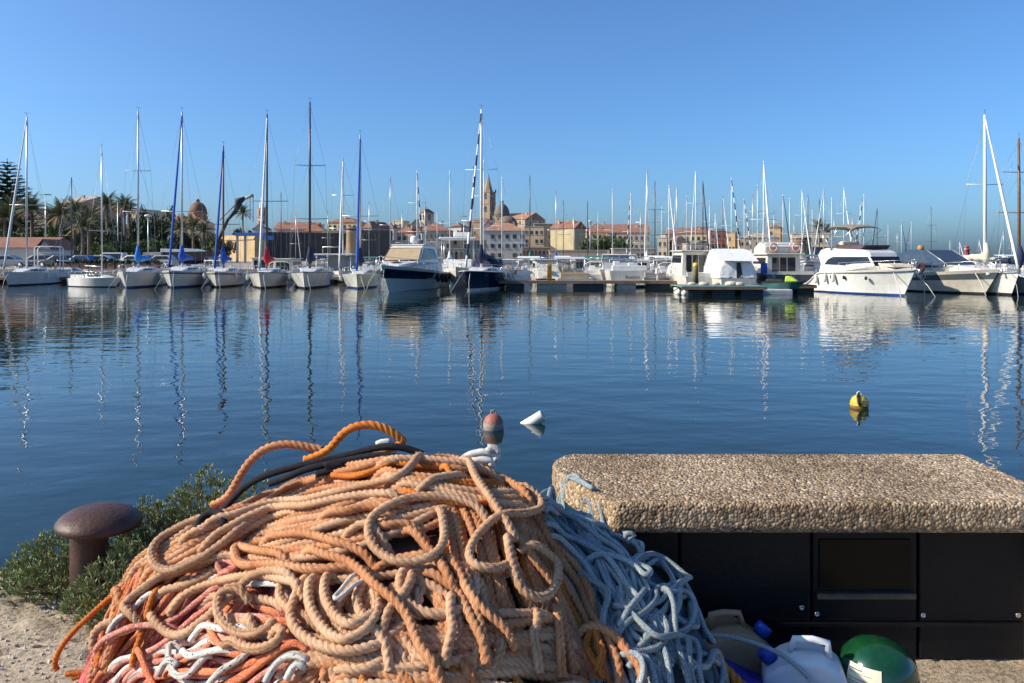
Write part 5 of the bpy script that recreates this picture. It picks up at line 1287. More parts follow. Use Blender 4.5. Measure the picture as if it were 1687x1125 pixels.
def fly_trawler(root, L, B, fs, sh):
    pilothouse(GELW, h=1.75, x0=-.22, x1=.12, rail=False)(root, L, B, fs, sh)
    z = fs - .25 + 1.8
    bevel(MB().prof([(-L * .20, z), (-L * .22, z + .55), (-L * .05, z + .95), (L * .08, z + .5), (L * .10, z)], lambda x, z: B * .40).build('flybridge', GELW, root), .06)
    r_ = MB()
    for zz in (z + .75, z + 1.15): r_.tube([(-L * .22, -B * .42, zz), (-L * .22, B * .42, zz)], .025, 5)
    for y in (-B * .42, -B * .14, B * .14, B * .42): r_.tube([(-L * .22, y, z), (-L * .22, y, z + 1.15)], .022, 5)
    r_.build('fly_rail', STEEL, root)
    for y in (-.95, .85): MB().torus((-L * .225 - .06, y, z + .52), .28, .075, M=Matrix.Rotation(R(90), 3, 'Y'), n=20, k=8).build('lifebuoy', mat('lifebuoy_pale', (.70, .36, .28), .6, var=.35, scale=3), root)
    MB().box((-L * .30, B * .52, fs + .45), (.05, .5, .8)).build('ensign', CBLUE, root)
stern_boat('navy hulled trawler yacht with two lifebuoys on its flybridge rail', 1312, 58.5, 8.5, 3.5, fly_trawler, NAVY, fs=1.2, fb=1.5)
# jet ski on its ramp
js = empty('jet_ski', (at_y(1291, 470, 54.2).x, 54.2, .35), heading(60)); tag(js, 'dark green and lime jet ski on a floating ramp', 'jet ski')
hb, sh = hull(2.9, 1.1, .5, .35, .5, [0, .3, .7, 1.0], [0, 1, 1, 1], ns=12); hb.build('hull', [RUBBER, mat('jet_teal', (.03, .12, .11), .3, var=.2, coat=.4)], js); deck_mesh(sh, 0, .1).build('deck', RUBBER, js)
bevel(MB().prof([(-1.2, .4), (-1.1, .66), (-.1, .62), (.05, .4)], lambda x, z: .22).build('seat', RUBBER, js), .05)
bevel(MB().prof([(.1, .45), (.15, .85), (.5, .88), (1.0, .5)], lambda x, z: .24).build('cowl', mat('jet_lime', (.40, .60, .05), .4, var=.2), js), .06)
MB().tube([(.3, -.38, .98), (.35, 0, .95), (.3, .38, .98)], .03, 6).build('handlebar', RUBBER, js)
tag(bevel(MB().box((at_y(1270, 470, 53.8).x, 53.9, .1), (2.6, 1.5, .45)).build('jet_ski_ramp', mat('ramp_grey', (.45, .47, .48), .7, var=.2)), .08), 'pale grey floating ramp under the jet ski', 'ramp')

# --- small floats out on the water
def buoy(px, py, s, m, label, ring=ALUD, m2=None, prof_=None, tilt=(0, 0)):
    p = on_z(px, py); root = empty('mooring_buoy', (p.x, p.y, 0)); tag(root, label, 'buoy')
    o = MB().lathe(prof_ or [(0, -.9 * s), (.55 * s, -.75 * s), (.92 * s, -.2 * s), (s, .35 * s), (.95 * s, .75 * s), (.75 * s, 1.15 * s), (.4 * s, 1.42 * s), (0, 1.5 * s)], 28).build('float', m, root); o.rotation_euler = (tilt[0], tilt[1], 0)
    t = MB().torus((0, 0, 1.58 * s), .24 * s, .07 * s, M=Matrix.Rotation(R(90), 3, 'X'), n=16, k=6).build('lifting_ring', ring, root); t.rotation_euler = (tilt[0], tilt[1], 0)
    return root, s
def buoy_mat(name, top, bot, zc):
    m = mat(name, top, .6, c2=tuple(x * .6 for x in top), scale=9, bump=.004, bscale=30); n = m.node_tree
    b = n.nodes['Principled BSDF']; src = b.inputs['Base Color'].links[0].from_socket
    g_ = n.nodes.new('ShaderNodeTexCoord'); sp_ = n.nodes.new('ShaderNodeSeparateXYZ'); n.links.new(g_.outputs['Object'], sp_.inputs[0])
    nz = n.nodes.new('ShaderNodeTexNoise'); nz.inputs['Scale'].default_value = 14; ad = n.nodes.new('ShaderNodeMath'); ad.operation = 'MULTIPLY_ADD'; ad.inputs[1].default_value = .12
    n.links.new(nz.outputs[0], ad.inputs[0]); n.links.new(sp_.outputs[2], ad.inputs[2])
    mr_ = n.nodes.new('ShaderNodeMapRange'); mr_.inputs['From Min'].default_value = zc + .045; mr_.inputs['From Max'].default_value = zc + .075; n.links.new(ad.outputs[0], mr_.inputs[0])
    mx = n.nodes.new('ShaderNodeMix'); mx.data_type = 'RGBA'; n.links.new(mr_.outputs[0], mx.inputs['Factor']); mx.inputs['A'].default_value = (*bot, 1); n.links.new(src, mx.inputs['B']); n.links.new(mx.outputs['Result'], b.inputs['Base Color'])
    return m
br, s = buoy(813, 707, .158, buoy_mat('buoy_red', (.40, .13, .085), (.30, .25, .24), .10), 'faded red mooring buoy with a grey scummed lower half', ring=GREYP)
by, s = buoy(1415.5, 671.5, .150, buoy_mat('buoy_yellow', (.62, .47, .05), (.22, .13, .04), .06), 'yellow mooring buoy with dark weed and a pale ring', ring=mat('ring_pale', (.7, .66, .5), .5, var=.1))
MB().tube([(-.02, -.02, .24), (-.07, -.10, .20), (-.075, -.14, .12), (-.05, -.15, .06)], .022, 6).build('weed', RUBBER, by)
MB().box((.045, -.130, .115), (.12, .03, .07)).build('plate', mat('plate_olive', (.20, .17, .08), .6, var=.3), by)
MB().torus((0, 0, .055), .142, .012, n=28, k=6).build('band', YELLOW, by)
pw = on_z(879, 697); wf_ = empty('white_float', (pw.x, pw.y, -.02)); tag(wf_, 'tilted white plastic drum floating half sunk', 'float')
Mx = Matrix.Rotation(R(58), 4, 'Y') @ Matrix.Rotation(R(6), 4, 'X')
MB().lathe([(0, -.22), (.06, -.215), (.085, -.19), (.088, .16), (.08, .175), (.055, .18), (.055, .172), (0, .172)], 28).build('drum', FENDER, wf_).matrix_local = Matrix.Translation((0, 0, .055)) @ Mx
MB().lathe([(.0, .175), (.022, .175), (.022, .192), (0, .192)], 12).build('bung', mat('bung_white', (.6, .62, .6), .4, var=.1), wf_).matrix_local = Matrix.Translation((0, 0, .055)) @ Mx

# --- the rest of the marina, each boat placed under the mast seen in the photograph
gb = random.Random(21); row_n = [0]
MASTS = [  # px, top py, mast kind: a alu, d dark, w white ; jib/cover
    (118, 292, 'd', None, None), (463, 316, 'd', None, None), (565, 260, 'a', 'w', None), (643, 290, 'a', None, 'b'), (687, 281, 'w', 's', None), (741, 281, 'w', None, None), (780, 269, 'a', None, None),
    (797, 263, 'w', None, 'n'), (827, 291, 'w', 'd', None), (873, 289, 'd', None, 'g'), (916, 311, 'a', None, 'b'), (928, 330, 'd', None, None), (968, 331, 'd', 'd', None), (1009, 311, 'w', None, None), (1039, 318, 'w', 's', None), (1066, 279, 'a', 'w', None),
    (1079, 298, 'd', None, None), (1090, 340, 'w', None, None), (1102, 305, 'w', 'w', None), (1115, 305, 'a', 'w', None), (1131, 322, 'w', None, None), (1146, 282, 'w', 'w', 'b'), (1158, 298, 'd', 'd', None), (1169, 330, 'w', None, None), (1191, 323, 'd', 'w', None), (1205, 293, 'w', 's', 'b'),
    (1226, 327, 'w', 's', None), (1240, 318, 'a', None, None), (1248, 304, 'w', None, None), (1258, 265, 'w', 'w', None), (1263, 310, 'a', 'w', None), (1290, 320, 'w', 'd', None), (1301, 326, 'w', None, None), (1308, 360, 'a', None, None), (1321, 313, 'w', 'w', None), (1331, 321, 'd', 'w', None), (1350, 328, 'd', None, None), (1357, 310, 'a', 'w', None),
    (1374, 352, 'a', None, None), (1390, 309, 'w', 'w', None), (1417, 337, 'w', None, None), (1423, 320, 'w', 's', None), (1445, 342, 'd', 'd', None), (1463, 368, 'w', None, None), (1478, 380, 'a', None, None), (1485, 362, 'w', 'd', None), (1501, 365, 'w', 'd', None), (1534, 340, 'd', None, None),
    (1565, 396, 'w', None, None), (1581, 398, 'w', 'w', None), (1590, 404, 'a', None, None), (1613, 394, 'a', 'w', None), (1653, 380, 'a', 'w', None), (1667, 385, 'w', None, None), (700, 330, 'a', None, None), (662, 345, 'a', None, None), (540, 345, 'a', None, None), (487, 350, 'a', 'w', None), (608, 330, 'a', None, None), (720, 340, 'w', None, None), (860, 345, 'w', None, None), (945, 350, 'a', None, None), (985, 350, 'w', None, None), (1055, 345, 'a', None, None), (1178, 350, 'a', 'w', None), (1215, 350, 'a', None, None), (1275, 345, 'a', None, None), (1338, 345, 'w', None, None), (1370, 325, 'w', None, None), (1404, 350, 'a', None, None)]
MK = {'a': ALU, 'd': ALUD, 'w': WMAST}; JK = {None: None, 'w': CWHITE, 's': (CNAVY, CWHITE), 'd': CNAVY}; CK = {None: None, 'b': CBLUE, 'n': CNAVY, 'g': CGREEN}
for px, yt, mk, jk, ck in MASTS:
    Y = 10.6 * F / (HORIZON - yt) * gb.uniform(.94, 1.06); Y = max(71, min(235, Y))
    if px < 160: Y = 80
    H = CAMZ + (HORIZON - yt) / F * Y; L = max(5.5, min(11, H * .72)); a = gb.choice([0, 180]) + gb.uniform(-6, 8)
    ca = math.cos(heading(a)); hmat = gb.choice([GEL, GEL, GELW, GEL, NAVY])
    mname = {'a': 'silver', 'd': 'dark', 'w': 'white'}[mk]; jn = {None: 'bare forestay', 'w': 'white rolled jib', 's': 'spiral-striped rolled jib', 'd': 'dark rolled jib'}[jk]; cn = {None: '', 'b': ', blue sail cover', 'n': ', navy sail cover', 'g': ', green sail cover'}[ck]
    lab = f"{'navy' if hmat is NAVY else 'white'} sailboat inside the marina, {mname} mast, {jn}{cn}"
    xoff = L * (.5 - .07) - .9 * 1
    X = at_y(px, 430, Y).x; h = heading(a)
    r0 = sailboat(lab, (px, 440), a, L, L * .31, 1.15, .95, yt, 'sailboats inside the marina', hmat, Y=Y, mastm=MK[mk], jib=JK[jk], cover=CK[ck] or (CWHITE if gb.random() < .3 else None), simple=True, fend=0, lines=False, H=H, spread=(.45,) if gb.random() < .6 else (.36, .66), mr=.062 if mk != 'd' else .07, boot=gb.choice([BOOT, BOOTD]), wind=False)
    r0.location = (X - L * .07 * math.cos(h), Y - L * .07 * math.sin(h), 0)
# motor boats and dinghies filling the berths
kinds = [('white cabin motor boat with dark side windows', pilothouse(GEL, doors=True, h=1.5, rail=True)), ('white open motor boat with a low windscreen', open_cockpit(GEL, outb=1)), ('white motor boat under a blue sun top', open_cockpit(GEL, bim=CBLUE, outb=1)), ('white cabin boat with a roof rail and dark windows', pilothouse(GEL, h=1.35, x0=-.12, x1=.2)), ('white runabout with tan seats and a windscreen', open_cockpit(CTAN, outb=1)),
         ('white motor boat under a white sun top', open_cockpit(GEL, bim=CWHITE)), ('cream cabin boat with a glazed stern door', pilothouse(GELW, h=1.65, rail=False)), ('white motor boat under a green sun top', open_cockpit(GEL, bim=CGREEN))]
spots = [(845, 72), (868, 71), (892, 72), (985, 70), (1010, 78), (1060, 76), (1105, 72), (1165, 70), (1185, 66), (1240, 74), (1335, 66), (1355, 70), (1328, 82), (840, 90), (880, 92), (905, 84), (930, 95), (960, 88), (985, 94), (1020, 92), (1050, 96), (1085, 90), (1115, 98), (1150, 92), (1180, 88), (1215, 96), (1250, 90), (1285, 94),
         (640, 92), (670, 96), (560, 84), (530, 82), (455, 82), (420, 84), (380, 83), (600, 98), (720, 100), (860, 120), (900, 124), (950, 118), (1000, 126), (1060, 120), (1110, 128), (1170, 122), (1230, 126), (1290, 118), (1340, 110), (1390, 100), (1540, 84), (1570, 90), (1600, 96), (1640, 100), (1660, 86), (1680, 92), (1625, 120), (1655, 130), (1590, 130), (1550, 120)]
for k, (px, Y) in enumerate(spots):
    kl, kf = kinds[gb.randrange(len(kinds))]; zone_ = 'by the breakwater' if px > 1400 else ('before the bastion wall' if px < 740 else 'in the packed centre berths')
    stern_boat(f'{kl} {zone_}', px, Y, gb.uniform(5.5, 8), gb.uniform(2.2, 2.8), kf, gb.choice([GEL, GEL, GELW]), gb.choice([BOOT, BOOTD]), gb.uniform(.95, 1.35), gb.uniform(.75, 1.0), a=gb.choice([180, 183, 176, 5, -4]), group=f'motor boats {zone_}')
# open pavilion-like houseboat behind the front row
hbx = at_y(557, 440, 80).x; hbt = empty('houseboat', (hbx, 80, 0)); tag(hbt, 'pale houseboat with a flat roof on posts behind the white sloops', 'houseboat')
MB().box((0, 0, .35), (3.6, 6, .9)).build('hull', GELW, hbt)
bevel(MB().box((0, .4, 2.75), (3.8, 5.2, .16)).build('roof', GEL, hbt), .04)
for x in (-1.7, -.6, .6, 1.7): MB().tube([(x, -2.0, .8), (x, -2.0, 2.7)], .05, 6).tube([(x, 2.8, .8), (x, 2.8, 2.7)], .05, 6).build('post', GEL, hbt)
MB().box((.2, .6, 1.7), (2.2, 3.0, 1.85)).build('cabin', mat('houseboat_grey', (.30, .30, .29), .6, var=.2), hbt)
MB().tube([(-1.2, -1.5, 2.85), (-1.2, -1.5, 3.5), (1.0, -1.5, 3.5), (1.0, -1.5, 2.85)], .03, 5).build('roof_rail', STEEL, hbt)
# ------------------------------------------------------------------ the town, the trees and the promenade
TILE = mat('roof_tile', (.31, .15, .10), .9, c2=(.22, .095, .065), scale=.6, bump=.05, bscale=3)
TILEP = mat('roof_tile_pale', (.42, .23, .14), .9, c2=(.30, .15, .09), scale=.6, bump=.05, bscale=3)
PANE = mat('window_dark', (.035, .038, .042), .25, var=.4, scale=.3)
SHUT = mat('shutter_brown', (.10, .065, .045), .7, var=.3)
WALLC = {}
def wallm(key, c):
    if key not in WALLC: WALLC[key] = mat('wall_' + key, c, .9, c2=tuple(x * .72 for x in c), scale=.22, bump=.02, bscale=1.2)
    return WALLC[key]
CREAM = wallm('cream', (.58, .49, .37)); YEL = wallm('yellow', (.60, .49, .29)); BEIGE = wallm('beige', (.46, .37, .28)); WHT = wallm('white', (.62, .60, .55)); PINK = wallm('pink', (.50, .36, .29)); GREYW = wallm('grey', (.34, .32, .29))
STONE = wallm('stone', (.30, .22, .15)); DSTONE = wallm('dark_stone', (.13, .11, .095)); OCHRE = wallm('ochre', (.48, .31, .16)); REDW = wallm('red', (.28, .09, .075))
GZ = 1.2
def house(label, x0, x1, ytop, Y, wall=CREAM, roof='gable', rh=0.0, phi=0.0, xs=None, dep=9.0, rows=2, cl=3, cr=0, base=GZ, tile=TILE, ww=.9, wh=1.3, cat='house', name='house', ov=.35, arched=False, winm=None, group=None, z0=None):
    """corner nearest the camera at xs; left face runs back-left, right face back-right; ytop is the eave"""
    zE = at_y(CX, ytop, Y).z
    X0, X1 = at_y(x0, 430, Y).x, at_y(x1, 430, Y).x
    if phi == 0: wl, wr, C = X1 - X0, dep, Vector((X1, Y, 0))
    else:
        XS = at_y(xs, 430, Y).x; wl = (XS - X0) / math.cos(R(phi)); wr = max(3.0, (X1 - XS) / math.sin(R(phi))); C = Vector((XS, Y, 0))
    root = empty(name, (C.x, C.y, base), R(-phi)); tag(root, label, cat, group)
    H = zE - base; cx, cy = -wl / 2, wr / 2
    MB().box((cx, cy, H / 2 - .5), (wl, wr, H + 1.0)).build('wall', wall, root)
    if roof == 'flat': MB().box((cx, cy, H + .12), (wl + .3, wr + .3, .24)).build('roof', tile if tile is not TILE else GREYW, root)
    else:
        a, b = wl / 2 + ov, wr / 2 + ov; r_ = rh or min(wl, wr) * .24
        if roof == 'hip':
            k = max(0, abs(a - b)); dx, dy = (k, 0) if a > b else (0, k)
            v = [(-a, -b, 0), (a, -b, 0), (a, b, 0), (-a, b, 0), (-dx - .01, -dy, r_), (dx + .01, dy, r_)]
            f = [(0, 1, 5, 4), (1, 2, 5), (2, 3, 4, 5), (3, 0, 4), (3, 2, 1, 0)] if a > b else [(0, 1, 4), (1, 2, 5, 4), (2, 3, 5), (3, 0, 4, 5), (3, 2, 1, 0)]
            MB().add([(x + cx, y + cy, z + H + .02) for x, y, z in v], f).build('roof', tile, root)
        elif roof == 'gable':     # ridge along the left face
            v = [(-a, -b, 0), (a, -b, 0), (a, b, 0), (-a, b, 0), (-a, 0, r_), (a, 0, r_)]
            MB().add([(x + cx, y + cy, z + H + .02) for x, y, z in v], [(0, 1, 5, 4), (2, 3, 4, 5), (3, 2, 1, 0), (1, 2, 5), (3, 0, 4)]).build('roof', tile, root)
        elif roof == 'front':     # gable end towards the water
            v = [(-a, -b, 0), (a, -b, 0), (a, b, 0), (-a, b, 0), (0, -b, r_), (0, b, r_)]
            MB().add([(x + cx, y + cy, z + H + .02) for x, y, z in v], [(0, 4, 5, 3), (1, 2, 5, 4), (3, 2, 1, 0)], 0).build('roof', tile, root)
            MB().add([(-wl / 2 + cx, 0.0, H), (wl / 2 + cx, 0.0, H), (cx, 0.0, H + r_ * .97), (-wl / 2 + cx, .2, H), (wl / 2 + cx, .2, H), (cx, .2, H + r_ * .97)], [(0, 1, 2), (5, 4, 3), (0, 2, 5, 3), (1, 4, 5, 2)]).build('gable', wall, root)
    if roof != 'flat' and H > 4:
        for k in range(1 + int(x0) % 3):
            q = (k + .6) / (1.2 + int(x0) % 3)
            MB().box((-wl * q, wr * (.35 + .2 * (k % 2)), H + (rh or 2.2) * .75 + .2), (.6, .6, 1.3)).box((-wl * q, wr * (.35 + .2 * (k % 2)), H + (rh or 2.2) * .75 + .92), (.8, .8, .14)).build('chimney', wall, root)
    elif roof == 'flat' and H > 6: MB().tube([(-wl * .4, wr * .4, H), (-wl * .4, wr * .4, H + 2.2)], .04, 4).tube([(-wl * .4 - .6, wr * .4, H + 2.0), (-wl * .4 + .6, wr * .4, H + 2.0)], .03, 4).build('aerial', WIRE, root)
    def wins(n, width, face):
        if n <= 0 or rows <= 0: return
        m = winm or PANE
        for r_ in range(rows):
            zc = H - 1.9 - 3.0 * r_
            for c in range(n):
                t = (c + .5) / n * width
                if (c * 7 + r_ * 5 + int(x0)) % 11 == 3: continue
                w_, h_ = min(ww, width / n * .5), wh
                b = MB()
                if face == 'l': b.box((-t, -.02, zc), (w_, .12, h_))
                else: b.box((.02, t, zc), (.12, w_, h_))
                if arched:
                    if face == 'l': b.tube([(-t, -.08, zc + h_ / 2), (-t, .04, zc + h_ / 2)], w_ / 2, 12, sm=False)
                    else: b.tube([(.08, t, zc + h_ / 2), (-.04, t, zc + h_ / 2)], w_ / 2, 12, sm=False)
                o = b.build('window', m if (c + r_) % 3 else SHUT, root)
                if h_ > 1.0 and not arched:
                    s_ = MB()
                    if face == 'l': s_.box((-t, -.07, zc - h_ / 2 - .08), (w_ + .3, .2, .12))
                    else: s_.box((.07, t, zc - h_ / 2 - .08), (.2, w_ + .3, .12))
                    s_.build('sill', WHT, o)
    wins(cl, wl, 'l'); wins(cr, wr, 'r')
    return root
H_ = house
# left: shed on the promenade, big hall on the rise
H_('long low white shed with a red tiled roof behind parked cars', -60, 78, 408, 100, WHT, 'gable', 1.4, rows=1, cl=7, dep=6, ww=1.4, wh=.9)
H_('white gabled end of the shed beside the promenade trees', 62, 84, 411, 98, WHT, 'front', 1.3, rows=1, cl=1, dep=5, ww=1.6, wh=.6)
H_('big ochre stone hall with a low gable above the trees', 78, 166, 334, 270, wallm('hall', (.47, .33, .20)), 'gable', 3.0, 25, 128, rows=2, cl=3, cr=4, tile=BEIGE, ww=1.2, wh=1.6)
H_('weathered beige block beside the big stone hall', 40, 92, 344, 262, BEIGE, 'flat', rows=2, cl=2, dep=12)
H_('cream villa behind the palms with a roof terrace', 205, 252, 346, 290, CREAM, 'flat', phi=15, xs=240, rows=2, cl=3, cr=1)
H_('terracotta roofed house under the church dome', 300, 340, 368, 318, CREAM, 'hip', 2.6, rows=1, cl=4)
H_('red roofed convent wing beside the church dome', 268, 312, 362, 345, PINK, 'hip', 2.6, 20, 300, rows=1, cl=2)
# domed church
def dome_church(px, Y, ybase, ydrum, ytop, rpx, label, domem, drum=STONE, lantern=True):
    p = at_y(px, ybase, Y); r_ = rpx / F * Y; root = empty('domed_church', (p.x, Y, GZ)); tag(root, label, 'church')
    z0, z1, z2 = p.z - GZ, at_y(px, ydrum, Y).z - GZ, at_y(px, ytop, Y).z - GZ
    MB().lathe([(r_ * 1.05, -1), (r_ * 1.05, z1), (r_ * 1.15, z1), (r_ * 1.15, z1 + .4)], 8, sm=False).build('drum', drum, root)
    hgt = (z2 - z1) * (.78 if lantern else 1.0)
    MB().lathe([(r_ * math.cos(t), z1 + .4 + hgt * math.sin(t)) for t in np.linspace(0, 1.5, 10)] + [(0, z1 + .4 + hgt)], 24).build('dome', domem, root)
    if lantern: MB().lathe([(r_ * .2, z1 + hgt), (r_ * .2, z1 + hgt + (z2 - z1) * .2), (r_ * .26, z1 + hgt + (z2 - z1) * .2), (0, z2 + .6)], 10).build('lantern', drum, root)
    for k in range(8):
        th = k * math.pi / 4 + math.pi / 8; rr = r_ * 1.0
        MB().box((rr * math.cos(th), rr * math.sin(th), z1 - 1.8), (.3, 1.0, 1.9), rz=th).build('window', PANE, root)
    return root
dome_church(326, 335, 372, 352, 329, 14.5, 'church with a brown tiled dome and lantern over red roofs', mat('dome_brown', (.20, .105, .07), .8, c2=(.13, .07, .05), scale=.7), OCHRE)
H_('red hipped roof chapel before the brown dome', 298, 330, 366, 322, REDW, 'hip', 3.2, rows=0, cl=0)
# slim bell tower
def bell_tower(label, px, Y, w_, ytop, yeave, wall, rot, spire=True, belfry=2, spm=None):
    z1, z2 = at_y(px, yeave, Y).z - GZ, at_y(px, ytop, Y).z - GZ; p = at_y(px, 430, Y)
    root = empty('bell_tower', (p.x, Y, GZ), R(rot)); tag(root, label, 'tower')
    MB().box((0, 0, z1 / 2), (w_, w_, z1)).build('shaft', wall, root)
    for z in (z1 - .25, z1 * .82): MB().box((0, 0, z), (w_ + .5, w_ + .5, .4)).build('cornice', wall, root)
    for k in range(4): MB().box((w_ / 2 * (1 if k in (0, 1) else -1), w_ / 2 * (1 if k in (0, 3) else -1), z1 + .6), (w_ * .14, w_ * .14, 1.3), taper=.4).build('pinnacle', wall, root)
    sp = MB(); n = 8; 
    sp.lathe([(w_ * .47, z1), (w_ * .02, z2)], n, sm=False); sp.build('spire', spm or wall, root)
    for k in range(4):
        th = k * math.pi / 2
        for j in range(belfry):
            zc = z1 - 2.6 - j * (z1 * .15 + 1.5); b = MB(); M = Matrix.Rotation(th, 3, 'Z')
            b.box(tuple(M @ Vector((0, -w_ / 2 - .01, 0)) + Vector((0, 0, zc))), (w_ * .30, .14, 2.4), rz=th)
            q = M @ Vector((0, -w_ / 2 - .08, 0)); q2 = M @ Vector((0, -w_ / 2 + .1, 0)); b.tube([(q.x, q.y, zc + 1.2), (q2.x, q2.y, zc + 1.2)], w_ * .15, 12, sm=False)
            b.build('belfry_opening', PANE, root)
    return root
bell_tower('slim pinkish bell tower with a pale spire behind the blue gantry', 431, 350, 2.6, 322, 342, PINK, -28, spm=WHT)
bell_tower('tall sandstone cathedral bell tower with octagonal spire', 804.5, 390, 5.2, 287, 316, wallm('campanile', (.34, .245, .16)), -32)
# sea wall and bastion
def wall_run(label, pts, ytop, Y0, m, th=3.0, cren=True):
    P = [Vector((at_y(px, 430, Y).x, Y, 0)) for px, Y in pts]; zt = at_y(CX, ytop, Y0).z - GZ
    root = empty('sea_wall', (P[0].x, P[0].y, GZ)); tag(root, label, 'wall'); o0 = root.location
    for i in range(len(P) - 1):
        d = P[i + 1] - P[i]; mid = (P[i] + P[i + 1]) / 2; a = math.atan2(d.y, d.x)
        MB().box((mid.x - o0.x, mid.y - o0.y + th / 2, zt / 2 - 1), (d.length, th, zt + 2), rz=a).build('rampart', m, root)
        MB().box((mid.x - o0.x, mid.y - o0.y + th / 2 - .1, zt - 1.1), (d.length + .05, th + .5, .45), rz=a).build('string_course', m, root)
    return root
wall_run('long dark stone rampart in shade along the harbour', [(432, 214), (520, 222), (574, 226)], 383, 220, mat('rampart_dark', (.105, .095, .09), .95, c2=(.06, .055, .052), scale=.25, bump=.1, bscale=1.2))
wall_run('sunlit yellowish stone wall behind the blue gantry', [(318, 235), (350, 222), (426, 196)], 387, 205, wallm('sunny_wall', (.50, .36, .19)))
wall_run('grey stone rampart between the bastion and the houses', [(588, 226), (642, 232)], 379, 228, DSTONE)
def bastion(label, px, Y, rpx, ytop, m):
    p = at_y(px, 430, Y); r_ = rpx / F * Y; z = at_y(px, ytop, Y).z - GZ; root = empty('bastion_tower', (p.x, Y, GZ)); tag(root, label, 'tower')
    MB().lathe([(r_ * 1.25, -2), (r_ * 1.22, 0), (r_ * .98, z * .86), (r_ * 1.04, z * .87), (r_ * 1.04, z * .91), (r_ * .96, z * .92), (r_ * .96, z)], 28).build('drum', m, root)
    MB().lathe([(r_ * .97, z), (r_ * .98, z + .3), (0, z + .35)], 28).build('parapet', TILEP, root)
    for k in range(7):
        th = R(-150 + k * 20); MB().box((r_ * .97 * math.cos(th), r_ * .97 * math.sin(th), z * .95), (.3, .5, .6), rz=th).build('embrasure', PANE, root)
bastion('round tapering sandstone bastion at the end of the dark rampart', 580, 220, 9, 375, wallm('bastion', (.47, .34, .21)))
bastion('squat round stone tower before the cream fort', 1322, 205, 13, 392, STONE)
H_('pale yellow villa with arched windows above the rampart', 537, 596, 366, 262, YEL, 'hip', 1.8, 12, 588, rows=1, cl=6, cr=2, arched=True, ww=.9, wh=1.3)
H_('pale yellow lower wing in front of the arched villa', 531, 584, 381, 256, YEL, 'flat', rows=0, cl=0, dep=5)
H_('row of low terracotta roofs behind the dark rampart', 452, 520, 377, 300, PINK, 'gable', 2.8, rows=1, cl=7, dep=12, ww=.8)
H_('small red roofed houses left of the arched villa', 500, 536, 381, 290, OCHRE, 'hip', 2.4, rows=1, cl=4)
H_('white gabled house beside the slim bell tower', 416, 437, 378, 330, WHT, 'front', 2.0, rows=1, cl=2)
H_('grey house with a dull red roof right of the bastion', 598, 634, 375, 250, GREYW, 'hip', 2.2, 18, 612, rows=3, cl=2, cr=2)
H_('flat roofed yellow block above the white terrace houses', 643, 672, 364, 330, YEL, 'flat', rows=1, cl=2, phi=20, xs=664, tile=YEL)
H_('white stepped house below the yellow block', 628, 660, 376, 285, WHT, 'hip', 2.0, 22, 648, rows=2, cl=2, cr=1)
H_('terracotta roofed brick house beside the grey palazzo', 652, 692, 383, 262, PINK, 'hip', 2.2, 20, 680, rows=2, cl=3, cr=1)
H_('salmon low house on the waterfront behind the cruiser', 640, 690, 397, 232, PINK, 'flat', rows=2, cl=5, dep=6)
H_('cream church tower block with paired arched windows', 690, 713, 350, 300, CREAM, 'hip', 1.6, 35, 700, rows=1, cl=2, cr=1, arched=True, ww=1.1, wh=1.7, cat='tower', name='church_tower')
H_('grey palazzo with a terracotta roof and rows of windows', 688, 742, 380, 255, wallm('palazzo', (.40, .375, .34)), 'hip', 3.0, rows=4, cl=6, dep=11, ww=1.0, wh=1.4)
H_('cream house with a gable behind the grey palazzo', 672, 700, 374, 290, CREAM, 'front', 3.0, rows=1, cl=2)
H_('small white roofs between the palazzo and the cathedral', 738, 772, 374, 320, WHT, 'hip', 1.8, 25, 760, rows=2, cl=2, cr=1)
H_('ochre house with shuttered windows right of the palazzo', 744, 782, 390, 262, CREAM, 'front', 2.4, rows=2, cl=3)
H_('stone cathedral transept at the foot of the bell tower', 768, 820, 366, 372, STONE, 'hip', 2.4, 25, 806, rows=1, cl=2, cr=0)
H_('green glass fronted building before the white block', 762, 800, 396, 236, mat('wall_greenish', (.16, .19, .16), .4, c2=(.10, .12, .11), scale=.3), 'hip', 2.4, rows=3, cl=5, dep=8, tile=TILE)
dome_church(827, 372, 372, 357, 331, 13, 'cathedral drum with a grey brown dome and lantern', mat('dome_grey', (.17, .14, .125), .8, c2=(.11, .09, .08), scale=.7), STONE)
dome_church(836, 352, 376, 369, 357, 16, 'low brown side dome in front of the cathedral nave', mat('dome_low', (.21, .15, .12), .8, c2=(.14, .10, .085), scale=.7), STONE, lantern=False)
H_('cathedral nave with a long orange tiled roof', 815, 900, 361, 378, wallm('nave', (.50, .40, .28)), 'gable', 3.6, 38, 865, rows=1, cl=3, cr=2, arched=True, tile=TILEP)
H_('white four storey waterfront block with orange roof', 793, 866, 380, 252, wallm('bluewhite', (.50, .50, .49)), 'hip', 2.8, rows=4, cl=6, dep=11, ww=1.5, wh=1.3, tile=TILEP)
H_('white gable wall beside the four storey block', 793, 814, 378, 262, WHT, 'front', 3.0, rows=0, cl=0)
H_('brown tall house with small windows right of the white block', 864, 906, 374, 268, BEIGE, 'flat', phi=12, xs=896, rows=4, cl=4, cr=1)
H_('stone apartment house with a pale parapet above', 880, 912, 369, 290, STONE, 'flat', rows=3, cl=3, tile=WHT)
H_('tall yellow building with a red roof and a shaded flank', 908, 968, 376, 250, YEL, 'gable', 2.4, 34, 946, rows=0, cl=0, cr=3)
H_('cream waterfront house behind dark garden trees', 966, 1002, 382, 280, YEL, 'hip', 2.2, rows=2, cl=4)
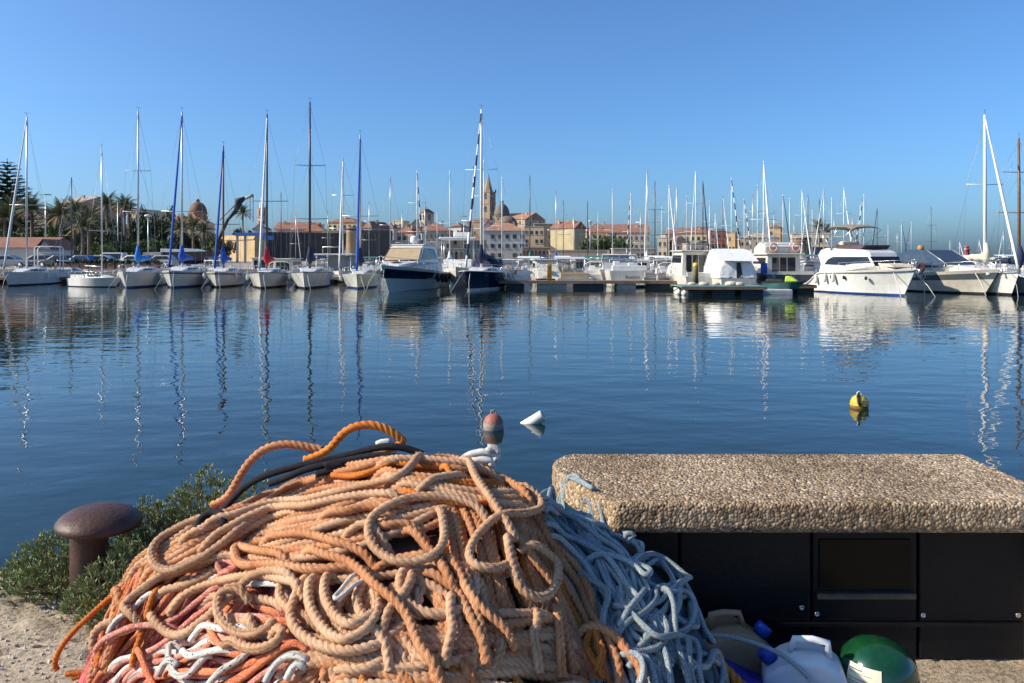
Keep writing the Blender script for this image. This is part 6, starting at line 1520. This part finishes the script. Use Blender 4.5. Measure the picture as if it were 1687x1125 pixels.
H_('long terracotta roofed terrace with brown shutters', 1000, 1078, 383, 270, CREAM, 'gable', 3.2, 6, 1070, rows=2, cl=8, cr=1, dep=10, winm=SHUT)
H_('reddish roofed house behind the long terrace', 968, 1004, 376, 320, PINK, 'hip', 2.4, rows=1, cl=3)
H_('flat roofed cream cube house by the small harbour church', 1084, 1106, 392, 238, CREAM, 'flat', phi=18, xs=1099, rows=2, cl=2, cr=1, tile=CREAM)
H_('small salmon chapel with a pointed gable', 1110, 1132, 398, 236, PINK, 'front', 1.8, rows=1, cl=2)
H_('yellow terrace with a tiled roof behind the chapel', 1120, 1178, 384, 275, YEL, 'gable', 2.2, 14, 1165, rows=2, cl=5, cr=1)
H_('dull red house with awnings right of the yellow terrace', 1172, 1202, 380, 250, REDW, 'flat', phi=10, xs=1196, rows=3, cl=3, cr=1)
H_('pink house with a flat roof and dark windows', 1196, 1226, 382, 262, PINK, 'flat', phi=14, xs=1218, rows=3, cl=3, cr=1)
H_('ochre house with a shaded brown flank', 1202, 1224, 384, 244, OCHRE, 'flat', phi=40, xs=1211, rows=2, cl=2, cr=2)
H_('beige fort-like barracks with small square windows', 1222, 1296, 391, 236, wallm('fort', (.44, .35, .255)), 'hip', 1.6, 10, 1284, rows=2, cl=8, cr=1, tile=BEIGE, ww=.8, wh=.9)
H_('square brown roofed block rising over the barracks', 1268, 1299, 375, 262, OCHRE, 'hip', 1.0, 30, 1286, rows=1, cl=2, cr=1, tile=DSTONE)
H_('cream museum-like building with a flat parapet at the town end', 1310, 1374, 385, 228, wallm('museum', (.60, .51, .36)), 'flat', phi=14, xs=1366, rows=1, cl=7, cr=1, ww=.9, wh=1.3, tile=CREAM)
H_('dark retaining wall under the cream building', 1328, 1376, 408, 222, CDEEP, 'flat', rows=0, cl=0, dep=4, tile=DSTONE)
H_('pale back street houses over the centre of town', 1096, 1124, 386, 300, CREAM, 'hip', 1.8, rows=1, cl=3)
H_('white flat house behind the red house', 1176, 1194, 378, 300, WHT, 'flat', rows=1, cl=2)
H_('low stone quayside store behind the packed masts', 1132, 1172, 402, 222, BEIGE, 'flat', rows=1, cl=4, dep=6, tile=BEIGE)
H_('low quayside kiosk row with pale roof', 1010, 1080, 410, 214, BEIGE, 'flat', rows=1, cl=8, dep=4, tile=WHT, ww=1.2)
H_('quayside wall building under the yellow house', 905, 1000, 413, 210, BEIGE, 'flat', rows=0, cl=0, dep=3, tile=BEIGE)
H_('brown waterfront arcade before the brown house', 860, 906, 408, 214, STONE, 'flat', rows=1, cl=7, dep=5, tile=BEIGE, ww=1.0, wh=1.8, arched=True)
H_('low arcade left of the green glass building', 690, 764, 410, 214, GREYW, 'flat', rows=1, cl=9, dep=5, tile=GREYW, ww=1.1, wh=1.8, arched=True)

# lighthouse on the breakwater
p = at_y(1603, 424, 296); lt = empty('lighthouse', (p.x, 300, 1.6)); tag(lt, 'small red harbour light tower on the rock breakwater', 'lighthouse')
RED = mat('light_red', (.42, .05, .04), .5, var=.2)
MB().lathe([(1.1, -1), (1.0, 0), (.8, 3.2), (1.2, 3.3), (1.2, 3.6), (.7, 3.6), (.7, 4.4), (.85, 4.45), (.2, 5.0), (0, 5.0)], 12).build('tower', RED, lt)

# crane with a wrapped jib, blue travel hoist
cr = empty('quay_crane', (at_y(352, 430, 100).x, 100, GZ)); tag(cr, 'dark cranked boat crane leaning over the parked yachts', 'crane')
def cp(px, py): q = at_y(px, py, 100); return (q.x - cr.location.x, 0, q.z - GZ)
DARKM = mat('crane_dark', (.018, .02, .024), .7, var=.3)
MB().tube([cp(352, 441), cp(352, 425)], [.8, .6], 10).build('base', DARKM, cr)
MB().tube([cp(352, 428), cp(360, 395), cp(375, 362), cp(390, 345)], [.30, .24, .22, .26], 8).tube([cp(388, 350), cp(393, 331), cp(404, 326)], [.24, .55, .2], 8).build('boom', DARKM, cr)
MB().tube([cp(402, 328), cp(412, 323), cp(417, 322)], [.20, .20, .24], 8).build('jib_head', mat('crane_grey', (.30, .30, .27), .6, var=.2), cr)
MB().tube([cp(362, 362), cp(388, 337)], .09, 5).build('ram', GREYP, cr)
MB().tube([cp(412, 324), cp(412, 362)], .05, 5).build('cable', WIRE, cr); MB().tube([cp(417, 323), cp(417, 366)], .05, 5).build('cable', WIRE, cr)
th = empty('travel_hoist', (at_y(414, 430, 130).x, 130, GZ)); tag(th, 'bright blue boat hoist gantry on the quay', 'hoist'); BLU = mat('hoist_blue', (.02, .12, .42), .5, var=.15)
def tp_(px, py): q = at_y(px, py, 130); return (q.x - th.location.x, 0, q.z - GZ)
a, b = tp_(388, 386), tp_(440, 388)
MB().box(((a[0] + b[0]) / 2, 0, a[2]), (b[0] - a[0], .8, .55)).build('beam', BLU, th); MB().box(((a[0] + b[0]) / 2 + 1.8, 3, a[2] - .5), (1.8, .8, .7)).build('beam', BLU, th)
for px in (391, 404, 437): MB().box((tp_(px, 400)[0], 0, a[2] / 2), (.3, .4, a[2] - .5)).build('leg', GREYP, th)

# yachts ashore
for k, (px, Y, m, lb_) in enumerate(((318, 104, NAVY, 'navy hulled yacht propped ashore beside the crane'), (286, 108, GELW, 'white hulled boat propped ashore behind the navy one'))):
    root = empty('yacht_ashore', (at_y(px, 430, Y).x, Y, GZ), R(8)); tag(root, lb_, 'yacht')
    hb, sh = hull(7.5, 2.6, 1.2, 1.0, .8, [0, .2, .6, 1.0], [0, 0, 0, 0], ns=14, draft=.7); hb.v = [(x, y, z + .9) for x, y, z in hb.v]; hb.build('hull', m, root)
    deck_mesh([(x, y, z + .9) for x, y, z in sh]).build('deck', DECK, root); bevel(MB().prof([(-1.5, 1.9), (-1.5, 2.4), (.8, 2.3), (1.8, 1.95)], lambda x, z: .8).build('cabin', GEL, root), .06)
    for x in (-2, 2): MB().box((x, 0, .3), (.2, 1.8, .8)).build('prop', TIMBER, root)

# cars on the promenade
def car(px, Y, m, label, rz, L=4.1, hgt=1.48, van=False):
    root = empty('parked_car', (at_y(px, 430, Y).x, Y, GZ + .01), R(rz)); tag(root, label, 'car')
    b = MB().prof([(-L / 2, .32), (-L / 2 + .02, .85), (-L / 2 + .25, .95), (L * .2, .98), (L * .42, .84), (L / 2, .68), (L / 2, .32)], lambda x, z: .84 if z < .8 else .80)
    bevel(b.build('body', m, root), .10, 3)
    pr = [(-L * .46, .93), (-L * .36, hgt - .05), (-L * .25, hgt), (L * .02, hgt), (L * .22, .96)] if not van else [(-L * .48, .93), (-L * .47, hgt), (L * .12, hgt), (L * .3, .96)]
    wf = lambda x, z: .78 - (z - .9) * .25
    bevel(MB().prof(pr, wf).build('roof', m, root), .05, 2)
    windows_strip(root, [(pr[0][0] + .28, 1.0), (pr[1][0] + .18, hgt - .12), (pr[-2][0] - .02, hgt - .12), (pr[-1][0] - .25, 1.0)], wf, GLASS)
    x1, z1 = pr[-2]; x2, z2 = pr[-1]
    MB().add([(x1 + .05, -.55, z1 - .06), (x1 + .05, .55, z1 - .06), (x2 - .02, .66, z2 + .04), (x2 - .02, -.66, z2 + .04)], [(0, 1, 2, 3)]).build('windscreen', GLASS, root)
    for x in (-L * .31, L * .31):
        for sg in (-1, 1):
            w_ = MB().lathe([(0, -.1), (.31, -.1), (.33, -.07), (.33, .07), (.31, .1), (.2, .1), (0, .09)], 16, M=Matrix.Rotation(R(-90 * sg), 3, 'X')).build('wheel', RUBBER, root); w_.location = (x, sg * .76, .33)
            rim = MB().lathe([(.19, .10), (.12, .115), (0, .115)], 12, M=Matrix.Rotation(R(-90 * sg), 3, 'X')).build('rim', ALU, w_)
    for sg in (-1, 1): MB().box((L / 2 - .04, sg * .58, .68), (.12, .34, .14)).build('headlight', GLASS, root)
CARP = lambda n, c: mat('car_' + n, c, .3, coat=.6, var=.05)
car(20, 92, CARP('grey', (.25, .25, .25)), 'grey estate car parked in front of the low shed', 4, 4.4)
car(95, 91, CARP('black', (.012, .013, .017)), 'black hatchback parked beside the blue car', 175); car(131, 90, CARP('blue', (.01, .07, .32)), 'bright blue compact car parked by the planters', 172)
car(112, 97, CARP('navy', (.015, .02, .045)), 'dark navy car parked behind the blue one', 10); car(176, 91, CARP('silver', (.42, .43, .44)), 'silver car parked between the blue and white cars', 6)
car(180, 98, CARP('white_van', (.6, .6, .58)), 'white high-roofed car behind the silver one', 178, 4.3, 1.8, True); car(216, 90, CARP('white', (.66, .65, .62)), 'white saloon car parked near the tall lamp', 176)
car(60, 95, CARP('dark_grey', (.06, .06, .065)), 'dark grey car parked before the white gable', 178); car(248, 96, CARP('dark_green', (.03, .05, .045)), 'dark car parked behind the white saloon', 4); car(262, 92, CARP('beige', (.4, .36, .3)), 'beige car parked at the end of the car row', 178)

# planters along the promenade edge
PLM = mat('planter_terracotta', (.30, .14, .10), .85, c2=(.20, .10, .075), scale=1.5)
SHRUBM = mat('shrub_leaf', (.055, .085, .03), .7, c2=(.025, .045, .018), scale=4)
for k in range(12):
    px = 97 + k * 14.5; q = at_y(px, 440, 85); root = empty('planter_box', (q.x, 85, GZ)); tag(root, 'terracotta planter box with a low shrub on the promenade edge', 'planter', 'planters along the promenade edge')
    bevel(MB().box((0, 0, .22), (.80, .5, .75), taper=1.05).build('box', PLM, root), .03)
    r_ = np.random.default_rng(k); n = 90; c = r_.normal(0, 1, (n, 3)) * [.28, .16, .14] + [0, 0, .72]; s = .10
    d1 = r_.normal(0, 1, (n, 3)) * s; d2 = r_.normal(0, 1, (n, 3)) * s
    link_mesh('shrub', fast_mesh('shrub', np.stack([c - d1, c + d2, c + d1, c - d2], 1).reshape(-1, 3), np.arange(n * 4).reshape(-1, 4), mats=[SHRUBM], smooth=False), root)
# lamps
def lamp(px, Y, yt, label, disc=False):
    q = at_y(px, yt, Y); root = empty('street_lamp', (q.x, Y, GZ)); tag(root, label, 'lamp'); h = q.z - GZ
    MB().tube([(0, 0, 0), (0, 0, h)], .10, 8, r2=.06).build('post', ALU, root)
    if disc: MB().lathe([(.1, h), (.5, h + .05), (.45, h + .25), (.1, h + .35), (0, h + .36)], 14).build('lamp_head', GEL, root)
    else: MB().tube([(-.9, 0, h - .1), (0, 0, h), (.9, 0, h - .1)], .07, 6).build('lamp_arm', ALUD, root)
lamp(244, 110, 357, 'street lamp with a pale disc head near the white saloon', True); lamp(75, 120, 320, 'tall leaning lamp post above the shed roof'); lamp(194, 125, 332, 'tall lamp post behind the parked cars'); lamp(972, 215, 365, 'quayside lamp before the yellow building', True); lamp(764, 225, 356, 'lamp mast beside the cathedral transept')

# trees
LEAFM = [mat('leaf_dark', (.065, .095, .035), .7, c2=(.028, .045, .018), scale=.9, rnd_amt=.25), mat('leaf_mid', (.10, .135, .042), .7, c2=(.045, .066, .024), scale=.9, rnd_amt=.25), mat('leaf_bright', (.15, .20, .05), .7, c2=(.07, .11, .03), scale=.9, rnd_amt=.2)]
BARK = mat('bark', (.15, .11, .08), .95, var=.3, scale=3)
def broad_mesh(seed, n=2600):
    r_ = np.random.default_rng(seed); P = []
    lobes_ = [(r_.normal(0, .42), r_.normal(0, .42), .58 + r_.uniform(-.18, .25), r_.uniform(.22, .40)) for _ in range(11)]
    for k in range(n):
        lx, ly, lz, lr = lobes_[r_.integers(0, 11)]; d = r_.normal(0, 1, 3); d /= np.linalg.norm(d); rr = lr * r_.uniform(.55, 1.08)
        P.append((lx + d[0] * rr, ly + d[1] * rr, lz + d[2] * rr * .75))
    P = np.array(P); s = .033
    d1 = r_.normal(0, s, (n, 3)); d2 = r_.normal(0, s, (n, 3))
    return fast_mesh('crown', np.stack([P - d1, P + d2, P + d1, P - d2], 1).reshape(-1, 3), np.arange(n * 4).reshape(-1, 4), mats=[LEAFM[1]], smooth=False)
BM = [[None] * 3 for _ in range(4)]
for i in range(4):
    me = broad_mesh(40 + i)
    for j in range(3):
        m2 = me.copy(); m2.materials.clear(); m2.materials.append(LEAFM[j]); BM[i][j] = m2
tn = random.Random(5)
def tree(px, ytop, Y, wpx, kind, label, base=GZ, group='trees behind the promenade'):
    q = at_y(px, ytop, Y); h = q.z - base; w_ = wpx / F * Y / 2
    root = empty('broadleaf_tree', (q.x, Y, base)); tag(root, label, 'tree', group)
    tr = MB().tube([(0, 0, -.2), (.1, .05, h * .3), (0, .1, h * .55)], [.3, .24, .14], 8)
    for k in range(4):
        a = k * 1.6 + tn.random(); tr.tube([(.05, .05, h * (.28 + .05 * k)), (w_ * .5 * math.cos(a), w_ * .5 * math.sin(a), h * .62)], [.12, .05], 5)
    tr.build('trunk', BARK, root)
    o = link_mesh('crown', BM[tn.randrange(4)][kind], root, (0, 0, 0), (0, 0, tn.uniform(0, 6)), (w_ * 1.25, w_ * 1.25, h * .98))
KL = ['dark evergreen tree in the green belt behind the promenade', 'mid green leafy tree in the belt behind the promenade', 'bright green young tree in the belt behind the promenade']
for px, yt, Y, w_, k in ((20, 372, 150, 60, 0), (60, 378, 140, 50, 1), (105, 366, 128, 46, 2), (135, 372, 150, 50, 1), (160, 360, 175, 54, 0), (185, 376, 150, 44, 0), (215, 366, 170, 56, 0), (240, 362, 180, 54, 0), (262, 360, 175, 56, 0), (285, 372, 185, 50, 0), (305, 380, 170, 48, 0), (330, 384, 180, 44, 0), (350, 388, 165, 40, 1),
                         (230, 392, 140, 50, 1), (200, 396, 125, 44, 1), (265, 396, 130, 40, 0), (90, 394, 118, 36, 0), (150, 398, 116, 40, 1), (372, 392, 190, 34, 0), (172, 404, 112, 34, 2), (246, 345, 240, 30, 0), (276, 346, 260, 34, 0), (10, 392, 125, 50, 0), (40, 396, 122, 44, 1), (345, 404, 128, 30, 2), (395, 378, 240, 30, 0)):
    tree(px, yt, Y, w_, k, KL[k])
for px, yt, Y, w_, k in ((985, 392, 245, 34, 1), (1005, 388, 248, 30, 0), (1020, 394, 240, 28, 1), (1150, 396, 250, 30, 0), (968, 398, 240, 24, 0), (1168, 398, 240, 24, 0)):
    tree(px, yt, Y, w_, k, ['dark tree in front of the waterfront houses', 'green tree in front of the waterfront houses', ''][k], group='trees along the town waterfront')
# date palms
def frond_mesh():
    mb = MB(); n = 12; spine = []
    for i in range(n + 1):
        t = i / n; spine.append(Vector((t * 1.0, 0, .38 * t - .62 * t * t)))
    for i in range(1, n):
        p_ = spine[i]; d = (spine[i + 1] - spine[i - 1]).normalized(); ll = .26 * math.sin(math.pi * min(1, .2 + i / n * .85)) + .03
        for sg in (-1, 1):
            tip = p_ + Vector((d.x * ll * .7, sg * ll * .8, d.z * ll * .7 - ll * .35)); b = p_ + d * .045
            mb.add([p_, b, tip], [(0, 1, 2)])
            p2 = p_ + d * .04; mb.add([p2, p2 + d * .04, tip + d * .05 + Vector((0, 0, .02))], [(0, 1, 2)])
    mb.tube(spine, .012, 4, r2=.004)
    o = mb.build('frond', [mat('palm_leaf', (.14, .155, .055), .6, c2=(.065, .08, .03), scale=2, rnd_amt=.2)]); me = o.data; bpy.data.objects.remove(o); return me
FR = frond_mesh(); me_dry = FR.copy(); me_dry.materials.clear(); me_dry.materials.append(mat('palm_dry', (.20, .13, .07), .8, var=.3, scale=3))
def palm(px, ytop, Y, L, nf=26, label='date palm with an arching crown along the promenade'):
    q = at_y(px, ytop, Y); h = q.z - GZ - L * .28; root = empty('palm_tree', (q.x, Y, GZ)); tag(root, label, 'palm', 'palms behind the promenade')
    MB().tube([(0, 0, -.2), (.05, 0, h * .4), (0, .05, h)], [.30, .22, .24], 9).build('trunk', BARK, root)
    for k in range(nf):
        t = k / nf; up = 75 - 105 * t + tn.uniform(-8, 8); az = k * 137.5
        f = link_mesh('frond', FR if t < .82 else me_dry, root, (0, 0, h), None, (L * tn.uniform(.85, 1.1),) * 3)
        f.rotation_euler = (tn.uniform(-.2, .2), R(-up), R(az))
for px, yt, Y, L in ((18, 338, 130, 3.2), (52, 338, 125, 3.4), (100, 346, 118, 3.0), (122, 342, 122, 3.2), (146, 356, 112, 2.8), (176, 330, 160, 3.4), (205, 333, 150, 3.0), (212, 340, 158, 2.8), (298, 370, 140, 2.8), (318, 366, 145, 3.0), (336, 374, 140, 2.6), (8, 350, 120, 3.0), (400, 346, 235, 3.6), (1348, 370, 232, 3.8), (1362, 376, 236, 3.2), (136, 366, 108, 2.4), (84, 356, 130, 3.0)):
    palm(px, yt, Y, L)
# Norfolk Island pines
def pine(px, ytop, Y, wpx, label):
    q = at_y(px, ytop, Y); h = q.z - GZ; w_ = wpx / F * Y / 2; root = empty('norfolk_pine', (q.x, Y, GZ)); tag(root, label, 'tree')
    MB().tube([(0, 0, 0), (0, 0, h)], [.35, .04], 8).build('trunk', BARK, root)
    mb = MB(); r_ = random.Random(2)
    for i in range(26):
        t = .08 + i / 28; z = .10 * t - .16 * t * t + .10 * t ** 3; ll = .17 * (1 - .35 * t)
        for sg in (-1, 1):
            for k in range(3):
                mb.add([(t, 0, z), (t + .035, 0, z + .02), (t + ll * .7, sg * ll * (1 + .2 * k) * r_.uniform(.7, 1.1), z + r_.uniform(-.03, .08))], [(0, 1, 2)])
    mb.tube([(0, 0, 0), (.5, 0, .01), (1, 0, .04)], .014, 4, r2=.004); o = mb.build('branch', [LEAFM[0]]); me = o.data; bpy.data.objects.remove(o)
    nt_ = 24
    for i in range(nt_):
        f = i / (nt_ - 1); z = h * (.22 + .76 * f); rr = w_ * (1 - f) ** .6 * tn.uniform(.85, 1.1) + .3
        for k in range(9): link_mesh('branch', me, root, (0, 0, z), (0, R(-6), R(k * 40 + i * 23 + tn.uniform(-6, 6))), (rr, rr, rr))
pine(12, 260, 165, 112, 'tall dark tiered pine rising behind the low shed'); pine(158, 326, 250, 26, 'small tiered pine beside the stone hall')
